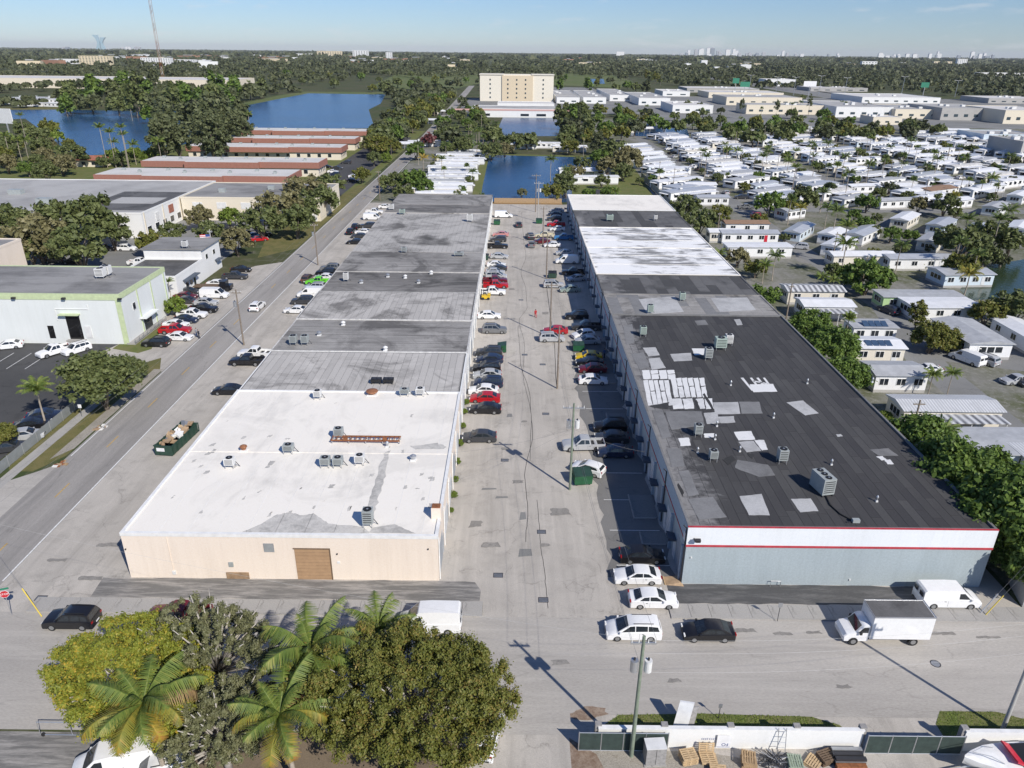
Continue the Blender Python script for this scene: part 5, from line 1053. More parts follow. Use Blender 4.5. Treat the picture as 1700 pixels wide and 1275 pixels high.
# ---- trees placed one by one (canopy centre pixel, canopy width in pixels)
WEST = 'trees west of the road'
tree_px(165, 626, 150, 'round', 'leaf_oak', 'large dark oak between the black lot and the west road', WEST); tree_px(222, 610, 60, 'round', 'leaf_oak', 'smaller oak crown at the road side of the large dark oak', WEST); tree_px(2, 722, 66, 'round', 'leaf_olive', 'small round tree at the left edge by the chain fence', WEST)
palm_px(60, 648, 5.6, 3.0, 'royal', 'frond', 'single palm with pale trunk beside the west sidewalk', WEST)
tree_px(290, 508, 48, 'bush', 'leaf_bright', 'round green shrub at the warehouse corner by the parked cars', WEST); palm_px(279, 468, 4.5, 1.7, 'royal', 'frond', 'short palm against the pale green warehouse wall', WEST)
for i, (px, py, w, mt) in enumerate([(20, 365, 90, 'leaf_oak'), (62, 395, 110, 'leaf_brown'), (95, 360, 95, 'leaf_oak'), (150, 365, 120, 'leaf_oak'), (185, 385, 80, 'leaf_oak'), (130, 410, 110, 'leaf_oak'), (50, 412, 70, 'leaf_oak'), (10, 400, 60, 'leaf_brown')]): tree_px(px, py, w, 'round', mt, LOOK[mt] + ' broad oak in the clump behind the pale green warehouse', WEST)
for i, (px, py, w, mt) in enumerate([(252, 402, 66, 'leaf_olive'), (285, 385, 50, 'leaf_oak'), (330, 360, 56, 'leaf_brown'), (350, 388, 60, 'leaf_oak'), (380, 360, 50, 'leaf_bright'), (392, 400, 66, 'leaf_brown'), (435, 365, 80, 'leaf_oak'), (468, 340, 90, 'leaf_brown'), (505, 318, 90, 'leaf_brown'), (530, 330, 76, 'leaf_oak'), (490, 365, 80, 'leaf_oak'), (548, 305, 56, 'leaf_oak'), (500, 345, 70, 'leaf_oak')]): tree_px(px, py, w, 'round', mt, LOOK[mt] + ' roadside tree in the northwest clump', WEST)
tree_px(325, 428, 26, 'bush', 'leaf_bright', 'small shrub beside the white office building', WEST)
EAST = 'trees along the right row'
for (px, py, w, mt, lb) in [(1345, 540, 90, 'leaf_ficus', 'dark ficus beside the black roof, farthest of three'), (1385, 575, 110, 'leaf_ficus', 'dark ficus beside the black roof, middle of three'), (1408, 620, 95, 'leaf_ficus', 'dark ficus beside the black roof, nearest of three'), (1470, 690, 30, 'leaf_bright', 'small bright shrub beside the long roof edge'),
        (1570, 800, 130, 'leaf_ficus', 'big dark tree over the right edge of the black roof'), (1640, 790, 150, 'leaf_ficus', 'big tree behind the overhanging one at right'), (1650, 880, 150, 'leaf_ficus', 'big tree hanging over the blue grey wall corner'), (1700, 840, 120, 'leaf_oak', 'tree cut off by the right edge of the picture'), (1690, 930, 100, 'leaf_ficus', 'tree above the pink roof at right edge'),
        (1270, 492, 66, 'leaf_ficus', 'shrubby tree beside the grey roof strip'), (1140, 345, 60, 'leaf_oak', 'tree beside the far white roof, left of pair'), (1163, 365, 66, 'leaf_oak', 'tree beside the far white roof, right of pair'), (1195, 355, 44, 'leaf_olive', 'sunlit tree over the brown roofed home'), (1225, 425, 50, 'leaf_brown', 'autumn tinted tree beside the white row roof'), (1255, 445, 44, 'leaf_olive', 'sparse shrub by the white row roof')]:
    tree_px(px, py, w, 'round', mt, lb, EAST)
for _x, _y, _w, _h in ((51.0, 64.0, 13.5, 1.2), (50.8, 72, 13, 1.12), (50.8, 81, 12, 1.05), (51.5, 57.4, 8, 1.35), (57, 69, 12, 1.0)): tree(_x, _y, _w, 'round', 'leaf_ficus', 'dark tree crowding the right side of the black roofed warehouse', EAST, _h)
palm_px(1410, 528, 8.2, 2.2, 'fan', 'frond', 'fan palm rising out of the ficus row', EAST); palm_px(1288, 425, 6, 2.6, 'coconut', 'frond_dark', 'coconut palm by the white row roof', EAST); palm_px(1270, 440, 4.5, 2.4, 'coconut', 'frond', 'low coconut palm among shrubs by the white row roof', EAST)
palm_px(1568, 715, 5, 2.3, 'coconut', 'frond', 'small palm in front of the pale blue house', EAST); palm_px(1549, 622, 4, 1.9, 'coconut', 'frond', 'left of two small palms by the shuttered home', EAST); palm_px(1582, 620, 4, 1.7, 'coconut', 'frond', 'right of two small palms by the shuttered home', EAST)
PK = 'trees in the trailer park'
for (px, py, w, mt, k) in [(1280, 335, 60, 'leaf_ficus', 'round'), (1335, 330, 66, 'leaf_oak', 'round'), (1310, 345, 40, 'leaf_olive', 'round'), (1440, 335, 46, 'leaf_ficus', 'round'), (1440, 460, 90, 'leaf_ficus', 'bush'), (1400, 455, 44, 'leaf_ficus', 'bush'), (1480, 388, 40, 'leaf_ficus', 'round'), (1438, 372, 42, 'leaf_ficus', 'round'), (1455, 362, 24, 'leaf_oak', 'round'), (1570, 340, 54, 'leaf_oak', 'round'),
        (1595, 400, 90, 'leaf_oak', 'round'), (1640, 390, 80, 'leaf_oak', 'round'), (1680, 400, 70, 'leaf_oak', 'round'), (1600, 440, 70, 'leaf_olive', 'round'), (1635, 425, 60, 'leaf_oak', 'round'), (1640, 520, 70, 'leaf_olive', 'round'), (1685, 510, 90, 'leaf_oak', 'round'), (1545, 560, 80, 'leaf_olive', 'bush'), (1580, 565, 60, 'leaf_olive', 'bush'), (1525, 520, 44, 'leaf_olive', 'tall'), (1525, 340, 40, 'leaf_brown', 'round'),
        (1700, 240, 50, 'leaf_oak', 'round'), (1330, 285, 22, 'leaf_oak', 'bush'), (1430, 258, 30, 'leaf_oak', 'bush'), (1680, 268, 34, 'leaf_oak', 'round'), (1040, 265, 70, 'leaf_brown', 'round'), (1020, 250, 60, 'leaf_oak', 'round'), (935, 300, 50, 'leaf_oak', 'round'), (915, 318, 44, 'leaf_olive', 'round'), (866, 320, 24, 'leaf_gray', 'round'), (980, 325, 40, 'leaf_ficus', 'bush'), (1010, 322, 40, 'leaf_ficus', 'bush')]:
    tree_px(px, py, w, k, mt, LOOK[mt] + (' shrub' if k == 'bush' else ' tree') + ' among the trailer homes', PK)
for (px, py, h, r, k, mt) in [(1390, 350, 8.5, 3.4, 'coconut', 'frond_dark'), (1405, 405, 8, 3.3, 'coconut', 'frond'), (1375, 345, 7, 3, 'coconut', 'frond_dark'), (1660, 365, 10, 3.6, 'royal', 'frond_dark'), (1675, 350, 9, 3.4, 'coconut', 'frond_dark'), (1365, 460, 4, 2, 'coconut', 'frond'), (1385, 465, 4, 2, 'coconut', 'frond'), (1610, 455, 5, 3.2, 'coconut', 'frond_mix'), (1585, 325, 6, 3, 'fan', 'frond_mix'), (1540, 275, 6, 2.6, 'coconut', 'frond_dark'), (1500, 272, 6, 2.5, 'coconut', 'frond_dark'), (1610, 298, 6, 2.2, 'fan', 'frond'), (1632, 303, 6, 2.2, 'fan', 'frond'), (1655, 308, 6, 2.2, 'fan', 'frond'), (1402, 292, 5, 2.2, 'fan', 'frond'), (1330, 345, 5, 2.4, 'coconut', 'frond_mix'), (1195, 420, 5, 2, 'coconut', 'frond'), (915, 265, 9, 3.4, 'coconut', 'frond_dark'), (940, 283, 7, 2.8, 'coconut', 'frond_dark'), (1022, 318, 5, 2.4, 'coconut', 'frond'), (1208, 290, 4, 2, 'fan', 'frond')]:
    palm_px(px, py, h, r, k, mt, 'palm standing among the trailer homes', PK)
NR = 'trees beyond the left row'
for (px, py, w, mt, k) in [(655, 300, 50, 'leaf_oak', 'round'), (685, 298, 56, 'leaf_ficus', 'round'), (672, 318, 40, 'leaf_oak', 'round'), (640, 300, 30, 'leaf_olive', 'round'), (705, 310, 40, 'leaf_ficus', 'round'), (712, 232, 30, 'leaf_maroon', 'round'), (690, 250, 40, 'leaf_ficus', 'round'), (760, 325, 26, 'leaf_oak', 'bush'), (620, 262, 34, 'leaf_oak', 'round'), (600, 290, 36, 'leaf_olive', 'round'), (635, 250, 26, 'leaf_bright', 'bush'), (650, 240, 22, 'leaf_bright', 'bush'), (640, 262, 24, 'leaf_bright', 'bush'), (615, 240, 40, 'leaf_brown', 'round'), (745, 245, 36, 'leaf_oak', 'round'), (735, 225, 36, 'leaf_oak', 'round'), (780, 300, 24, 'leaf_oak', 'round'), (850, 235, 50, 'leaf_oak', 'round'), (875, 232, 40, 'leaf_oak', 'round'), (838, 248, 34, 'leaf_brown', 'round')]:
    tree_px(px, py, w, k, mt, LOOK[mt] + ' tree by the lake beyond the left row', NR)
for (px, py, h, r, k, mt) in [(703, 262, 6, 3, 'coconut', 'frond_yellow'), (722, 262, 6, 2.6, 'coconut', 'frond_mix'), (737, 280, 7, 2.2, 'fan', 'frond'), (775, 275, 5, 2.5, 'fan', 'frond_dark'), (792, 240, 7, 3, 'coconut', 'frond_dark'), (800, 325, 4, 2.2, 'fan', 'frond_dark'), (785, 285, 5, 2.4, 'coconut', 'frond_dark'), (796, 215, 9, 3, 'coconut', 'frond_dark'), (780, 228, 9, 3, 'coconut', 'frond_dark'), (833, 232, 7, 2.6, 'coconut', 'frond_dark')]:
    palm_px(px, py, h, r, k, mt, 'palm by the lake beyond the left row', NR)
# ---- scattered trees by zone (canopy pixels inside a polygon)
def inside(p, poly):
    c = False; j = len(poly) - 1
    for i in range(len(poly)):
        if (poly[i][1] > p[1]) != (poly[j][1] > p[1]) and p[0] < (poly[j][0] - poly[i][0]) * (p[1] - poly[i][1]) / (poly[j][1] - poly[i][1]) + poly[i][0]: c = not c
        j = i
    return c
def zone(poly, n, wm, kinds, mats, label, group, palms=0.0, sep=.55):
    xs = [p[0] for p in poly]; ys_ = [p[1] for p in poly]; got = []; tries = 0
    while len(got) < n and tries < n * 40:
        tries += 1; p = (U(min(xs), max(xs)), U(min(ys_), max(ys_)))
        if not inside(p, poly): continue
        w = U(*wm); X, Y = G(p[0], p[1], w * .4)
        if -60 < X + .018 * max(0, Y - 470) < -49 and Y < 1200: continue
        if any(abs(X - a) ** 2 + abs(Y - b) ** 2 < (sep * (w + c) / 2 * 1.3) ** 2 for a, b, c in got): continue
        got.append((X, Y, w))
        if rnd() < palms: palm(X, Y, U(6, 10), U(2.4, 3.4), random.choice(['coconut', 'royal', 'fan']), random.choice(['frond', 'frond_dark', 'frond_dark']), 'palm ' + label, group)
        else: mt_ = random.choice(mats); tree(X, Y, w, random.choice(kinds), mt_, LOOK[mt_] + ' tree ' + label, group)
DK = ['leaf_oak', 'leaf_oak', 'leaf_ficus', 'leaf_olive', 'leaf_far']
zone([(262, 250), (262, 205), (290, 178), (340, 165), (385, 172), (405, 200), (400, 240), (330, 255)], 30, (13, 19), ['tall'], ['leaf_pine'], 'in the tall feathery grove on the lake shore', 'lakeside pines', sep=.24)
zone([(95, 180), (100, 150), (200, 135), (410, 140), (470, 150), (400, 176), (262, 190), (150, 184)], 46, (13, 24), ['round', 'tall'], ['leaf_oak', 'leaf_ficus', 'leaf_pine', 'leaf_oak'], 'on the far shore of the west lake', 'far shore trees', .06)
zone([(0, 290), (0, 225), (40, 205), (90, 215), (125, 250), (105, 285)], 26, (8, 15), ['round'], DK + ['leaf_brown', 'leaf_bright'], 'on the near shore of the west lake', 'near shore trees', .15)
zone([(155, 268), (155, 250), (262, 250), (250, 262)], 8, (7, 10), ['bush'], ['leaf_bright', 'leaf_oak'], 'beside the lakeside apartments', 'near shore trees', .0)
for (px, py, w, mt) in [(1000, 300, 34, 'leaf_oak'), (955, 285, 40, 'leaf_brown'), (940, 312, 44, 'leaf_oak'), (965, 270, 36, 'leaf_oak'), (1010, 275, 50, 'leaf_brown'), (1035, 285, 40, 'leaf_oak'), (995, 262, 40, 'leaf_ficus')]: tree_px(px, py, w, 'round', mt, LOOK[mt] + ' tree on the right bank of the first small lake', 'trees by the small lakes')
for (px, py, h) in [(165, 212, 17), (181, 220, 15), (200, 212, 18), (204, 224, 15), (188, 236, 9), (220, 240, 9), (262, 235, 11), (8, 226, 13), (28, 232, 11), (40, 232, 11), (33, 192, 15), (412, 190, 12)]:
    palm_px(px, py, h, U(3, 3.8), 'royal' if h > 12 else 'coconut', 'frond', 'tall palm on the near shore of the west lake', 'near shore trees')
zone([(640, 245), (655, 200), (690, 160), (755, 150), (770, 165), (800, 180), (822, 200), (825, 250), (780, 250), (700, 215), (690, 250)], 70, (8, 15), ['round'], DK, 'between the west road and the small lakes', 'trees by the small lakes', .25)
zone([(610, 250), (615, 215), (680, 165), (735, 160), (700, 190), (660, 225)], 44, (10, 16), ['round', 'round', 'bush'], DK, 'along the west road in the distance', 'trees along the far road', .08)
zone([(930, 240), (925, 190), (960, 175), (1045, 185), (1045, 240), (1000, 255)], 36, (9, 15), ['round', 'tall'], DK, 'right of the second small lake', 'trees by the small lakes', .25)
zone([(1040, 212), (1045, 185), (1110, 190), (1240, 198), (1400, 195), (1420, 222), (1240, 228), (1150, 215)], 60, (9, 15), ['round'], DK, 'in the belt between trailer park and industrial sheds', 'tree belt', .22)
zone([(1395, 225), (1400, 200), (1500, 205), (1600, 205), (1600, 222)], 16, (10, 16), ['round'], DK, 'in the dark clump below the grey sheds', 'tree belt', .05)
zone([(1060, 300), (1220, 235), (1330, 235), (1330, 322), (1250, 320)], 38, (3.5, 7.5), ['bush', 'round', 'round'], DK, 'between the trailer rows nearest the court', 'small trees between trailers', .35, .9)
zone([(1335, 322), (1335, 235), (1500, 235), (1500, 326)], 42, (3.5, 7.5), ['bush', 'round', 'round'], DK, 'between the middle trailer rows', 'small trees between trailers', .35, .9)
zone([(1505, 326), (1505, 235), (1690, 235), (1690, 330)], 40, (3.5, 7.5), ['bush', 'round', 'round'], DK, 'between the trailer rows near the right edge', 'small trees between trailers', .35, .9)
zone([(640, 155), (560, 140), (430, 130), (430, 118), (760, 118), (795, 130), (790, 150)], 30, (11, 20), ['round'], DK, 'on the golf course left of the hotel', 'golf course trees', .0, .8)
zone([(920, 150), (920, 122), (1060, 122), (1150, 135), (1130, 152)], 22, (10, 18), ['round', 'tall'], DK, 'on the golf course right of the hotel', 'golf course trees', .1, .8)
zone([(800, 130), (770, 116), (800, 110), (930, 110), (925, 124)], 26, (12, 18), ['tall'], ['leaf_pine', 'leaf_far'], 'in the dark wood behind the cream hotel', 'golf course trees', .0, .5)
zone([(1130, 190), (1140, 170), (1260, 160), (1400, 160), (1500, 180), (1380, 192)], 18, (7, 12), ['round'], DK, 'among the industrial sheds', 'trees among the sheds', .3, 1)
zone([(1190, 345), (1690, 345), (1690, 470), (1420, 480), (1300, 420)], 26, (3.5, 6.5), ['bush', 'round'], DK, 'in the gardens of the near park homes', PK, .4, .9)
zone([(650, 320), (700, 250), (780, 250), (785, 320)], 10, (3, 6), ['bush', 'round'], DK, 'between the lakeside trailers', NR, .4, .9)
for px, py, h in ((962, 190, 2.6), (1290, 178, 2.6), (1232, 176, 2.6), (1345, 172, 2.8)): tree_px(px, py, 11, 'column', 'leaf_pine', 'slender columnar pine among the sheds', 'columnar pines', hs=1.0)
# ---- far woodland that reads as one mass
def woodland(name, label, ranges, seed, mat):
    rg = np.random.default_rng(seed); Q = []
    for (y0, y1, dy, sp, w0, w1, hh, nq) in ranges:
        y = y0
        while y < y1:
            half = y * .78 + 60; n = int(2 * half / sp); X = rg.uniform(-half, half, n); Y = y + rg.uniform(-dy, dy, n) * .6; w = rg.uniform(w0, w1, n); h = hh * rg.uniform(.6, 1.15, n) * (1 + .25 * np.sin(X / 90 + y / 70))
            keep = np.ones(n, bool)
            for (a, b, c, d) in CLEAR: keep &= ~((X > a) & (X < b) & (Y > c) & (Y < d))
            keep &= ~(np.abs(X - (-55 - .018 * np.maximum(0, Y - 470))) < 9)
            X, Y, w, h = X[keep], Y[keep], w[keep], h[keep]; k = len(X)
            if y < 1150:
                ok = [not any(inside(project(a, b, 0)[:2], lp) for lp in LAKES) for a, b in zip(X, Y)]; ok = np.array(ok, bool); X, Y, w, h = X[ok], Y[ok], w[ok], h[ok]
            k = len(X); C = np.stack([X, Y, h * .5], 1)
            for q in range(nq):
                d = rg.normal(size=(k, 3)); d[:, 2] = np.abs(d[:, 2]) * .9 + .05; d /= np.linalg.norm(d, axis=1)[:, None]
                pos = C + d * np.stack([w * .45, w * .45, h * .5], 1); nr = d + rg.normal(size=(k, 3)) * .5; nr /= np.linalg.norm(nr, axis=1)[:, None]
                t = np.cross(nr, rg.normal(size=(k, 3))); t /= np.linalg.norm(t, axis=1)[:, None]; b = np.cross(nr, t); s = (w * (.34 if nq < 10 else .25 if nq < 20 else .19) * rg.uniform(.7, 1.3, k))[:, None]
                Q.append(np.stack([pos - t * s, pos - b * s, pos + t * s, pos + b * s], 1))
            y += dy
    o = link(name, quads_mesh(name, np.concatenate(Q), M[mat])); tag(o, label, 'woodland', None, 'stuff'); return o
LAKES = [[(-300, 215), (-300, 180), (258, 181), (408, 171), (512, 151), (650, 152), (650, 215), (405, 217), (262, 255), (112, 256)], [(822, 230), (935, 230), (930, 192), (830, 192)], [(970, 142), (1010, 142), (1006, 129), (972, 129)]]
CLEAR = [(-800, -385, 1015, 1150), (-62, 78, 500, 1010), (40, 260, 690, 1330), (110, 620, 500, 985), (-300, -110, 1010, 1600), (80, 260, 1200, 1800), (260, 560, 900, 1200), (-165, -60, 440, 600), (620, 900, 500, 800), (-700, -480, 640, 900)]
woodland('woodland', 'dark treetops covering the flat land to the horizon', [(590, 1000, 30, 20, 9, 15, 9, 44), (1000, 2200, 55, 20, 10, 16, 11, 30), (2200, 5000, 120, 22, 14, 24, 13, 14), (5000, 20000, 420, 55, 40, 80, 15, 6)], 5, 'leaf_far')
# ---------------------------------------------------------------- buildings west of the road
def bld(name, label, x0, x1, y0, y1, h, wall, roof, par=.25, cat='building', parmat=None):
    t = thing(name, label, cat, ((x0 + x1) / 2, y0, 0)); W = x1 - x0; D = y1 - y0
    MB().box(-W / 2, W / 2, 0, D, 0, h - .05).build('wall', M[wall], t); MB().box(-W / 2 + .01, W / 2 - .01, .01, D - .01, h - .05, h).build('roof', M[roof], t)
    p = MB(); w = .25
    p.box(-W / 2 - .05, W / 2 + .05, -.05, w, h - .3, h + par).box(-W / 2 - .05, W / 2 + .05, D - w, D + .05, h - .3, h + par).box(-W / 2 - .05, -W / 2 + w, w, D - w, h - .3, h + par).box(W / 2 - w, W / 2 + .05, w, D - w, h - .3, h + par)
    p.build('parapet', M[parmat or wall], t); return t
def front_win(t, x0, x1, z0, z1, mat='glass', frame='trim_white', y=0, name='window'):
    o = MB().box(x0, x1, y - .07, y, z0, z1).build(name, M[frame], t); MB().box(x0 + .08, x1 - .08, y - .09, y - .07, z0 + .08, z1 - .08).build('pane', M[mat], o); return o
def side_win(t, X, y0, y1, z0, z1, mat='glass', frame='trim_white', s=1, name='window'):
    o = MB().box(min(X, X + s * .07), max(X, X + s * .07), y0, y1, z0, z1).build(name, M[frame], t); MB().box(min(X + s * .07, X + s * .09), max(X + s * .07, X + s * .09), y0 + .08, y1 - .08, z0 + .08, z1 - .08).build('pane', M[mat], o); return o
wt = bld('green_trim_warehouse', 'pale warehouse with light green trim and grey streaked roof', -128, -69.5, 124.3, 142.5, 9.3, 'wall_pale_green', 'roof_ware', .12, parmat='trim_green')
W = 58.5
MB().box(-W / 2 - .03, W / 2 + .06, -.08, -.051, 8.3, 9.0).build('trim_band', M['trim_green'], wt); MB().box(W / 2 + .052, W / 2 + .08, -.04, 18.2, 8.5, 9.0).build('trim_band', M['trim_green'], wt)
MB().box(W / 2 - .9, W / 2 + .03, -.1, -.001, 0, 8.3).build('corner_band', M['trim_green'], wt)
for yy in (6, 11.5, 17.2): MB().box(W / 2, W / 2 + .1, yy - .15, yy + .15, 0, 8.5).build('pilaster', M['trim_green'], wt)
xw = lambda px, py: XAT(px, py, 124.3) + 98.75
a, b = xw(113, 545), xw(136, 545); MB().box(a, b, -.02, -.001, .9, HT(125, 524, 124.3)).build('dock_opening', M['opening'], wt); MB().box(a - .8, b + .3, -.9, -.001, HT(125, 522, 124.3), HT(125, 522, 124.3) + .18).build('canopy', M['trim_green'], wt)
MB().box(a - .4, b + .4, -.8, -.02, 0, .9).build('loading_dock', M['sidewalk'], wt)
MB().box(xw(78, 540), xw(88, 540), -.03, -.001, 1.0, 3.4).build('entry_door', M['opening'], wt); MB().box(xw(140, 540), xw(150, 540), -.12, -.001, 1.2, 3.4).build('meter_cabinet', M['ac_white'], wt)
side_win(wt, W / 2, 3.6, 4.7, 5.2, 6.6, 'glass'); MB().box(W / 2, W / 2 + 1.3, 5.2, 10.6, 3.0, 3.2).build('canopy', M['wall_pale_green'], wt); MB().box(W / 2, W / 2 + .06, 6.6, 9.6, 0, 2.8).build('shop_window', M['glass'], wt)
MB().tube([(xw(88, 500), -.06, 4.5), (xw(88, 500), -.06, 6.6), (xw(143, 500), -.06, 6.6), (xw(143, 500), -.06, 7.4)], .07, 6).build('conduit', M['trim_white'], wt)
for px, py in ((169, 462), (178, 458)): ac_box(px, py, 9.3, 'ac_white', (1.6, 1.4, 1.5), 'pale rooftop unit on the green trimmed warehouse, ' + ('left' if px < 172 else 'right') + ' of two')
for k, px in enumerate((22, 105, 198)): 
    xx = xw(px, 487); MB().box(xx - .3, xx + .3, -.6, -.1, 8.5, 8.8).build('flood_light', M['metal_dark'], wt)
# railing ramp in front of its corner
t = thing('ramp_railing', 'grey ramp railing at the corner of the green trimmed warehouse', 'railing', (-68.2, 124, 0))
for k in range(9): MB().box(-.04, .04, k * 1.6 - .04, k * 1.6 + .04, 0, 1.1).build('post', M['metal_gray'], t)
for z in (.35, .7, 1.06): MB().box(-.025, .025, 0, 12.9, z, z + .05).build('rail', M['metal_gray'], t)
MB().box(-1.6, -.1, 0, 12.9, 0, .3).build('ramp', M['sidewalk'], t)
so = bld('white_office', 'small white two level office with dark roof beside the warehouse', -85, -71.8, 151.5, 166, 4.6, 'wall_white', 'roof_charcoal', .3)
MB().box(-6.6, 6.6, 14.5, 25.5, 0, 6.9).build('upper_wall', M['wall_white'], so); MB().box(-7.1, 7.1, 14.2, 26, 6.9, 7.15).build('upper_roof', M['roof_ware'], so)
MB().box(6.6, 7.9, 3, 9.5, 2.9, 3.1).build('canopy', M['slate_blue'], so); side_win(so, 6.6, 4, 5.6, 1, 2.3); side_win(so, 6.6, 6.2, 7.8, 1, 2.3); side_win(so, 6.6, 16.5, 17.8, 4.2, 5.4); side_win(so, 6.6, 21, 22.3, 4.2, 5.4); MB().box(6.6, 7.7, 21.5, 24, 2.6, 2.8).build('canopy', M['slate_blue'], so); MB().box(6.6, 6.66, 8.4, 9.4, 0, 2.2).build('entry_door', M['glass'], so)
front_win(so, 1, 3.2, 1.4, 2.6); front_win(so, -4, -2, 1.4, 2.6)
ac_box(308, 412, 7.15, 'ac_white', (1.2, 1.0, 1.2), 'white unit on the upper roof of the white office')
t = thing('chain_link_fence', 'chain link fence with dark screen behind the green trimmed warehouse', 'fence', (-100, 146, 0))
for k in range(12): MB().cyl(-14 + k * 2.6, 0, 0, 2.3, .05, 6).build('post', M['metal_gray'], t)
for k in range(11): MB().box(-14 + k * 2.6 + .06, -11.4 + k * 2.6 - .06, -.02, .02, .1, 2.2).build('screen_panel', M['screen_green' if k > 5 else 'chain_link'], t)
lb = bld('long_gray_roof_building', 'long low building with pale grey roof northwest of the warehouse', -190, -104, 206, 262, 7, 'wall_white', 'roof_far_gray', .2)
MB().box(22, 42.7, 4, 34, 7.002, 7.03).build('roof_patch', M['roof_charcoal'], lb); MB().box(26, 40, 14, 24, 7.03, 7.05).build('roof_patch', M['roof_far_gray'], lb)
for k in range(9): side_win(lb, 43, 2 + k * 5, 4.5 + k * 5, 1, 2.8)
for k in range(4): MB().box(43, 43.12, 1 + k * 12, 1.6 + k * 12, 0, 7.0).build('pilaster', M['wall_cream'], lb)
MB().box(43.0, 43.15, 17, 20.2, 3.7, 6.0).build('red_emblem', M['terracotta'], lb); MB().box(43.0, 43.13, 8, 10, 3.2, 5.6).build('sign_board', M['ac_white'], lb)
for (x, y) in ((-9, 28), (-30, 20), (-25, 40), (8, 14)): MB().box(x - 2, x + 2, y - 1.2, y + 1.2, 7, 8.4).build('rooftop_unit', M['ac_gray'], lb)
rb = bld('cream_wing_building', 'cream fronted wing with charcoal roof north of the roadside trees', -103.4, -60.5, 231, 259, 7, 'wall_cream', 'roof_ware', .2)
for k in range(5): front_win(rb, -18 + k * 7.5, -15 + k * 7.5, 3.6, 5.6, 'ac_white'); front_win(rb, -18 + k * 7.5, -14.5 + k * 7.5, .6, 2.6)
MB().box(2, 20.5, -.12, -.051, 0, 7.0).build('white_bay', M['wall_white'], rb); MB().cyl(0, 0, 0, .12, .95, 20).build('round_emblem', M['metal_dark'], rb, (8.5, -.13, 4.6)).rotation_euler = (PI / 2, 0, 0)
for (x, y) in ((-12, 10), (2, 16), (12, 8)): MB().box(x - 1, x + 1, y - .8, y + .8, 7, 8.2).build('rooftop_unit', M['ac_gray'], rb)
t = bld('tan_block', 'tan blank building end at the left edge behind the warehouse', -140, -112.5, 148, 166, 9, 'wall_beige', 'roof_ware', .2)
# apartments with brown eaves
for i, (x0, x1, y0, y1) in enumerate(((-157, -84, 281, 299), (-157, -82, 319, 334), (-160, -84, 372, 387), (-158, -85, 411, 425), (-160, -86.5, 452, 467))):
    t = thing('apartment_block', 'long two storey apartment block with white roof and brown eaves', 'apartment block', ((x0 + x1) / 2, y0, 0), 0, 'lakeside apartments'); W = x1 - x0; D = y1 - y0
    MB().box(-W / 2 + .8, W / 2 - .8, .8, D - .8, 0, 3.5).build('wall', M['wall_cream'], t); MB().box(-W / 2, W / 2, 0, D, 3.5, 5.9).build('eaves', M['terracotta_trim'], t); MB().box(-W / 2 + .5, W / 2 - .5, .5, D - .5, 5.9, 6.0).build('roof', M['roof_far_white'], t)
    MB().box(-W / 4, W / 6, -1.6, .0, 3.55, 5.86).build('eaves', M['terracotta_trim'], t); MB().box(-W / 4 + .4, W / 6 - .4, -1.2, .5, 5.87, 5.99).build('roof', M['roof_far_white'], t)
    for k in range(14): front_win(t, -W / 2 + 3 + k * W / 15, -W / 2 + 4.8 + k * W / 15, 1.2, 2.9, y=.8)
    for k in range(8):
        u = MB().box(-.6, .6, -.5, .5, 6.0, 6.9).build('rooftop_unit', M['ac_gray'], t, (-W / 2 + 6 + k * W / 8.5, D * (.35 if k % 2 else .65), 0)); MB().cyl(0, 0, 6.9, 6.95, .38, 10).build('fan_guard', M['fan_black'], u)
    for k in range(4): side_win(t, W / 2 - .8, 2 + k * 3, 3.4 + k * 3, 1.2, 2.9)
t = thing('lake_house', 'small brown roofed house on the near lake shore', 'house', (*G(142, 277), 0)); MB().box(-8, 8, 0, 7, 0, 3).build('wall', M['wall_cream'], t); MB().add([(-9, -1, 3), (9, -1, 3), (9, 8, 3), (-9, 8, 3), (-6, 3.5, 4.6), (6, 3.5, 4.6)], [(0, 1, 5, 4), (1, 2, 5), (2, 3, 4, 5), (3, 0, 4), (3, 2, 1, 0)]).build('roof', M['terracotta'], t)
for k in range(3): front_win(t, -6 + k * 4.5, -4 + k * 4.5, .8, 2.3)
# billboard at left edge
x, y = G(14, 232); t = thing('billboard', 'white billboard panel on a post at the left edge by the lake', 'billboard', (x, y, 0), R(-18)); MB().cyl(2, 0, 0, 9, .5, 12).build('post', M['metal_gray'], t); MB().box(-7, 7, -.3, .3, 9, 17).build('panel', M['far_white'], t)
# ---------------------------------------------------------------- far buildings
def far_box(name, label, px0, px1, pyb, pyt, depth, wall, roof, cat='building', group='far buildings', bands=0, Y=None, cols=0):
    if Y is None: Y = G((px0 + px1) / 2, pyb)[1]
    x0, x1 = XAT(px0, pyb, Y), XAT(px1, pyb, Y); h = max(3, HT((px0 + px1) / 2, pyt, Y))
    t = bld(name, label, x0, x1, Y, Y + depth, h, wall, roof, max(.3, h * .02), cat); t['group'] = group
    W = x1 - x0
    for k in range(bands):
        for q in range(cols or 1):
            w = W / (cols or 1); o = MB().box(-W / 2 + q * w + w * .3, -W / 2 + (q + 1) * w - w * .3, -.12, 0, h * (k + .35) / (bands + .2), h * (k + (.62 if bands == 1 else .8)) / (bands + .2)).build('window', M['glass_blue'], t)
    return t
ho = far_box('hotel', 'wide cream and tan hotel block standing above the trees', 797, 918, 175, 125, 34, 'hotel_cream', 'roof_far_white', 'hotel', None, Y=860)
Wh = XAT(918, 175, 860) - XAT(797, 175, 860); hh = HT(857, 125, 860)
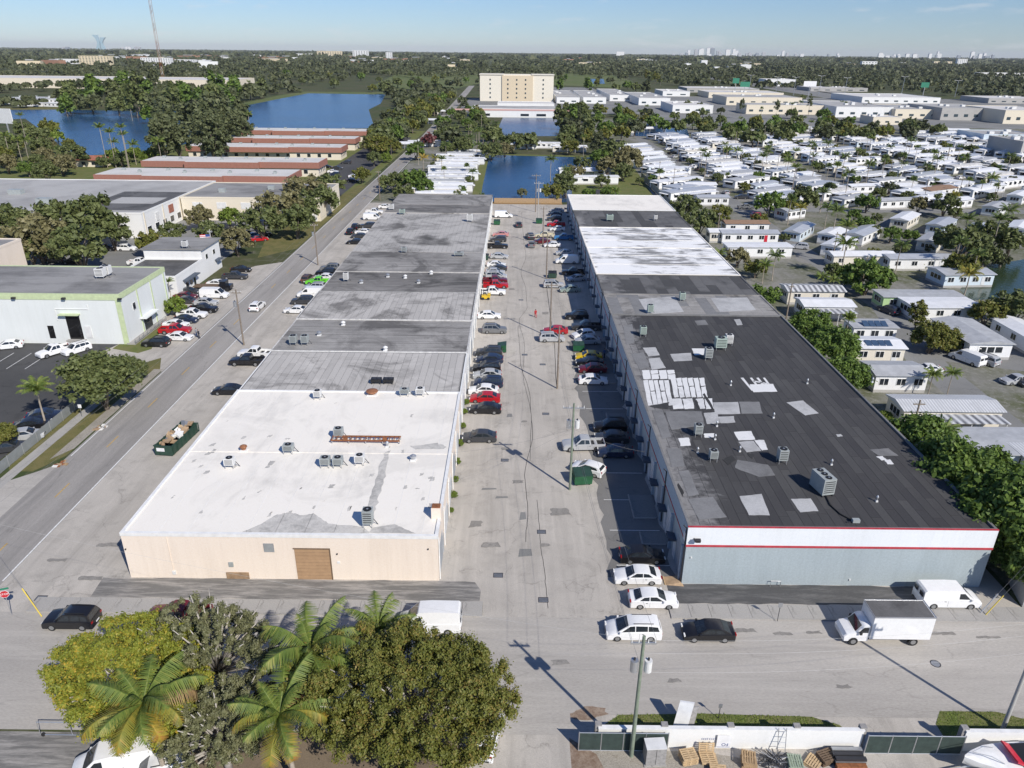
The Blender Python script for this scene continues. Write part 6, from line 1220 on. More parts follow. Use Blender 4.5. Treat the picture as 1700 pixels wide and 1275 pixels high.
MB().box(-Wh * .2, Wh * .22, -1.2, 0, 0, hh - .3).build('tan_front', M['wall_tan'], ho); MB().box(-Wh * .51, -Wh * .18, -.8, 35, hh + .3, hh + .9).build('cornice', M['hotel_cream'], ho); MB().box(Wh * .2, Wh * .51, -.8, 35, hh + .3, hh + .9).build('cornice', M['hotel_cream'], ho)
for c in (-.36, -.12, .0, .12, .36):
    for r_ in range(5): MB().box(Wh * c - .7, Wh * c + .7, -1.5 if abs(c) < .2 else -.3, -.001 if abs(c) > .2 else -1.2, hh * (.12 + .17 * r_), hh * (.12 + .17 * r_) + 1.6).build('window', M['glass_blue'], ho)
far_box('low_mall', 'low white strip building right in front of the cream hotel', 826, 920, 180, 172, 30, 'wall_white', 'roof_far_white')
s_ = far_box('low_mall', 'low grey roofed building with pinkish fascia near the second lake', 783, 925, 195, 181, 40, 'wall_white', 'roof_far_gray'); MB().box(-50, 50, -.2, -.1, 5.2, 6.4).build('fascia', M['wall_pink'], s_); front_win(s_, -30, -20, 1, 3); front_win(s_, 5, 12, 1, 3); front_win(s_, 18, 26, 1, 3)
for i, (px0, px1, pb, pt, dp, wl_, rf, lb_) in enumerate([
    (924, 962, 172, 162, 150, 'wall_white', 'roof_far_gray', 'long grey storage shed right of the hotel, first'), (968, 1006, 172, 162, 150, 'wall_white', 'roof_far_gray', 'long grey storage shed right of the hotel, second'), (1012, 1050, 168, 158, 150, 'wall_white', 'roof_far_gray', 'long grey storage shed right of the hotel, third'),
    (1060, 1112, 175, 163, 120, 'wall_white', 'roof_far_gray', 'grey roofed shed with white side before the sheds'), (1116, 1183, 188, 175, 60, 'wall_white', 'roof_far_white', 'white shed with bright roof at the left of the sheds'), (1100, 1145, 160, 152, 60, 'wall_white', 'roof_far_white', 'small white building behind the storage sheds'),
    (1238, 1385, 190, 175, 34, 'wall_cream', 'roof_far_gray', 'long cream shed facing the trailer park'), (1205, 1330, 175, 162, 60, 'wall_cream', 'roof_far_gray', 'cream shed behind the long cream one'), (1176, 1300, 163, 154, 60, 'wall_cream', 'roof_far_white', 'third cream shed back with white roof'), (1140, 1260, 154, 147, 60, 'wall_dim', 'roof_far_white', 'flat shed at the back of the industrial block'),
    (1386, 1480, 195, 178, 90, 'wall_white', 'roof_far_gray', 'large grey roofed shed in the middle of industrial block'), (1484, 1558, 197, 182, 70, 'wall_cream', 'roof_far_gray', 'grey roofed shed right of the large one'), (1448, 1496, 207, 195, 24, 'wall_cream', 'roof_far_white', 'small cream building beneath the grey shed'), (1430, 1560, 172, 162, 90, 'wall_white', 'roof_far_white', 'white roofed shed behind the grey sheds'),
    (1560, 1660, 200, 180, 60, 'wall_dim', 'roof_far_gray', 'dim fronted shed with open bays at right'), (1664, 1760, 206, 184, 60, 'wall_cream', 'roof_far_white', 'cream fronted shed at the right edge'), (1640, 1760, 172, 164, 60, 'wall_dim', 'roof_far_white', 'pale roofed shed at the far right'), (1270, 1320, 143, 132, 40, 'wall_white', 'roof_far_white', 'white two storey office by the highway'), (1345, 1440, 152, 146, 60, 'wall_dim', 'roof_far_white', 'flat white roofed building near the highway'),
    (1630, 1720, 240, 224, 30, 'home_blue', 'roof_far_gray', 'pale blue metal shed at the trailer park edge'), (1690, 1760, 268, 236, 30, 'wall_dim', 'roof_far_gray', 'grey shed with red container at the right edge')]):
    t = far_box('industrial_shed', lb_, px0, px1, pb, pt, dp, wl_, rf, 'shed', 'industrial sheds', 1, cols=max(2, int((px1 - px0) / 16)))
    W = t.children[0].dimensions.x; h = t.children[1].location.z
    for k in range(3): MB().box(-1.5, 1.5, -1.5, 1.5, 0, 1.4).build('rooftop_unit', M['ac_white'], t, (U(-.4, .4) * 30, dp * U(.2, .8), max(v.co.z for v in t.children[1].data.vertices)))
far_box('distribution_warehouse', 'very long pale warehouse beyond the west lake', -90, 385, 147, 131, 95, 'wall_cream', 'roof_far_white', 'warehouse', None, 0, Y=1040)
for k in range(26):                                              # homes on the far lake shore
    px, py = U(0, 108), U(164, 177); x, y = G(px, py)
    t = thing('shore_home', 'tiny white trailer home across the west lake', 'mobile home', (x, y, 0), U(-.2, .2), 'homes across the west lake'); MB().box(-8, 8, -2.5, 2.5, 0, 3).build('wall', M['home_white'], t); MB().box(-8.3, 8.3, -2.8, 2.8, 3, 3.25).build('roof', M['roof_home_white'], t)
    for q in range(4): MB().box(-6.5 + q * 4, -5 + q * 4, -2.56, -2.5, 1.1, 2.2).build('window', M['glass'], t)
FB = 'distant buildings'
for (px0, px1, pb, pt, wl_, lb_, bn, cl) in [(133, 184, 109, 93, 'far_cream', 'cream mid-rise block far behind the long warehouse', 6, 10), (91, 128, 106, 98, 'far_white', 'low white cluster left of the cream mid-rise', 1, 6), (235, 284, 109, 96, 'far_white', 'left of two white apartment slabs near the radio mast', 4, 12), (291, 325, 108, 99, 'far_white', 'right of two white apartment slabs near the radio mast', 4, 8), (210, 242, 103, 94, 'far_rust', 'small brown roofed block behind the white slabs', 1, 5),
        (478, 520, 95, 89, 'far_white', 'low white campus wing far centre left', 1, 8), (527, 568, 97, 85, 'far_cream', 'broad pale hospital-like block far centre left', 5, 10), (586, 612, 97, 84, 'far_white', 'white tower block far centre left', 7, 6), (641, 651, 101, 87, 'far_white', 'lone slim white tower far centre', 8, 3), (658, 678, 104, 100, 'far_white', 'low white building right of the slim tower', 1, 4),
        (1430, 1455, 112, 102, 'far_white', 'white mid-rise far right', 3, 5), (1588, 1604, 110, 98, 'far_white', 'white tower far right near the edge', 7, 5), (1550, 1580, 107, 102, 'far_cream', 'low cream block far right', 2, 6), (1624, 1700, 128, 121, 'far_white', 'white low building far right edge', 1, 10), (1164, 1174, 109, 100, 'sign_white', 'white billboard far right of centre', 0, 0), (1186, 1198, 116, 111, 'sign_white', 'lower white billboard far right of centre', 0, 0), (1023, 1036, 96, 86, 'far_white', 'white round topped water tower far away', 0, 0)]:
    far_box('far_building', lb_, px0, px1, pb, pt, 22, wl_, 'far_gray' if wl_ != 'far_white' else 'far_white', 'building', FB, bn, cols=cl)
for i in range(70):                                              # specks of roofs in the far woodland
    px, py = U(0, 1700), random.choice([U(95, 101), U(100, 116)])
    if 780 < px < 930: continue
    x, y = G(px, py); w = U(10, 40) * y / 2500; t = thing('far_building', 'pale low building half lost in the far woodland', 'building', (x, y, 0), U(-.3, .3), 'specks of far roofs')
    MB().box(-w, w, -w * .4, w * .4, 0, U(11, 17)).build('wall', M[random.choice(['far_white', 'far_white', 'far_cream', 'far_rust'])], t); MB().box(-w * .3, w * .3, -w * .2, w * .2, 17, 19).build('roof_house', M['far_gray'], t)
for i in range(90):                                              # skyline on the horizon
    if i < 26: px = random.gauss(1183, 28); top = U(78, 90) if abs(px - 1180) < 40 else U(86, 92)
    elif i < 70: px = U(1200, 1660); top = U(87, 93) if i % 9 else U(83, 88)
    else: px = U(95, 240); top = U(77, 83)
    Y = U(11000, 15000); pbase = 95
    x = XAT(px, pbase, Y); h = max(25, HT(px, top, Y)); w = U(14, 34)
    t = thing('skyline_tower', 'tiny pale tower in the skyline on the horizon', 'tower', (x, Y, 0), 0, 'skyline towers'); MB().box(-w, w, -15, 15, 0, h * .93).build('shaft', M[random.choice(['far_white', 'far_gray', 'far_slate', 'far_white'])], t); MB().box(-w * .6, w * .6, -9, 9, h * .93, h).build('penthouse', M['far_gray'], t)
# curved twin glass towers, far left
Y = 11500; t = thing('curved_glass_tower', 'pale blue glass tower with two curving horns on the far left horizon', 'tower', (XAT(168, 80, Y), Y, 0))
for sx, top in ((-1, 58), (1, 62)):
    h = HT(168, top, Y); b = MB(); n = 10; pts = []
    for k in range(n + 1): z = h * k / n; u = k / n; pts.append((sx * (78 - 40 * math.sin(u * PI * .9) ** 2 + (18 if u > .8 else 0) * (u - .8) * 5), z))
    for k in range(n): (xa, za), (xb, zb) = pts[k], pts[k + 1]; b.add([(0 * sx + xa * .15, -12, za), (xa, -12, za), (xb, -12, zb), (xb * .15, -12, zb), (xa * .15, 12, za), (xa, 12, za), (xb, 12, zb), (xb * .15, 12, zb)], [(0, 1, 2, 3), (7, 6, 5, 4), (1, 5, 6, 2), (0, 3, 7, 4)])
    b.build('glass_wing', M['far_blue'], t)
# radio mast
x, y = G(272, 138); t = thing('radio_mast', 'tall red and white lattice radio mast above the far lake shore', 'radio mast', (x, y, 0)); Hm = 210
for k in range(3):
    a = k * 2.094; MB().tube([(2.2 * math.cos(a), 2.2 * math.sin(a), 0), (2.0 * math.cos(a), 2.0 * math.sin(a), Hm)], .22, 5).build('leg', M['metal_rust'], t)
for k in range(35):
    z = k * 6; b = MB()
    for q in range(3):
        a, c = q * 2.094, (q + 1) * 2.094; b.tube([(2.1 * math.cos(a), 2.1 * math.sin(a), z), (2.1 * math.cos(c), 2.1 * math.sin(c), z + 6)], .11, 4)
    b.build('brace', M['metal_rust' if k % 4 < 2 else 'trim_white'], t)
# ---------------------------------------------------------------- trailer homes
def home_proto(name, L, W, wall, roof, carport, round_roof):
    t = bpy.data.objects.new(name, None); COL.objects.link(t)
    MB().box(-L / 2, L / 2, -W / 2, W / 2, .0, .45).build('skirting', M['wall_dim'], t); MB().box(-L / 2, L / 2, -W / 2, W / 2, .45, 3.0).build('wall', M[wall], t)
    b = MB(); n = 6; pr = []
    for k in range(n + 1): u = -1 + 2 * k / n; pr.append((u * (W / 2 + .18), 3.0 + (.42 if round_roof else .22) * (1 - u * u)))
    vs = [(-L / 2 - .2, y, z) for y, z in pr] + [(L / 2 + .2, y, z) for y, z in pr] + [(-L / 2 - .2, pr[0][0], 2.9), (-L / 2 - .2, pr[-1][0], 2.9), (L / 2 + .2, pr[0][0], 2.9), (L / 2 + .2, pr[-1][0], 2.9)]; m = n + 1
    fs = [(k, m + k, m + k + 1, k + 1) for k in range(n)] + [tuple(range(m))[::-1] + (2 * m,)[:0], tuple(range(m, 2 * m))] + [(0, 2 * m, 2 * m + 2, m), (m - 1, 2 * m - 1, 2 * m + 3, 2 * m + 1), (2 * m, 2 * m + 1, 2 * m + 3, 2 * m + 2), (0, m - 1, 2 * m + 1, 2 * m), (m, 2 * m + 2, 2 * m + 3, 2 * m - 1)]
    b.add(vs, fs).build('roof', M[roof], t)
    if carport:
        MB().box(-L * .32, L * .4, -W / 2 - 3.1, -W / 2 - .02, 2.55, 2.66).build('carport_roof', M['roof_home_white'], t)
        for k in range(4): MB().box(-L * .32 + .2 + k * L * .23, -L * .32 + .28 + k * L * .23, -W / 2 - 3.0, -W / 2 - 2.92, 0, 2.55).build('carport_post', M['trim_white'], t)
    nw = int(L / 3)
    for sy in (-1, 1):
        for k in range(nw):
            xw_ = -L / 2 + 1.2 + k * (L - 2.4) / nw; o = MB().box(xw_, xw_ + 1.3, sy * W / 2 - (.04 if sy > 0 else .05), sy * W / 2 + (.05 if sy > 0 else .04), 1.35, 2.35).build('window', M['glass'], t)
            if k % 2 == 0: MB().obox((xw_ + .65, sy * (W / 2 + .35), 2.45), (.8, 0, 0), (0, .32, -.12 * sy), (0, 0, .02)).build('window_awning', M['trim_white'], t)
    for sx in (-1, 1): MB().box(min(sx * L / 2, sx * (L / 2 + .05)), max(sx * L / 2, sx * (L / 2 + .05)), -W * .3, W * .3, 1.3, 2.4).build('end_window', M['glass'], t); MB().obox((sx * (L / 2 + .4), 0, 2.5), (.38, 0, -.12 * sx), (0, W * .36, 0), (0, 0, .02)).build('window_awning', M['trim_white'], t)
    MB().box(L * .1, L * .1 + .95, -W / 2 - .05, -W / 2, .5, 2.5).build('door', M['door_white'], t)
    MB().box(-L * .2, -L * .2 + .8, -.4, .4, 3.35, 3.75).build('rooftop_unit', M['ac_white'], t)
    return t
HP = [home_proto('trailer_home', 15, 3.8, 'home_white', 'roof_home_white', True, True), home_proto('trailer_home', 16.5, 4.0, 'home_white', 'roof_home_white', False, False), home_proto('trailer_home', 14, 3.6, 'home_cream', 'roof_home_white', True, True), home_proto('trailer_home', 15.5, 5.2, 'home_white', 'roof_home_silver', True, False), home_proto('trailer_home', 13, 3.8, 'home_blue', 'roof_home_white', True, True), home_proto('trailer_home', 15, 4.4, 'home_white', 'roof_home_gray', True, False)]
def home(i, X, Y, rz, label, group, roof=None, sc=(1, 1, 1)):
    o = dup(HP[i], (X, Y, 0), rz, label, group, sc); o['category'] = 'mobile home'
    if roof:
        for ch in o.children:
            if ch.name.startswith('roof') and not ch.name.startswith('rooftop'): ch.material_slots[0].link = 'OBJECT'; ch.material_slots[0].material = M[roof]
    return o
RN = ['first', 'second', 'third', 'fourth', 'fifth', 'sixth', 'seventh', 'eighth', 'ninth']
cols = [(66, 278, 500, 34), (95.5, 270, 500, 34), (119, 268, 505, 34), (151, 272, 510, 34), (175, 275, 515, 34), (207, 285, 520, 34), (231, 300, 520, 34), (263, 320, 520, 34), (287, 335, 520, 34), (319, 360, 520, 34)]
for c, (xc, y0, y1, ang) in enumerate(cols):
    y = y0
    while y < y1:
        if not (c == 4 and y < 285) and not (62 < xc < 70 and y > 430):
            home(random.choices(range(6), [5, 5, 3, 2, 1, 2])[0], xc + U(-2.2, 2.2), y, R(ang + U(-7, 7)), f'white trailer home in the {RN[min(c, 8)]} slanted row from the court', 'slanted trailer rows', random.choices([None, 'roof_home_silver', 'roof_home_gray', 'trim_dirty', 'home_cream'], [10, 3, 2, 2, 1])[0], sc=(U(1.0, 1.45), U(1.1, 1.5), U(1.0, 1.2)))
        y += U(12.0, 14.2)
for k in range(14): home(random.choice([0, 1, 2, 5]), -27 + U(-3, 3), 268 + k * 9.6, R(U(-6, 4)), 'white trailer home by the lake beyond the left row', 'lakeside trailer homes', sc=(1.25, 1, 1))
for k, (px, py, a, s) in enumerate([(868, 247, 0, 1), (905, 246, 0, 1), (945, 252, 0, 1.3), (970, 292, 5, 1.5), (975, 305, 5, 1.5), (1065, 220, 25, 1.4), (1085, 214, 25, 1.2), (1330, 218, -8, 1.6), (1372, 222, -8, 1.6), (665, 246, 5, 1.1), (705, 243, 5, 1.1), (740, 190, 0, 1), (715, 205, 0, 1), (1450, 222, 0, 1.4), (1520, 226, 10, 1.4), (1580, 222, 0, 1.4)]):
    x, y = G(px, py); home(k % 3, x, y, R(a), 'white trailer home near the small lakes' if px < 1000 else 'white trailer home at the back of the park', 'back row trailer homes', sc=(s, 1.1, 1.05))
# nearest homes one by one: footprint centre pixel (ground), length, width, heading, height
def near_home(label, px, py, L, W, rz, wall, roof, flat=False, wins=3, carport=None, solar=False, door=None):
    x, y = G(px, py); t = thing('park_home', label, 'mobile home', (x, y, 0), R(rz), 'near park homes')
    MB().box(-L / 2, L / 2, -W / 2, W / 2, 0, .5).build('skirting', M['wall_dim'], t); MB().box(-L / 2, L / 2, -W / 2, W / 2, .5, 3.0).build('wall', M[wall], t)
    g = .1 if flat else .55
    MB().add([(-L / 2 - .35, -W / 2 - .35, 2.98), (L / 2 + .35, -W / 2 - .35, 2.98), (L / 2 + .35, W / 2 + .35, 2.98), (-L / 2 - .35, W / 2 + .35, 2.98), (-L / 2 - .35, -W / 2 - .35, 3.1), (L / 2 + .35, -W / 2 - .35, 3.1), (L / 2 + .35, W / 2 + .35, 3.1), (-L / 2 - .35, W / 2 + .35, 3.1), (-L / 2 - .35, 0, 3.1 + g), (L / 2 + .35, 0, 3.1 + g)],
             [(3, 2, 1, 0), (0, 1, 5, 4), (2, 3, 7, 6), (1, 2, 6, 9, 5), (3, 0, 4, 8, 7), (4, 5, 9, 8), (6, 7, 8, 9)]).build('roof', M[roof], t)
    for k in range(wins):
        for sy in (-1, 1):
            xw_ = -L / 2 + (k + .5) * L / wins - .75; o = MB().box(xw_, xw_ + 1.5, sy * W / 2 - .05, sy * W / 2 + .05, 1.3, 2.5).build('window', M['trim_white'], t); MB().box(xw_ + .08, xw_ + .7, sy * W / 2 - .07, sy * W / 2 + .07, 1.38, 2.42).build('pane', M['glass'], o); MB().box(xw_ + .8, xw_ + 1.42, sy * W / 2 - .07, sy * W / 2 + .07, 1.38, 2.42).build('pane', M['glass'], o)
    for sx in (-1, 1):
        o = MB().box(sx * L / 2 - .05, sx * L / 2 + .05, -W * .3, W * .3, 1.3, 2.5).build('window', M['trim_white'], t)
        for q in range(3): MB().box(sx * L / 2 - .07, sx * L / 2 + .07, -W * .28 + q * W * .19, -W * .28 + q * W * .19 + W * .16, 1.38, 2.42).build('pane', M['glass'], o)
    MB().box(L * .25, L * .25 + .9, -W / 2 - .06, -W / 2 + .06, .5, 2.5).build('door', M[door or 'door_white'], t)
    if carport:
        s = carport; MB().box(-L * .3, L * .45, s * (W / 2 + 3.2) if s < 0 else W / 2 + .36, s * (W / 2 + .36) if s < 0 else W / 2 + 3.2, 2.55, 2.66).build('carport_roof', M['metal_roof_stripe' if s < 0 else 'roof_home_silver'], t)
        for k in range(3): MB().box(-L * .28 + k * L * .35, -L * .28 + k * L * .35 + .08, s * (W / 2 + 3.0) - .04, s * (W / 2 + 3.0) + .04, 0, 2.55).build('carport_post', M['trim_white'], t)
    if solar:
        for k in range(4): MB().obox((-L * .2 + k * 1.15, -W * .27, 3.46), (.52, 0, 0), (0, .85, .27), (0, -.01, .03)).build('solar_panel', M['solar'], t)
    return t
near_home('brown roofed white park home beside the far white row roof', 1235, 385, 13, 5, 2, 'home_white', 'roof_home_brown'); near_home('long white park home with red door below the brown roofed one', 1240, 402, 16, 4.5, 2, 'home_white', 'roof_home_silver', door='boat_red', wins=5)
near_home('white park home behind the autumn tree', 1255, 425, 17, 5, 2, 'home_white', 'roof_home_white', True); near_home('striped roof park home behind the shrubs by the row roof', 1345, 500, 12, 5, 0, 'home_cream', 'metal_roof_stripe'); near_home('white gabled park home with striped porch roof', 1365, 525, 10, 5.5, 0, 'home_white', 'roof_home_white', carport=-1)
near_home('park home with blue solar panels on a porch', 1445, 595, 8.5, 5.5, 0, 'home_cream', 'roof_home_white', solar=True); near_home('park home with solar panel strip behind the fan palm', 1440, 562, 8, 4.5, 0, 'home_white', 'roof_home_gray', True, solar=True)
near_home('white park home with dark window shutters near two small palms', 1478, 640, 8.2, 5.6, 0, 'home_white', 'roof_home_gray'); near_home('weathered silver roofed park home with striped awning', 1560, 700, 14, 5, 0, 'home_cream', 'metal_roof', carport=-1, wins=5)
near_home('park home with long green side wall by the green pond', 1520, 510, 17, 5, 0, 'home_green', 'roof_home_gray', True, 4); near_home('low white flat roofed park home before the green sided one', 1555, 525, 14, 7, 2, 'home_white', 'roof_home_white', True, 4)
near_home('white park home with two grey roof halves beside the small van', 1605, 575, 13, 7.5, 90, 'home_white', 'roof_home_gray'); near_home('white park home at the right edge behind the hedge', 1700, 575, 14, 5, 90, 'home_white', 'roof_home_white')
near_home('pale blue flat roofed house in front of the striped awning', 1640, 765, 16, 7, 0, 'home_blue', 'roof_home_gray', True, 4); near_home('pale house with metal roof at the right edge above the tree', 1745, 775, 12, 8, 0, 'home_white', 'metal_roof', True, 3)
for (px, py, L, W_h, a, wl_, rf, lb_) in [(1520, 445, 17, 5, 3, 'home_white', 'roof_home_silver', 'long white park home with wide windows beside the green pond'), (1425, 440, 16, 5, 3, 'home_cream', 'roof_home_white', 'cream park home behind the leaning palm'), (1590, 470, 12, 7, 5, 'home_blue', 'roof_home_silver', 'silver roofed home on the pond bank'), (1325, 395, 15, 4.5, 55, 'home_blue', 'roof_home_silver', 'white home angled towards the lane beside silver car'), (1390, 420, 13, 5, 50, 'home_white', 'roof_home_white', 'white home behind the palm at the lane corner'),
        (1310, 362, 9, 5, 30, 'home_white', 'roof_home_silver', 'small home behind the dark ficus trees'), (1430, 400, 15, 5, 48, 'home_white', 'roof_home_silver', 'silver roofed home behind the round hedge'), (1500, 375, 14, 5, 50, 'home_cream', 'roof_home_white', 'tan walled home with white roof and red end'), (1480, 345, 13, 5, 12, 'home_white', 'roof_home_gray', 'grey roofed porch home near the lane'), (1430, 320, 14, 5, 15, 'home_white', 'roof_home_white', 'broad white home with awnings near the lane end'), (1480, 320, 15, 5, 15, 'home_white', 'roof_home_white', 'white home left of the brown roofed hall'),
        (1550, 325, 17, 7, 30, 'home_white', 'roof_home_brown', 'brown roofed hall among the trailers'), (1580, 345, 14, 5, 25, 'home_white', 'roof_home_white', 'white home in front of the brown roofed hall'), (1560, 385, 14, 5, 48, 'home_blue', 'roof_home_silver', 'grey blue home behind the golden palm'), (1545, 412, 13, 5, 50, 'home_cream', 'roof_home_gray', 'grey roofed home with tan wall by the blue tarp'), (1620, 395, 13, 5, 50, 'home_white', 'roof_home_silver', 'pale home left of the royal palm'), (1650, 355, 13, 5, 45, 'home_white', 'roof_home_gray', 'dark fronted home behind the royal palm'),
        (1690, 390, 13, 5, 50, 'home_white', 'roof_home_white', 'white home at the right edge behind palms'), (1380, 402, 10, 5, 50, 'home_white', 'roof_home_white', 'low white home beside the grey car'), (1160, 318, 12, 5, 3, 'home_white', 'roof_home_white', 'white home just behind the row hedge'), (1180, 340, 11, 5, 3, 'home_white', 'roof_home_silver', 'home with white porch roof behind the row hedge'), (1200, 400, 9, 5, 0, 'home_cream', 'roof_home_white', 'cream home touching the white row roof'), (1690, 335, 14, 5, 45, 'home_white', 'roof_home_white', 'white home at the right edge by the parked cars'), (1640, 320, 14, 5, 30, 'home_white', 'roof_home_white', 'white home with small palms in front')]:
    near_home(lb_, px, py, L, W_h, a, wl_, rf, wins=4)
for p in HP: remove_tree(p)
# ---------------------------------------------------------------- utility poles and wires
WIRES = []
def pole(px, py, h, label, mat='wood_pole', arm=2.4, trans=0, r=.16, xy=None, azi=0):
    x, y = xy or G(px, py); t = thing('utility_pole', label, 'utility pole', (x, y, 0), azi, 'utility poles')
    MB().tube([(0, 0, -.2), (0, 0, h)], [r, r * .7], 9).build('post', M[mat], t, smooth=60)
    if arm:
        MB().box(-arm / 2, arm / 2, -.06, .06, h - .7, h - .55).build('crossarm', M['metal_galv' if mat != 'wood_pole' else 'wood_pole'], t)
        for k in (-1, -.4, .4, 1): MB().tube([(k * arm * .46, 0, h - .55), (k * arm * .46, 0, h - .3)], [.05, .03], 7).build('insulator', M['ac_white'], t)
    for k in range(trans):
        s = -1 if k == 0 else 1; c = MB().cyl(s * .5, 0, h - 3.2, h - 2.2, .28, 14).build('transformer', M['ac_white' if k else 'metal_galv'], t); MB().cyl(s * .5, 0, h - 2.2, h - 2.0, .08, 7).build('bushing', M['metal_dark'], c)
    return (x, y, h)
def wire(a, b, sag=.6, r=.011, mat='wire_gray', dz=(0, 0), dx=0):
    A = Vector((a[0] + dx, a[1], a[2] - .35 + dz[0])); B = Vector((b[0] + dx, b[1], b[2] - .35 + dz[1])); pts = []
    for k in range(11): u = k / 10; p = A.lerp(B, u); p.z -= sag * 4 * u * (1 - u); pts.append(p)
    o = MB().tube(pts, r, 4, cap=False).build('power_line', M[mat]); return o
pA = pole(946, 813, 11.8, 'wooden pole with transformer beside the green dumpster in the court', 'pole_treated', 2.6, 2)
pB = pole(925, 645, 10.5, 'wooden pole leaning by the shade edge, second in the court', 'wood_pole', 0)
pC = pole(913, 560, 10.8, 'pole behind the silver car in the middle of the court', 'wood_pole', 2.4)
pD = pole(907, 463, 10.8, 'pole beside the far dumpster in the court', 'wood_pole', 2.0)
pE = pole(901, 408, 10.8, 'pole among parked cars at the far court', 'wood_pole', 2.0)
pF = pole(893, 368, 12.5, 'left of two tall poles at the court end before the lake', 'pole_concrete', 3.0, 2)
pG = pole(889, 352, 12.5, 'right of two tall poles at the court end before the lake', 'wood_pole', 3.0)
pH = pole(1048, 1255, 11.9, 'green treated pole with two transformers before the white yard wall', 'pole_treated', 1.8, 2, .17)
pI = pole(1664, 1212, 11.5, 'dark pole leaning in at the lower right corner', 'pole_concrete', 1.6, 0, .17)
pJ = pole(405, 573, 10.5, 'pole at the edge of the west road nearest the white roof', 'wood_pole', 1.8, 1)
pK = pole(528, 440, 10.5, 'pole at the edge of the west road beside the left row', 'wood_pole', 1.8, 1)
pL = pole(631, 333, 10.5, 'pole at the far corner of the left row by the road', 'wood_pole', 1.8)
pM = pole(-10, 990, 10.5, 'street corner pole cut off by the left picture edge', 'wood_pole', 1.8, xy=(-51.3, 56.2))
pN = pole(357, 441, 9, 'pole carrying a flag beside the white office', 'pole_concrete', 1.2); pO = pole(64, 432, 10, 'pole by the fence behind the green trimmed warehouse', 'pole_concrete', 1.4, 1)
pP = pole(1508, 740, 7, 'wooden pole between the black roof and the pale blue house', 'wood_pole', 1.6); pQ = pole(1305, 530, 7.5, 'wooden pole beside the ficus row', 'wood_pole', 1.0); pR = pole(1190, 395, 7.5, 'wooden pole beside the long white park home', 'wood_pole', 1.0)
for i, (px, py) in enumerate([(1093, 302), (1117, 315), (1065, 292), (1125, 270), (1206, 262), (1229, 275), (1250, 290), (1289, 288), (1318, 312), (1345, 297), (1372, 262), (1268, 232), (1388, 290), (1441, 285), (1502, 258), (1570, 275), (1590, 330), (1533, 335), (1625, 330), (1475, 300), (1160, 285), (1380, 440), (1428, 485), (720, 250), (736, 168), (700, 210), (650, 262), (1700, 300), (1650, 340)]): pole(px, py, 8.5, 'slim wooden service pole among the trailer homes' if px > 900 else 'slim wooden pole along the far west road', 'wood_pole', .8, 0, .12)
for px, h in ((1245, 24), (1362, 24), (1405, 22), (1320, 22), (1500, 24), (1590, 20), (1290, 22)):
    y = 1050; x = XAT(px, 140, y); t = thing('highway_light', 'tall twin arm highway light far to the right', 'street lamp', (x, y, 0), 0, 'highway lights'); MB().tube([(0, 0, 0), (0, 0, h)], [.35, .2], 6).build('mast', M['metal_galv'], t); MB().tube([(-5, 0, h + 1), (0, 0, h), (5, 0, h + 1)], .2, 5).build('arm', M['metal_galv'], t)
for px, py, w in ((1237, 140, 6), (1222, 134, 4), (1345, 139, 8), (1536, 141, 5)):
    y = 1000; x = XAT(px, py, y); z = HT(px, py, y); t = thing('highway_sign', 'green highway sign panel on a gantry far right' if px != 1345 else 'white highway billboard far right', 'sign', (x, y, 0), 0, 'highway signs'); MB().box(-.3, .3, -.3, .3, 0, z - 3).build('post', M['metal_gray'], t); MB().box(-w, w, -.2, .2, z - 3, z + 3).build('panel', M['sign_green' if px != 1345 else 'sign_white'], t)
chain = [pH, pA, pB, pC, pD, pE, pF]
nw = 0
def power(a, b, label, **k): return tag(wire(a, b, **k), label, 'cable', 'overhead wires')
for i in range(len(chain) - 1):
    for j, dx in enumerate((-.9, .9, 0)): power(chain[i], chain[i + 1], 'thin overhead wire strung along the court poles', sag=.7, dx=dx, dz=(0, 0) if j < 2 else (-2.6, -2.6))
westc = [pM, pJ, pK, pL]
for i in range(3):
    for dx, dz in ((-.7, 0), (.7, 0), (0, -2.4)): power(westc[i], westc[i + 1], 'thin overhead wire strung along the west road', sag=.9, dx=dx, dz=(dz, dz))
for dz in (0, -1.2, -3.0): power(pH, pI, 'thin pale wire over the cross street to the right corner pole', sag=.7, dz=(dz, dz), mat='wire_pale', r=.009)
power(pH, (-51.3, 56.2, 10.5), 'thin wire over the cross street towards the left corner', sag=1.0, mat='wire_pale', r=.008)
for (px, py, z) in ((1085, 748, 5.5), (735, 800, 4.8), (742, 748, 4.8)): x, y = G(px, py, z); power(pA, (x, y, z), 'service wire from the transformer pole to a warehouse wall', sag=.5, dz=(-3, 0))
for (px, py, z, tp) in ((990, 470, 6, pD), (1035, 600, 6, pC), (785, 470, 5, pD), (775, 610, 5, pB)): x, y = G(px, py, z); power(tp, (x, y, z), 'service wire from a court pole to a warehouse wall', sag=.4, dz=(-1.5, 0))
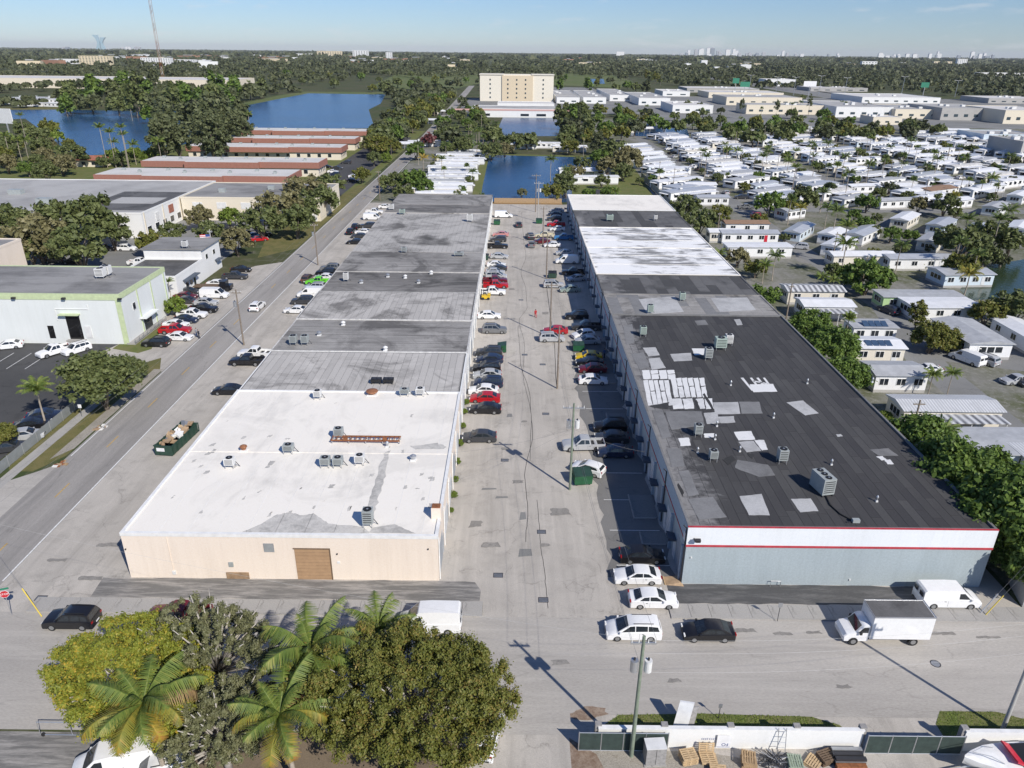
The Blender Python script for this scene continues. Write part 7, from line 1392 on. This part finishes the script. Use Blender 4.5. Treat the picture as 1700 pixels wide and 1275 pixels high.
# leaning guy wires with sleeves at left and right
x, y = G(70, 1025); t = thing('guy_wire', 'guy wire with yellow sleeve anchored by the left stop sign', 'guy wire', (x, y, 0)); MB().tube([(0, 0, .1), (-2.0, 1.2, 2.4)], .06, 6).build('yellow_sleeve', M['line_yellow_bright'], t); MB().tube([(-2.0, 1.2, 2.4), (-7.6, 4.0, 9.5)], .012, 5).build('cable', M['wire_gray'], t)
for i, (px, py, mt) in enumerate(((1627, 1019, 'metal_galv'), (1636, 1022, 'line_yellow_bright'))): x, y = G(px, py); t = thing('guy_wire', ('grey' if i == 0 else 'yellow') + ' sleeved guy wire in front of the white cargo van', 'guy wire', (x, y, 0)); MB().tube([(0, 0, .1), (1.3, .3, 2.2)], .06, 6).build('sleeve', M[mt], t); MB().tube([(1.3, .3, 2.2), (5.6, 1.2, 9.0)], .01, 5).build('cable', M['wire_gray'], t)
# ---------------------------------------------------------------- signs
def text_mesh(name, s, size, mat, parent, loc, rot, ext=.01):
    cu = bpy.data.curves.new(name, 'FONT'); cu.body = s; cu.size = size; cu.extrude = ext; cu.align_x = 'CENTER'; cu.align_y = 'CENTER'
    tmp = bpy.data.objects.new(name, cu); COL.objects.link(tmp); bpy.context.view_layer.update(); dg = bpy.context.evaluated_depsgraph_get()
    me = bpy.data.meshes.new_from_object(tmp.evaluated_get(dg)); bpy.data.objects.remove(tmp); me.materials.clear(); me.materials.append(M[mat])
    o = link(name, me, parent, loc); o.rotation_euler = rot; return o
x, y = G(20, 1022); t = thing('stop_sign', 'red octagonal stop sign on a post at the left corner', 'stop sign', (x, y, 0), R(20))
MB().tube([(0, 0, 0), (0, 0, 3.0)], .035, 6).build('post', M['metal_galv'], t)
oc = [(.42 * math.cos(R(22.5 + 45 * k)), .42 * math.sin(R(22.5 + 45 * k))) for k in range(8)]
o = MB().prism(oc, 0, .02).build('rim', M['sign_white'], t, (0, -.05, 2.6)); o.rotation_euler = (PI / 2, 0, 0)
o = MB().prism([(a * .92, b * .92) for a, b in oc], 0, .02).build('face', M['sign_red'], t, (0, -.058, 2.6)); o.rotation_euler = (PI / 2, 0, 0)
text_mesh('lettering', 'STOP', .3, 'sign_white', t, (0, -.085, 2.6), (PI / 2, 0, 0), .004)
t2_ = MB().box(-.45, .45, -.01, .01, 3.05, 3.25).build('street_name_plate', M['sign_green'], t)
x, y = G(1290, 1033); t = thing('sign_post', 'small square sign on a thin post by the right sidewalk', 'sign', (x, y, .12)); MB().tube([(0, 0, 0), (0, 0, 2.2)], .03, 6).build('post', M['metal_dark'], t); MB().box(-.2, .2, -.03, -.01, 1.7, 2.2).build('panel', M['metal_gray'], t)
x, y = G(1410, 1195); t = thing('sign_post', 'thin dark post in the grass strip behind the white wall', 'sign', (x - 10.6, y, 0)); MB().tube([(0, 0, 0), (0, 0, 1.6)], .03, 6).build('post', M['metal_dark'], t); MB().box(-.15, .15, -.03, -.01, 1.2, 1.6).build('panel', M['metal_gray'], t)
# flag by the office
x, y = G(357, 441); t = thing('flag', 'striped red white and blue flag on the office pole', 'flag', (x, y, 0), R(200))
for k in range(7): MB().box(.1, 2.4, -.01 + .002 * k, .01 + .002 * k, 6.6 + k * .18, 6.78 + k * .18).build('stripe', M['sign_red' if k % 2 == 0 else 'sign_white'], t)
MB().box(.1, 1.1, -.03, .03, 7.25, 7.87).build('canton', M['sign_blue'], t)
# ---------------------------------------------------------------- dumpsters
def dumpster(px, py, label, mat='dumpster_green', rz=0, s=1):
    x, y = G(px, py); t = thing('dumpster', label, 'dumpster', (x, y, .02), rz, 'dumpsters in the court'); t.scale = (s, s, s)
    MB().add([(-.95, -.7, .15), (.95, -.7, .15), (.95, .7, .15), (-.95, .7, .15), (-1.0, -.85, 1.25), (1.0, -.85, 1.25), (1.0, .7, 1.5), (-1.0, .7, 1.5)], [(3, 2, 1, 0), (0, 1, 5, 4), (1, 2, 6, 5), (2, 3, 7, 6), (3, 0, 4, 7), (4, 5, 6, 7)]).build('bin', M[mat], t)
    for sx in (-.5, .5): MB().obox((sx, -.08, 1.41), (.47, 0, 0), (0, .8, .13), (0, -.01, .03)).build('lid', M['dumpster_dark' if mat != 'dumpster_dark' else 'plastic_black'], t)
    for sx in (-1, 1): MB().box(sx * 1.02 - .04, sx * 1.02 + .04, -.5, .5, .8, .95).build('lift_pocket', M[mat], t)
    for sx in (-.7, .7): MB().box(sx - .08, sx + .08, -.6, .6, 0, .15).build('skid', M['metal_dark'], t)
dumpster(966, 801, 'bright green dumpster at the foot of the transformer pole', 'dumpster_green', R(8), 1.15); dumpster(834, 583, 'green dumpster beside the dark cars against the left row', 'dumpster_green', R(-90)); dumpster(960, 582, 'green dumpster in shade beside the yellow car', 'dumpster_green'); dumpster(917, 461, 'dark dumpster behind the silver car in the court', 'dumpster_dark'); dumpster(806, 431, 'dark green dumpster against the left row wall', 'dumpster_dark', R(90)); dumpster(825, 373, 'small green dumpster far up the left row', 'dumpster_green'); dumpster(895, 371, 'small green dumpster at the foot of the far poles', 'dumpster_green')
a = G(270, 758); b = G(325, 715); x, y = G(300, 737); t = thing('skip_container', 'long open green skip full of rubbish beside the white roof', 'skip', (x - .4, y, .02), R(-6))
w, l, h = 1.2, 3.4, 1.5; sk = MB()
sk.box(-w, w, -l, l, .15, .25); sk.box(-w, -w + .08, -l, l, .25, h); sk.box(w - .08, w, -l, l, .25, h); sk.box(-w + .08, w - .08, -l, -l + .08, .25, h); sk.box(-w + .08, w - .08, l - .08, l, .25, h); sk.build('bin', M['dumpster_dark'], t)
for k in range(7):
    for sx in (-1, 1): MB().box(sx * (w + .04) - .05, sx * (w + .04) + .05, -l + .3 + k * 1.1, -l + .42 + k * 1.1, .2, h).build('rib', M['dumpster_dark'], t)
MB().box(-.9, .2, -l - .02, -l - .001, .7, 1.2).build('white_marking', M['sign_white'], t)
MB().box(-w - .05, w + .05, -l - .05, -l + .12, h - .06, h + .06).box(-w - .05, w + .05, l - .12, l + .05, h - .06, h + .06).build('rim', M['dumpster_dark'], t)
for k in range(34): MB().obox((U(-.9, .9), U(-3.1, 3.1), U(1.15, 1.7)), (U(.15, .5), U(-.2, .2), U(-.15, .15)), (U(-.15, .15), U(.12, .45), U(-.1, .2)), (.02, .02, U(.03, .2))).build('rubbish', M[random.choice(['cardboard', 'wood_pale', 'paper', 'plywood', 'cardboard', 'sign_white', 'metal_gray'])], t)
# ---------------------------------------------------------------- yard wall, gates, pallets and boat along the bottom edge
WY = 40.45; WHT = 2.0
def wall_run(x0, x1, label):
    t = thing('yard_wall', label, 'wall', ((x0 + x1) / 2, WY, 0)); L = (x1 - x0) / 2
    MB().box(-L, L, -.1, .1, 0, WHT).build('panel', M['wall_white'], t); MB().box(-L - .03, L + .03, -.16, .16, WHT, WHT + .09).build('coping', M['trim_white'], t)
    n = max(2, int((x1 - x0) / 4.5))
    for k in range(n + 1): xx = -L + k * 2 * L / n; MB().box(xx - .25, xx + .25, .0, .42, 0, WHT + .22).build('pier', M['stone_gray'], t)
    return t
yw = wall_run(6.9, 27.2, 'long white yard wall behind the pallets'); wall_run(35.0, 46, 'white yard wall behind the boat at the lower right')
def gate(x0, x1, label):
    t = thing('screened_gate', label, 'gate', ((x0 + x1) / 2, WY - .45, 0)); L = (x1 - x0) / 2
    n = 4
    for k in range(n): MB().box(-L + k * 2 * L / n + .05, -L + (k + 1) * 2 * L / n - .05, -.02, .02, .1, 1.9).build('screen_panel', M['screen_green'], t)
    for k in range(n + 1): MB().cyl(-L + k * 2 * L / n, 0, 0, 2.0, .045, 7).build('post', M['metal_galv'], t)
    for z in (.08, 1.93): MB().tube([(-L, 0, z), (L, 0, z)], .035, 6).build('rail', M['metal_galv'], t)
gate(27.4, 34.8, 'dark screened gate between the white wall runs'); gate(5.4, 12.2, 'dark screened gate rolled in front of the white wall left end')
gs = thing('grass_strip', 'strip of grass between the white wall and the street', 'grass', (17, 42, 0)); gs['kind'] = 'stuff'
def tufts(name, poly, n, seed, label):
    rg = np.random.default_rng(seed); xs = [p[0] for p in poly]; ys_ = [p[1] for p in poly]; P = []
    while len(P) < n:
        x, y = rg.uniform(min(xs), max(xs)), rg.uniform(min(ys_), max(ys_))
        if inside((x, y), poly): P.append((x, y))
    P = np.array(P); a = rg.uniform(0, 6.28, n); h = rg.uniform(.03, .09, n); w = .035
    d = np.stack([np.cos(a) * w, np.sin(a) * w, np.zeros(n)], 1); b = np.stack([P[:, 0], P[:, 1], np.full(n, .02)], 1); tp = b + np.stack([rg.normal(0, .06, n), rg.normal(0, .06, n), h], 1)
    o = link(name, quads_mesh(name, np.stack([b - d, b + d, tp + d * .4, tp - d * .4], 1), M['leaf_bright'])); tag(o, label, 'grass', None, 'stuff')
bpy.data.objects.remove(gs); ALL_THINGS.pop()
v1 = [(7.2, 40.9), (27.6, 40.9), (26.6, 42.6), (24.6, 43.4), (16, 43.6), (9, 43.4), (7.4, 42.2)]; v2 = [(34.4, 40.9), (60, 40.9), (60, 42), (44, 42.6), (40, 44.1), (35.4, 44.1), (34.4, 42.8)]
sheet('wall_verge', v1, .02, 'grass'); sheet('wall_verge', v2, .02, 'grass')
tufts('grass_blades', v1, 5000, 1, 'short green grass growing in the long strip behind the wall'); tufts('grass_blades', v2, 3500, 2, 'short green grass growing in the strip at the lower right')
def pallet_stack(px, py, n, label, mat, rz, tilt=0):
    x, y = G(px, py)
    for k in range(n):
        t = thing('pallet', label if n == 1 else f'{label}, {("bottom", "second", "third", "fourth", "fifth", "top")[k] if k < n - 1 else "topmost"} of its stack', 'pallet', (x + U(-.05, .05), y + U(-.05, .05), .01 + k * .15), R(rz + U(-5, 5)), 'pallets along the wall')
        if tilt: t.rotation_euler = (R(tilt), 0, R(rz)); t.location.z = .45
        for q in range(6): MB().box(-.6, .6, -.5 + q * .18, -.38 + q * .18, .115, .138).build('deck_board', M[mat], t)
        for q in (-.55, 0, .49): MB().box(q - .04, q + .05, -.5, .52, .02, .115).build('stringer', M[mat], t)
        for q in (-.45, 0, .4): MB().box(-.6, .6, q - .05, q + .05, 0, .02).build('bottom_board', M[mat], t)
pallet_stack(1142, 1262, 5, 'pale wooden pallet left of the sign board', 'wood_pale', 8); pallet_stack(1176, 1262, 2, 'pale wooden pallet under the sign board', 'wood_pale', 2); pallet_stack(1192, 1285, 3, 'pale wooden pallet in the front pile', 'wood_pale', -4); pallet_stack(1242, 1268, 5, 'weathered brown pallet beside the dark heap', 'wood', 80); pallet_stack(1318, 1272, 4, 'greenish pallet in the middle of the yard', 'wood_green', 84); pallet_stack(1350, 1268, 2, 'pale pallet lying crooked by the greenish stack', 'wood_pale', 50); pallet_stack(1370, 1262, 4, 'dark brown pallet right of the crooked pallet', 'wood_dark', 20)
pallet_stack(1172, 1248, 1, 'pale wooden pallet leaning upright against the wall', 'wood_pale', 0, 78)
x, y = G(1405, 1262); t = thing('steel_stack', 'stack of dark steel rails beside the screened gate', 'steel stack', (x, y, 0))
for k in range(7):
    for q in range(3): MB().box(-1.15, 1.15, -.6 + q * .42, -.3 + q * .42, k * .12, k * .12 + .09).build('rail', M['metal_dark' if (k + q) % 4 else 'metal_gray'], t, (U(-.08, .08), 0, 0))
MB().box(-1.15, 1.1, -1.0, -.65, 0, .5).build('red_beam', M['metal_rust'], t)
x, y = G(1283, 1268); t = thing('scrap_heap', 'tangled heap of dark pipes beside the wall', 'scrap heap', (x, y, 0))
for k in range(46): a_ = U(0, 6.28); MB().tube([(U(-.9, .9), U(-.6, .6), U(0, .5)), (math.cos(a_) * 1.1, math.sin(a_) * .7, U(.1, .9))], U(.02, .045), 5).build('pipe', M[random.choice(['metal_dark', 'metal_dark', 'metal_gray'])], t)
x, y = G(1085, 1262); t = thing('utility_cabinet', 'grey utility cabinet standing before the screened gate', 'cabinet', (x, y, 0), R(4)); MB().box(-.75, .75, -.5, .5, .08, 1.75).build('body', M['stone_gray'], t); MB().box(-.85, .85, -.6, .6, 0, .08).build('plinth', M['sidewalk'], t); MB().box(-.77, .77, -.52, .52, 1.75, 1.8).build('lid', M['ac_white'], t); MB().box(-.01, .01, -.52, -.5, .15, 1.7).build('door_seam', M['metal_dark'], t)
x, y = G(1130, 1207); t = thing('dumped_panel', 'white box like panel leaning behind the white wall', 'panel', (x, y - .2, 0), R(-20)); MB().obox((0, 0, 1.3), (.55, 0, .1), (0, .08, 0), (.15, .5, 1.2)).build('white_face', M['boat_white'], t); MB().obox((.7, .15, 1.1), (.25, .1, 0), (0, .06, 0), (.12, .5, 1.0)).build('dark_side', M['stone_gray'], t)
x, y = G(1197, 1248); t = thing('sale_sign', 'upside down white sign board with phone number leaning at the wall', 'sign', (x + .15, WY - .25, 0)); MB().box(-.55, .55, -.02, .02, .25, 1.55).build('board', M['sign_white'], t)
text_mesh('lettering', 'FO', .42, 'sign_blue', t, (.1, -.03, .62), (PI / 2, PI, 0), .004); MB().box(-.5, .5, -.026, -.02, .32, .36).build('rule', M['sign_blue'], t)
text_mesh('lettering', '561.313.2333', .27, 'sign_blue', yw, (G(1175, 1233)[0] - 17.05, -.106, 1.0), (PI / 2, PI, 0), .004)
t = thing('wall_ladder', 'small metal frame propped on the white wall', 'ladder', (G(1290, 1240)[0], WY - .3, 0))
for sx in (-.3, .3): MB().tube([(sx, -.5, 0), (sx, .12, 2.3)], .03, 6).build('rail', M['metal_galv'], t)
for k in range(5): MB().tube([(-.3, -.5 + .12 * k, .4 + k * .42), (.3, -.5 + .12 * k, .4 + k * .42)], .02, 6).build('rung', M['metal_galv'], t)
# boat on a trailer
x, y = G(1680, 1262, 1.2); t = thing('motor_boat', 'white motor boat with red cockpit cover on a trailer', 'boat', (x, y, 0), PI + R(4))
st = [(-3.6, 1.15, .6, 1.55), (-2, 1.25, .55, 1.55), (0, 1.25, .5, 1.6), (1.8, 1.0, .55, 1.7), (3.0, .55, .75, 1.8), (3.9, .04, 1.2, 1.9)]
b = MB(); vs = []
for (xx, hw_, zk, zs) in st: vs += [(xx, -hw_, zs), (xx, -hw_ * .85, (zk + zs) / 2), (xx, 0, zk), (xx, hw_ * .85, (zk + zs) / 2), (xx, hw_, zs)]
fs = [(i * 5 + k, i * 5 + k + 1, (i + 1) * 5 + k + 1, (i + 1) * 5 + k) for i in range(5) for k in range(4)] + [(4, 3, 2, 1, 0)]
b.add(vs, fs).build('hull', M['boat_white'], t, smooth=50)
d = MB(); d.add([(s[0], -s[1], s[3]) for s in st] + [(s[0], 0, s[3] + .12) for s in st] + [(s[0], s[1], s[3]) for s in st], [(i, i + 1, 7 + i, 6 + i) for i in range(5)] + [(6 + i, 7 + i, 13 + i, 12 + i) for i in range(5)]).build('deck', M['boat_white'], t, smooth=50)
MB().box(-2.6, -.1, -.95, .95, 1.62, 1.78).build('cockpit', M['plastic_black'], t); MB().obox((.15, 0, 1.95), (.35, 0, .2), (0, .95, 0), (-.03, 0, .05)).build('red_cover', M['boat_red'], t); MB().box(-2.2, -1.6, -.85, .85, 1.78, 1.98).build('red_seat', M['boat_red'], t)
MB().tube([(1.2, -.7, 1.75), (2.2, -.45, 2.3), (3.4, 0, 2.3), (2.2, .45, 2.3), (1.2, .7, 1.75)], .03, 6).build('bow_rail', M['metal_galv'], t)
MB().tube([(-3.7, -.8, .4), (3.2, -.3, .4), (5, 0, .45), (3.2, .3, .4), (-3.7, .8, .4)], .06, 6).build('trailer_frame', M['metal_galv'], t)
for sy in (-1, 1): MB().tube([(0, -.1, 0), (0, .1, 0)], .33, 14).build('wheel', M['rubber'], t, (-1.2, sy * 1.2, .33))
MB().box(-3.95, -3.55, -.25, .25, .7, 1.9).build('outboard_motor', M['plastic_black'], t)
# side wall at right of the van
x, y = G(1640, 1000); t = thing('stub_wall', 'dark end wall beside the white cargo van', 'wall', (50.2, 56.7, 0), R(-14)); MB().box(-.12, .12, 0, 3.6, 0, 2.0).build('panel', M['wall_dim'], t); MB().box(-.18, .18, -.05, 3.65, 2.0, 2.1).build('coping', M['sidewalk'], t)
t = bld('pink_house', 'low pink house cut off by the right picture edge', 54.5, 68, 55.4, 62, 3.0, 'wall_pink', 'terracotta', .1, 'house'); front_win(t, -5, -3.4, .9, 2.2); front_win(t, 1, 2.6, .9, 2.2)
# west side chain link fence and gate at lower left
t = thing('chain_link_fence', 'sagging chain link fence beside the west sidewalk', 'fence', (-64.2, 78, 0))
for k in range(10): MB().cyl(-.6 * (k / 9), k * 3.2, 0, 1.6, .04, 6).build('post', M['metal_galv'], t); 
for k in range(9): MB().obox((-.6 * ((k + .5) / 9), (k + .5) * 3.2, .8), (.008, 0, 0), (-.03, 1.54, 0), (0, 0, .72)).build('mesh_panel', M['chain_link'], t)
x, y = G(96, 1222); t = thing('roll_gate', 'low galvanised tube gate frame on the black lot at lower left', 'gate', (x, y, 0)); MB().tube([(-1.3, 0, .15), (-1.3, .0, 1.5), (4, 0, 1.5), (4, 0, .15), (-1.3, 0, .15)], .04, 6).build('frame', M['metal_galv'], t); MB().tube([(1.2, 0, .15), (1.2, 0, 1.5)], .035, 6).build('brace', M['metal_galv'], t); MB().tube([(-1.1, -.06, .15), (-1.1, .06, .15)], .15, 12).build('wheel', M['rubber'], t)
x, y = G(137, 693); t = thing('parking_sign', 'small white sign on a post in the west verge', 'sign', (x, y, 0)); MB().tube([(0, 0, 0), (0, 0, 2.1)], .03, 6).build('post', M['metal_galv'], t); MB().box(-.25, .25, -.03, -.01, 1.55, 2.1).build('panel', M['sign_white'], t)
for i, (px, py) in enumerate(((101, 770), (170, 710))): x, y = G(px, py); t = thing('litter_debris', 'bits of broken debris on the west verge', 'debris', (x, y, .02), 0, 'debris on the verge'); [MB().obox((U(-.8, .8), U(-.8, .8), .06), (U(.1, .35), U(-.1, .1), 0), (0, U(.08, .25), .02), (0, 0, .04)).build('fragment', M[random.choice(['cardboard', 'paper', 'wood', 'metal_rust'])], t) for _ in range(9)]
t = thing('timber_fence', 'brown wooden fence closing the court before the lake', 'fence', (-7, 264.6, 0))
for k in range(64): MB().box(k * .375, k * .375 + .35, -.02, .02, .05, 1.8 + (k % 3) * .02).build('board', M['wood'], t)
for z in (.5, 1.4): MB().box(0, 24, .02, .07, z, z + .1).build('rail', M['wood_dark'], t)
x, y = G(1043, 285); t = thing('chain_link_fence', 'tall green chain link fence along the far service lane', 'fence', (54.6, 240, 0))
for k in range(18): MB().cyl(0, k * 5, 0, 2.6, .05, 6).build('post', M['metal_galv'], t)
for k in range(17): MB().box(-.01, .01, k * 5 + .06, k * 5 + 4.94, .1, 2.5).build('mesh_panel', M['chain_link'], t)
# planter kerbs in the shaded stalls
for (xa, ya, l) in ((14.2, 71, 5), (14.4, 66, 2.4), (14.0, 96, 2.2), (14.2, 109, 4)): t = thing('planter_kerb', 'low kerbed bed against the shaded right wall', 'kerb', (xa, ya, 0), 0, 'kerbed beds'); MB().box(0, .15, 0, l, 0, .14).build('kerb', M['sidewalk'], t); MB().box(.15, 2.6, 0, .15, 0, .14).build('kerb', M['sidewalk'], t); MB().box(.15, 2.9, .15, l, 0, .05).build('bed', M['asphalt_park'], t)
x, y = G(1118, 965); t = thing('paver_ramp', 'small tan ramp at the grey warehouse corner', 'ramp', (x, y, .01)); MB().add([(-.9, -.6, 0), (.9, -.8, 0), (.7, .9, 0), (-.9, .7, 0), (.5, -.5, .22), (.5, .6, .22)], [(0, 1, 4), (1, 2, 5, 4), (2, 3, 5), (3, 0, 4, 5)]).build('ramp', M['cardboard'], t); MB().box(-1.0, -.9, -.6, .7, 0, .1).build('edge', M['wood_pale'], t)
# weeds along the left row wall
for k, (px, py) in enumerate(((767, 671), (762, 688), (757, 712), (753, 740), (752, 770), (742, 800), (738, 826), (736, 850))): x, y = G(px, py); tree(max(x, -7.0), y, U(.8, 1.6), 'bush', 'leaf_bright', 'small weed clump at the foot of the left row wall', 'weeds along the wall')
# ---------------------------------------------------------------- people
def person(px, py, label, top, legs, rz, stride=.25, h=1.72):
    x, y = G(px, py); t = thing('person', label, 'person', (x, y, .01), R(rz), 'people')
    def skin(name, edges, rad, mat):
        vs = []; es = []
        for ch in edges:
            b0 = len(vs); vs += [p for p, r_ in ch]; rad += [r_ for p, r_ in ch]; es += [(b0 + i, b0 + i + 1) for i in range(len(ch) - 1)]
        return vs, es
    b = MB()
    for s in (-1, 1): b.tube([(0, s * .09, .92), (s * stride * .5, s * .10, .5), (s * stride, s * .10, .08)], [.095, .07, .05], 10, 0); b.obox((s * stride + .06, s * .1, .05), (.13, 0, 0), (0, .045, 0), (0, 0, .05), 3)
    b.tube([(0, 0, .85), (0, 0, 1.0), (0, 0, 1.25), (0, 0, 1.42), (0, 0, 1.5)], [.15, .15, .18, .17, .07], 12, 1)
    for s in (-1, 1): b.tube([(0, s * .19, 1.42), (-s * .08, s * .25, 1.15), (s * -.2 + .1, s * .24, .9)], [.06, .048, .036], 8, 1); b.tube([(s * -.2 + .1, s * .24, .92), (s * -.2 + .15, s * .24, .82)], [.04, .03], 6, 2)
    b.tube([(0, 0, 1.48), (0, 0, 1.55), (.01, 0, 1.62), (.01, 0, 1.7), (0, 0, 1.75)], [.055, .07, .095, .085, .03], 12, 2)
    b.build('body', [M[legs], M[top], M['skin'], M['plastic_black']], t, smooth=60); MB().tube([(-.03, 0, 1.63), (-.02, 0, 1.72), (-.01, 0, 1.77)], [.095, .092, .03], 10).build('hair', M['hair'], t)
person(889, 527, 'person in a red shirt walking down the middle of the court', 'cloth_red', 'cloth_red', 100); person(331, 562, 'person in dark clothes standing by the parked cars west of the road', 'cloth_dark', 'cloth_dark', 20, .08); person(327, 559, 'person in grey clothes beside the one in dark clothes', 'cloth_gray', 'cloth_blue', 200, .1); person(1003, 594, 'person in blue standing in the shade by the right row', 'cloth_blue', 'cloth_dark', 40, .1)
# ---------------------------------------------------------------- the air
hz = MB().box(-43000, 43000, -700, 46000, -1.5, 262).build('haze', [])
hm = bpy.data.materials.new('haze_air'); hm.use_nodes = True; N = hm.node_tree.nodes; N.remove(N['Principled BSDF']); pv = N.new('ShaderNodeVolumePrincipled'); pv.inputs['Color'].default_value = (.93, .965, 1.0, 1); pv.inputs['Density'].default_value = 2.3e-5; pv.inputs['Anisotropy'].default_value = 0
hm.node_tree.links.new(pv.outputs[0], N['Material Output'].inputs['Volume']); hz.data.materials.append(hm); tag(hz, 'thin pale blue haze over the whole plain', 'haze', None, 'stuff')
# ---------------------------------------------------------------- labels: number those that would otherwise be the same
by = {}
for o in ALL_THINGS: by.setdefault((0, o['label']), []).append(o)
for (c, lb_), L in by.items():
    if 1 < len(L) <= 32:
        L.sort(key=lambda o: o.location.y)
        for i, o in enumerate(L): o['label'] = lb_ + ', ' + ORD[i]
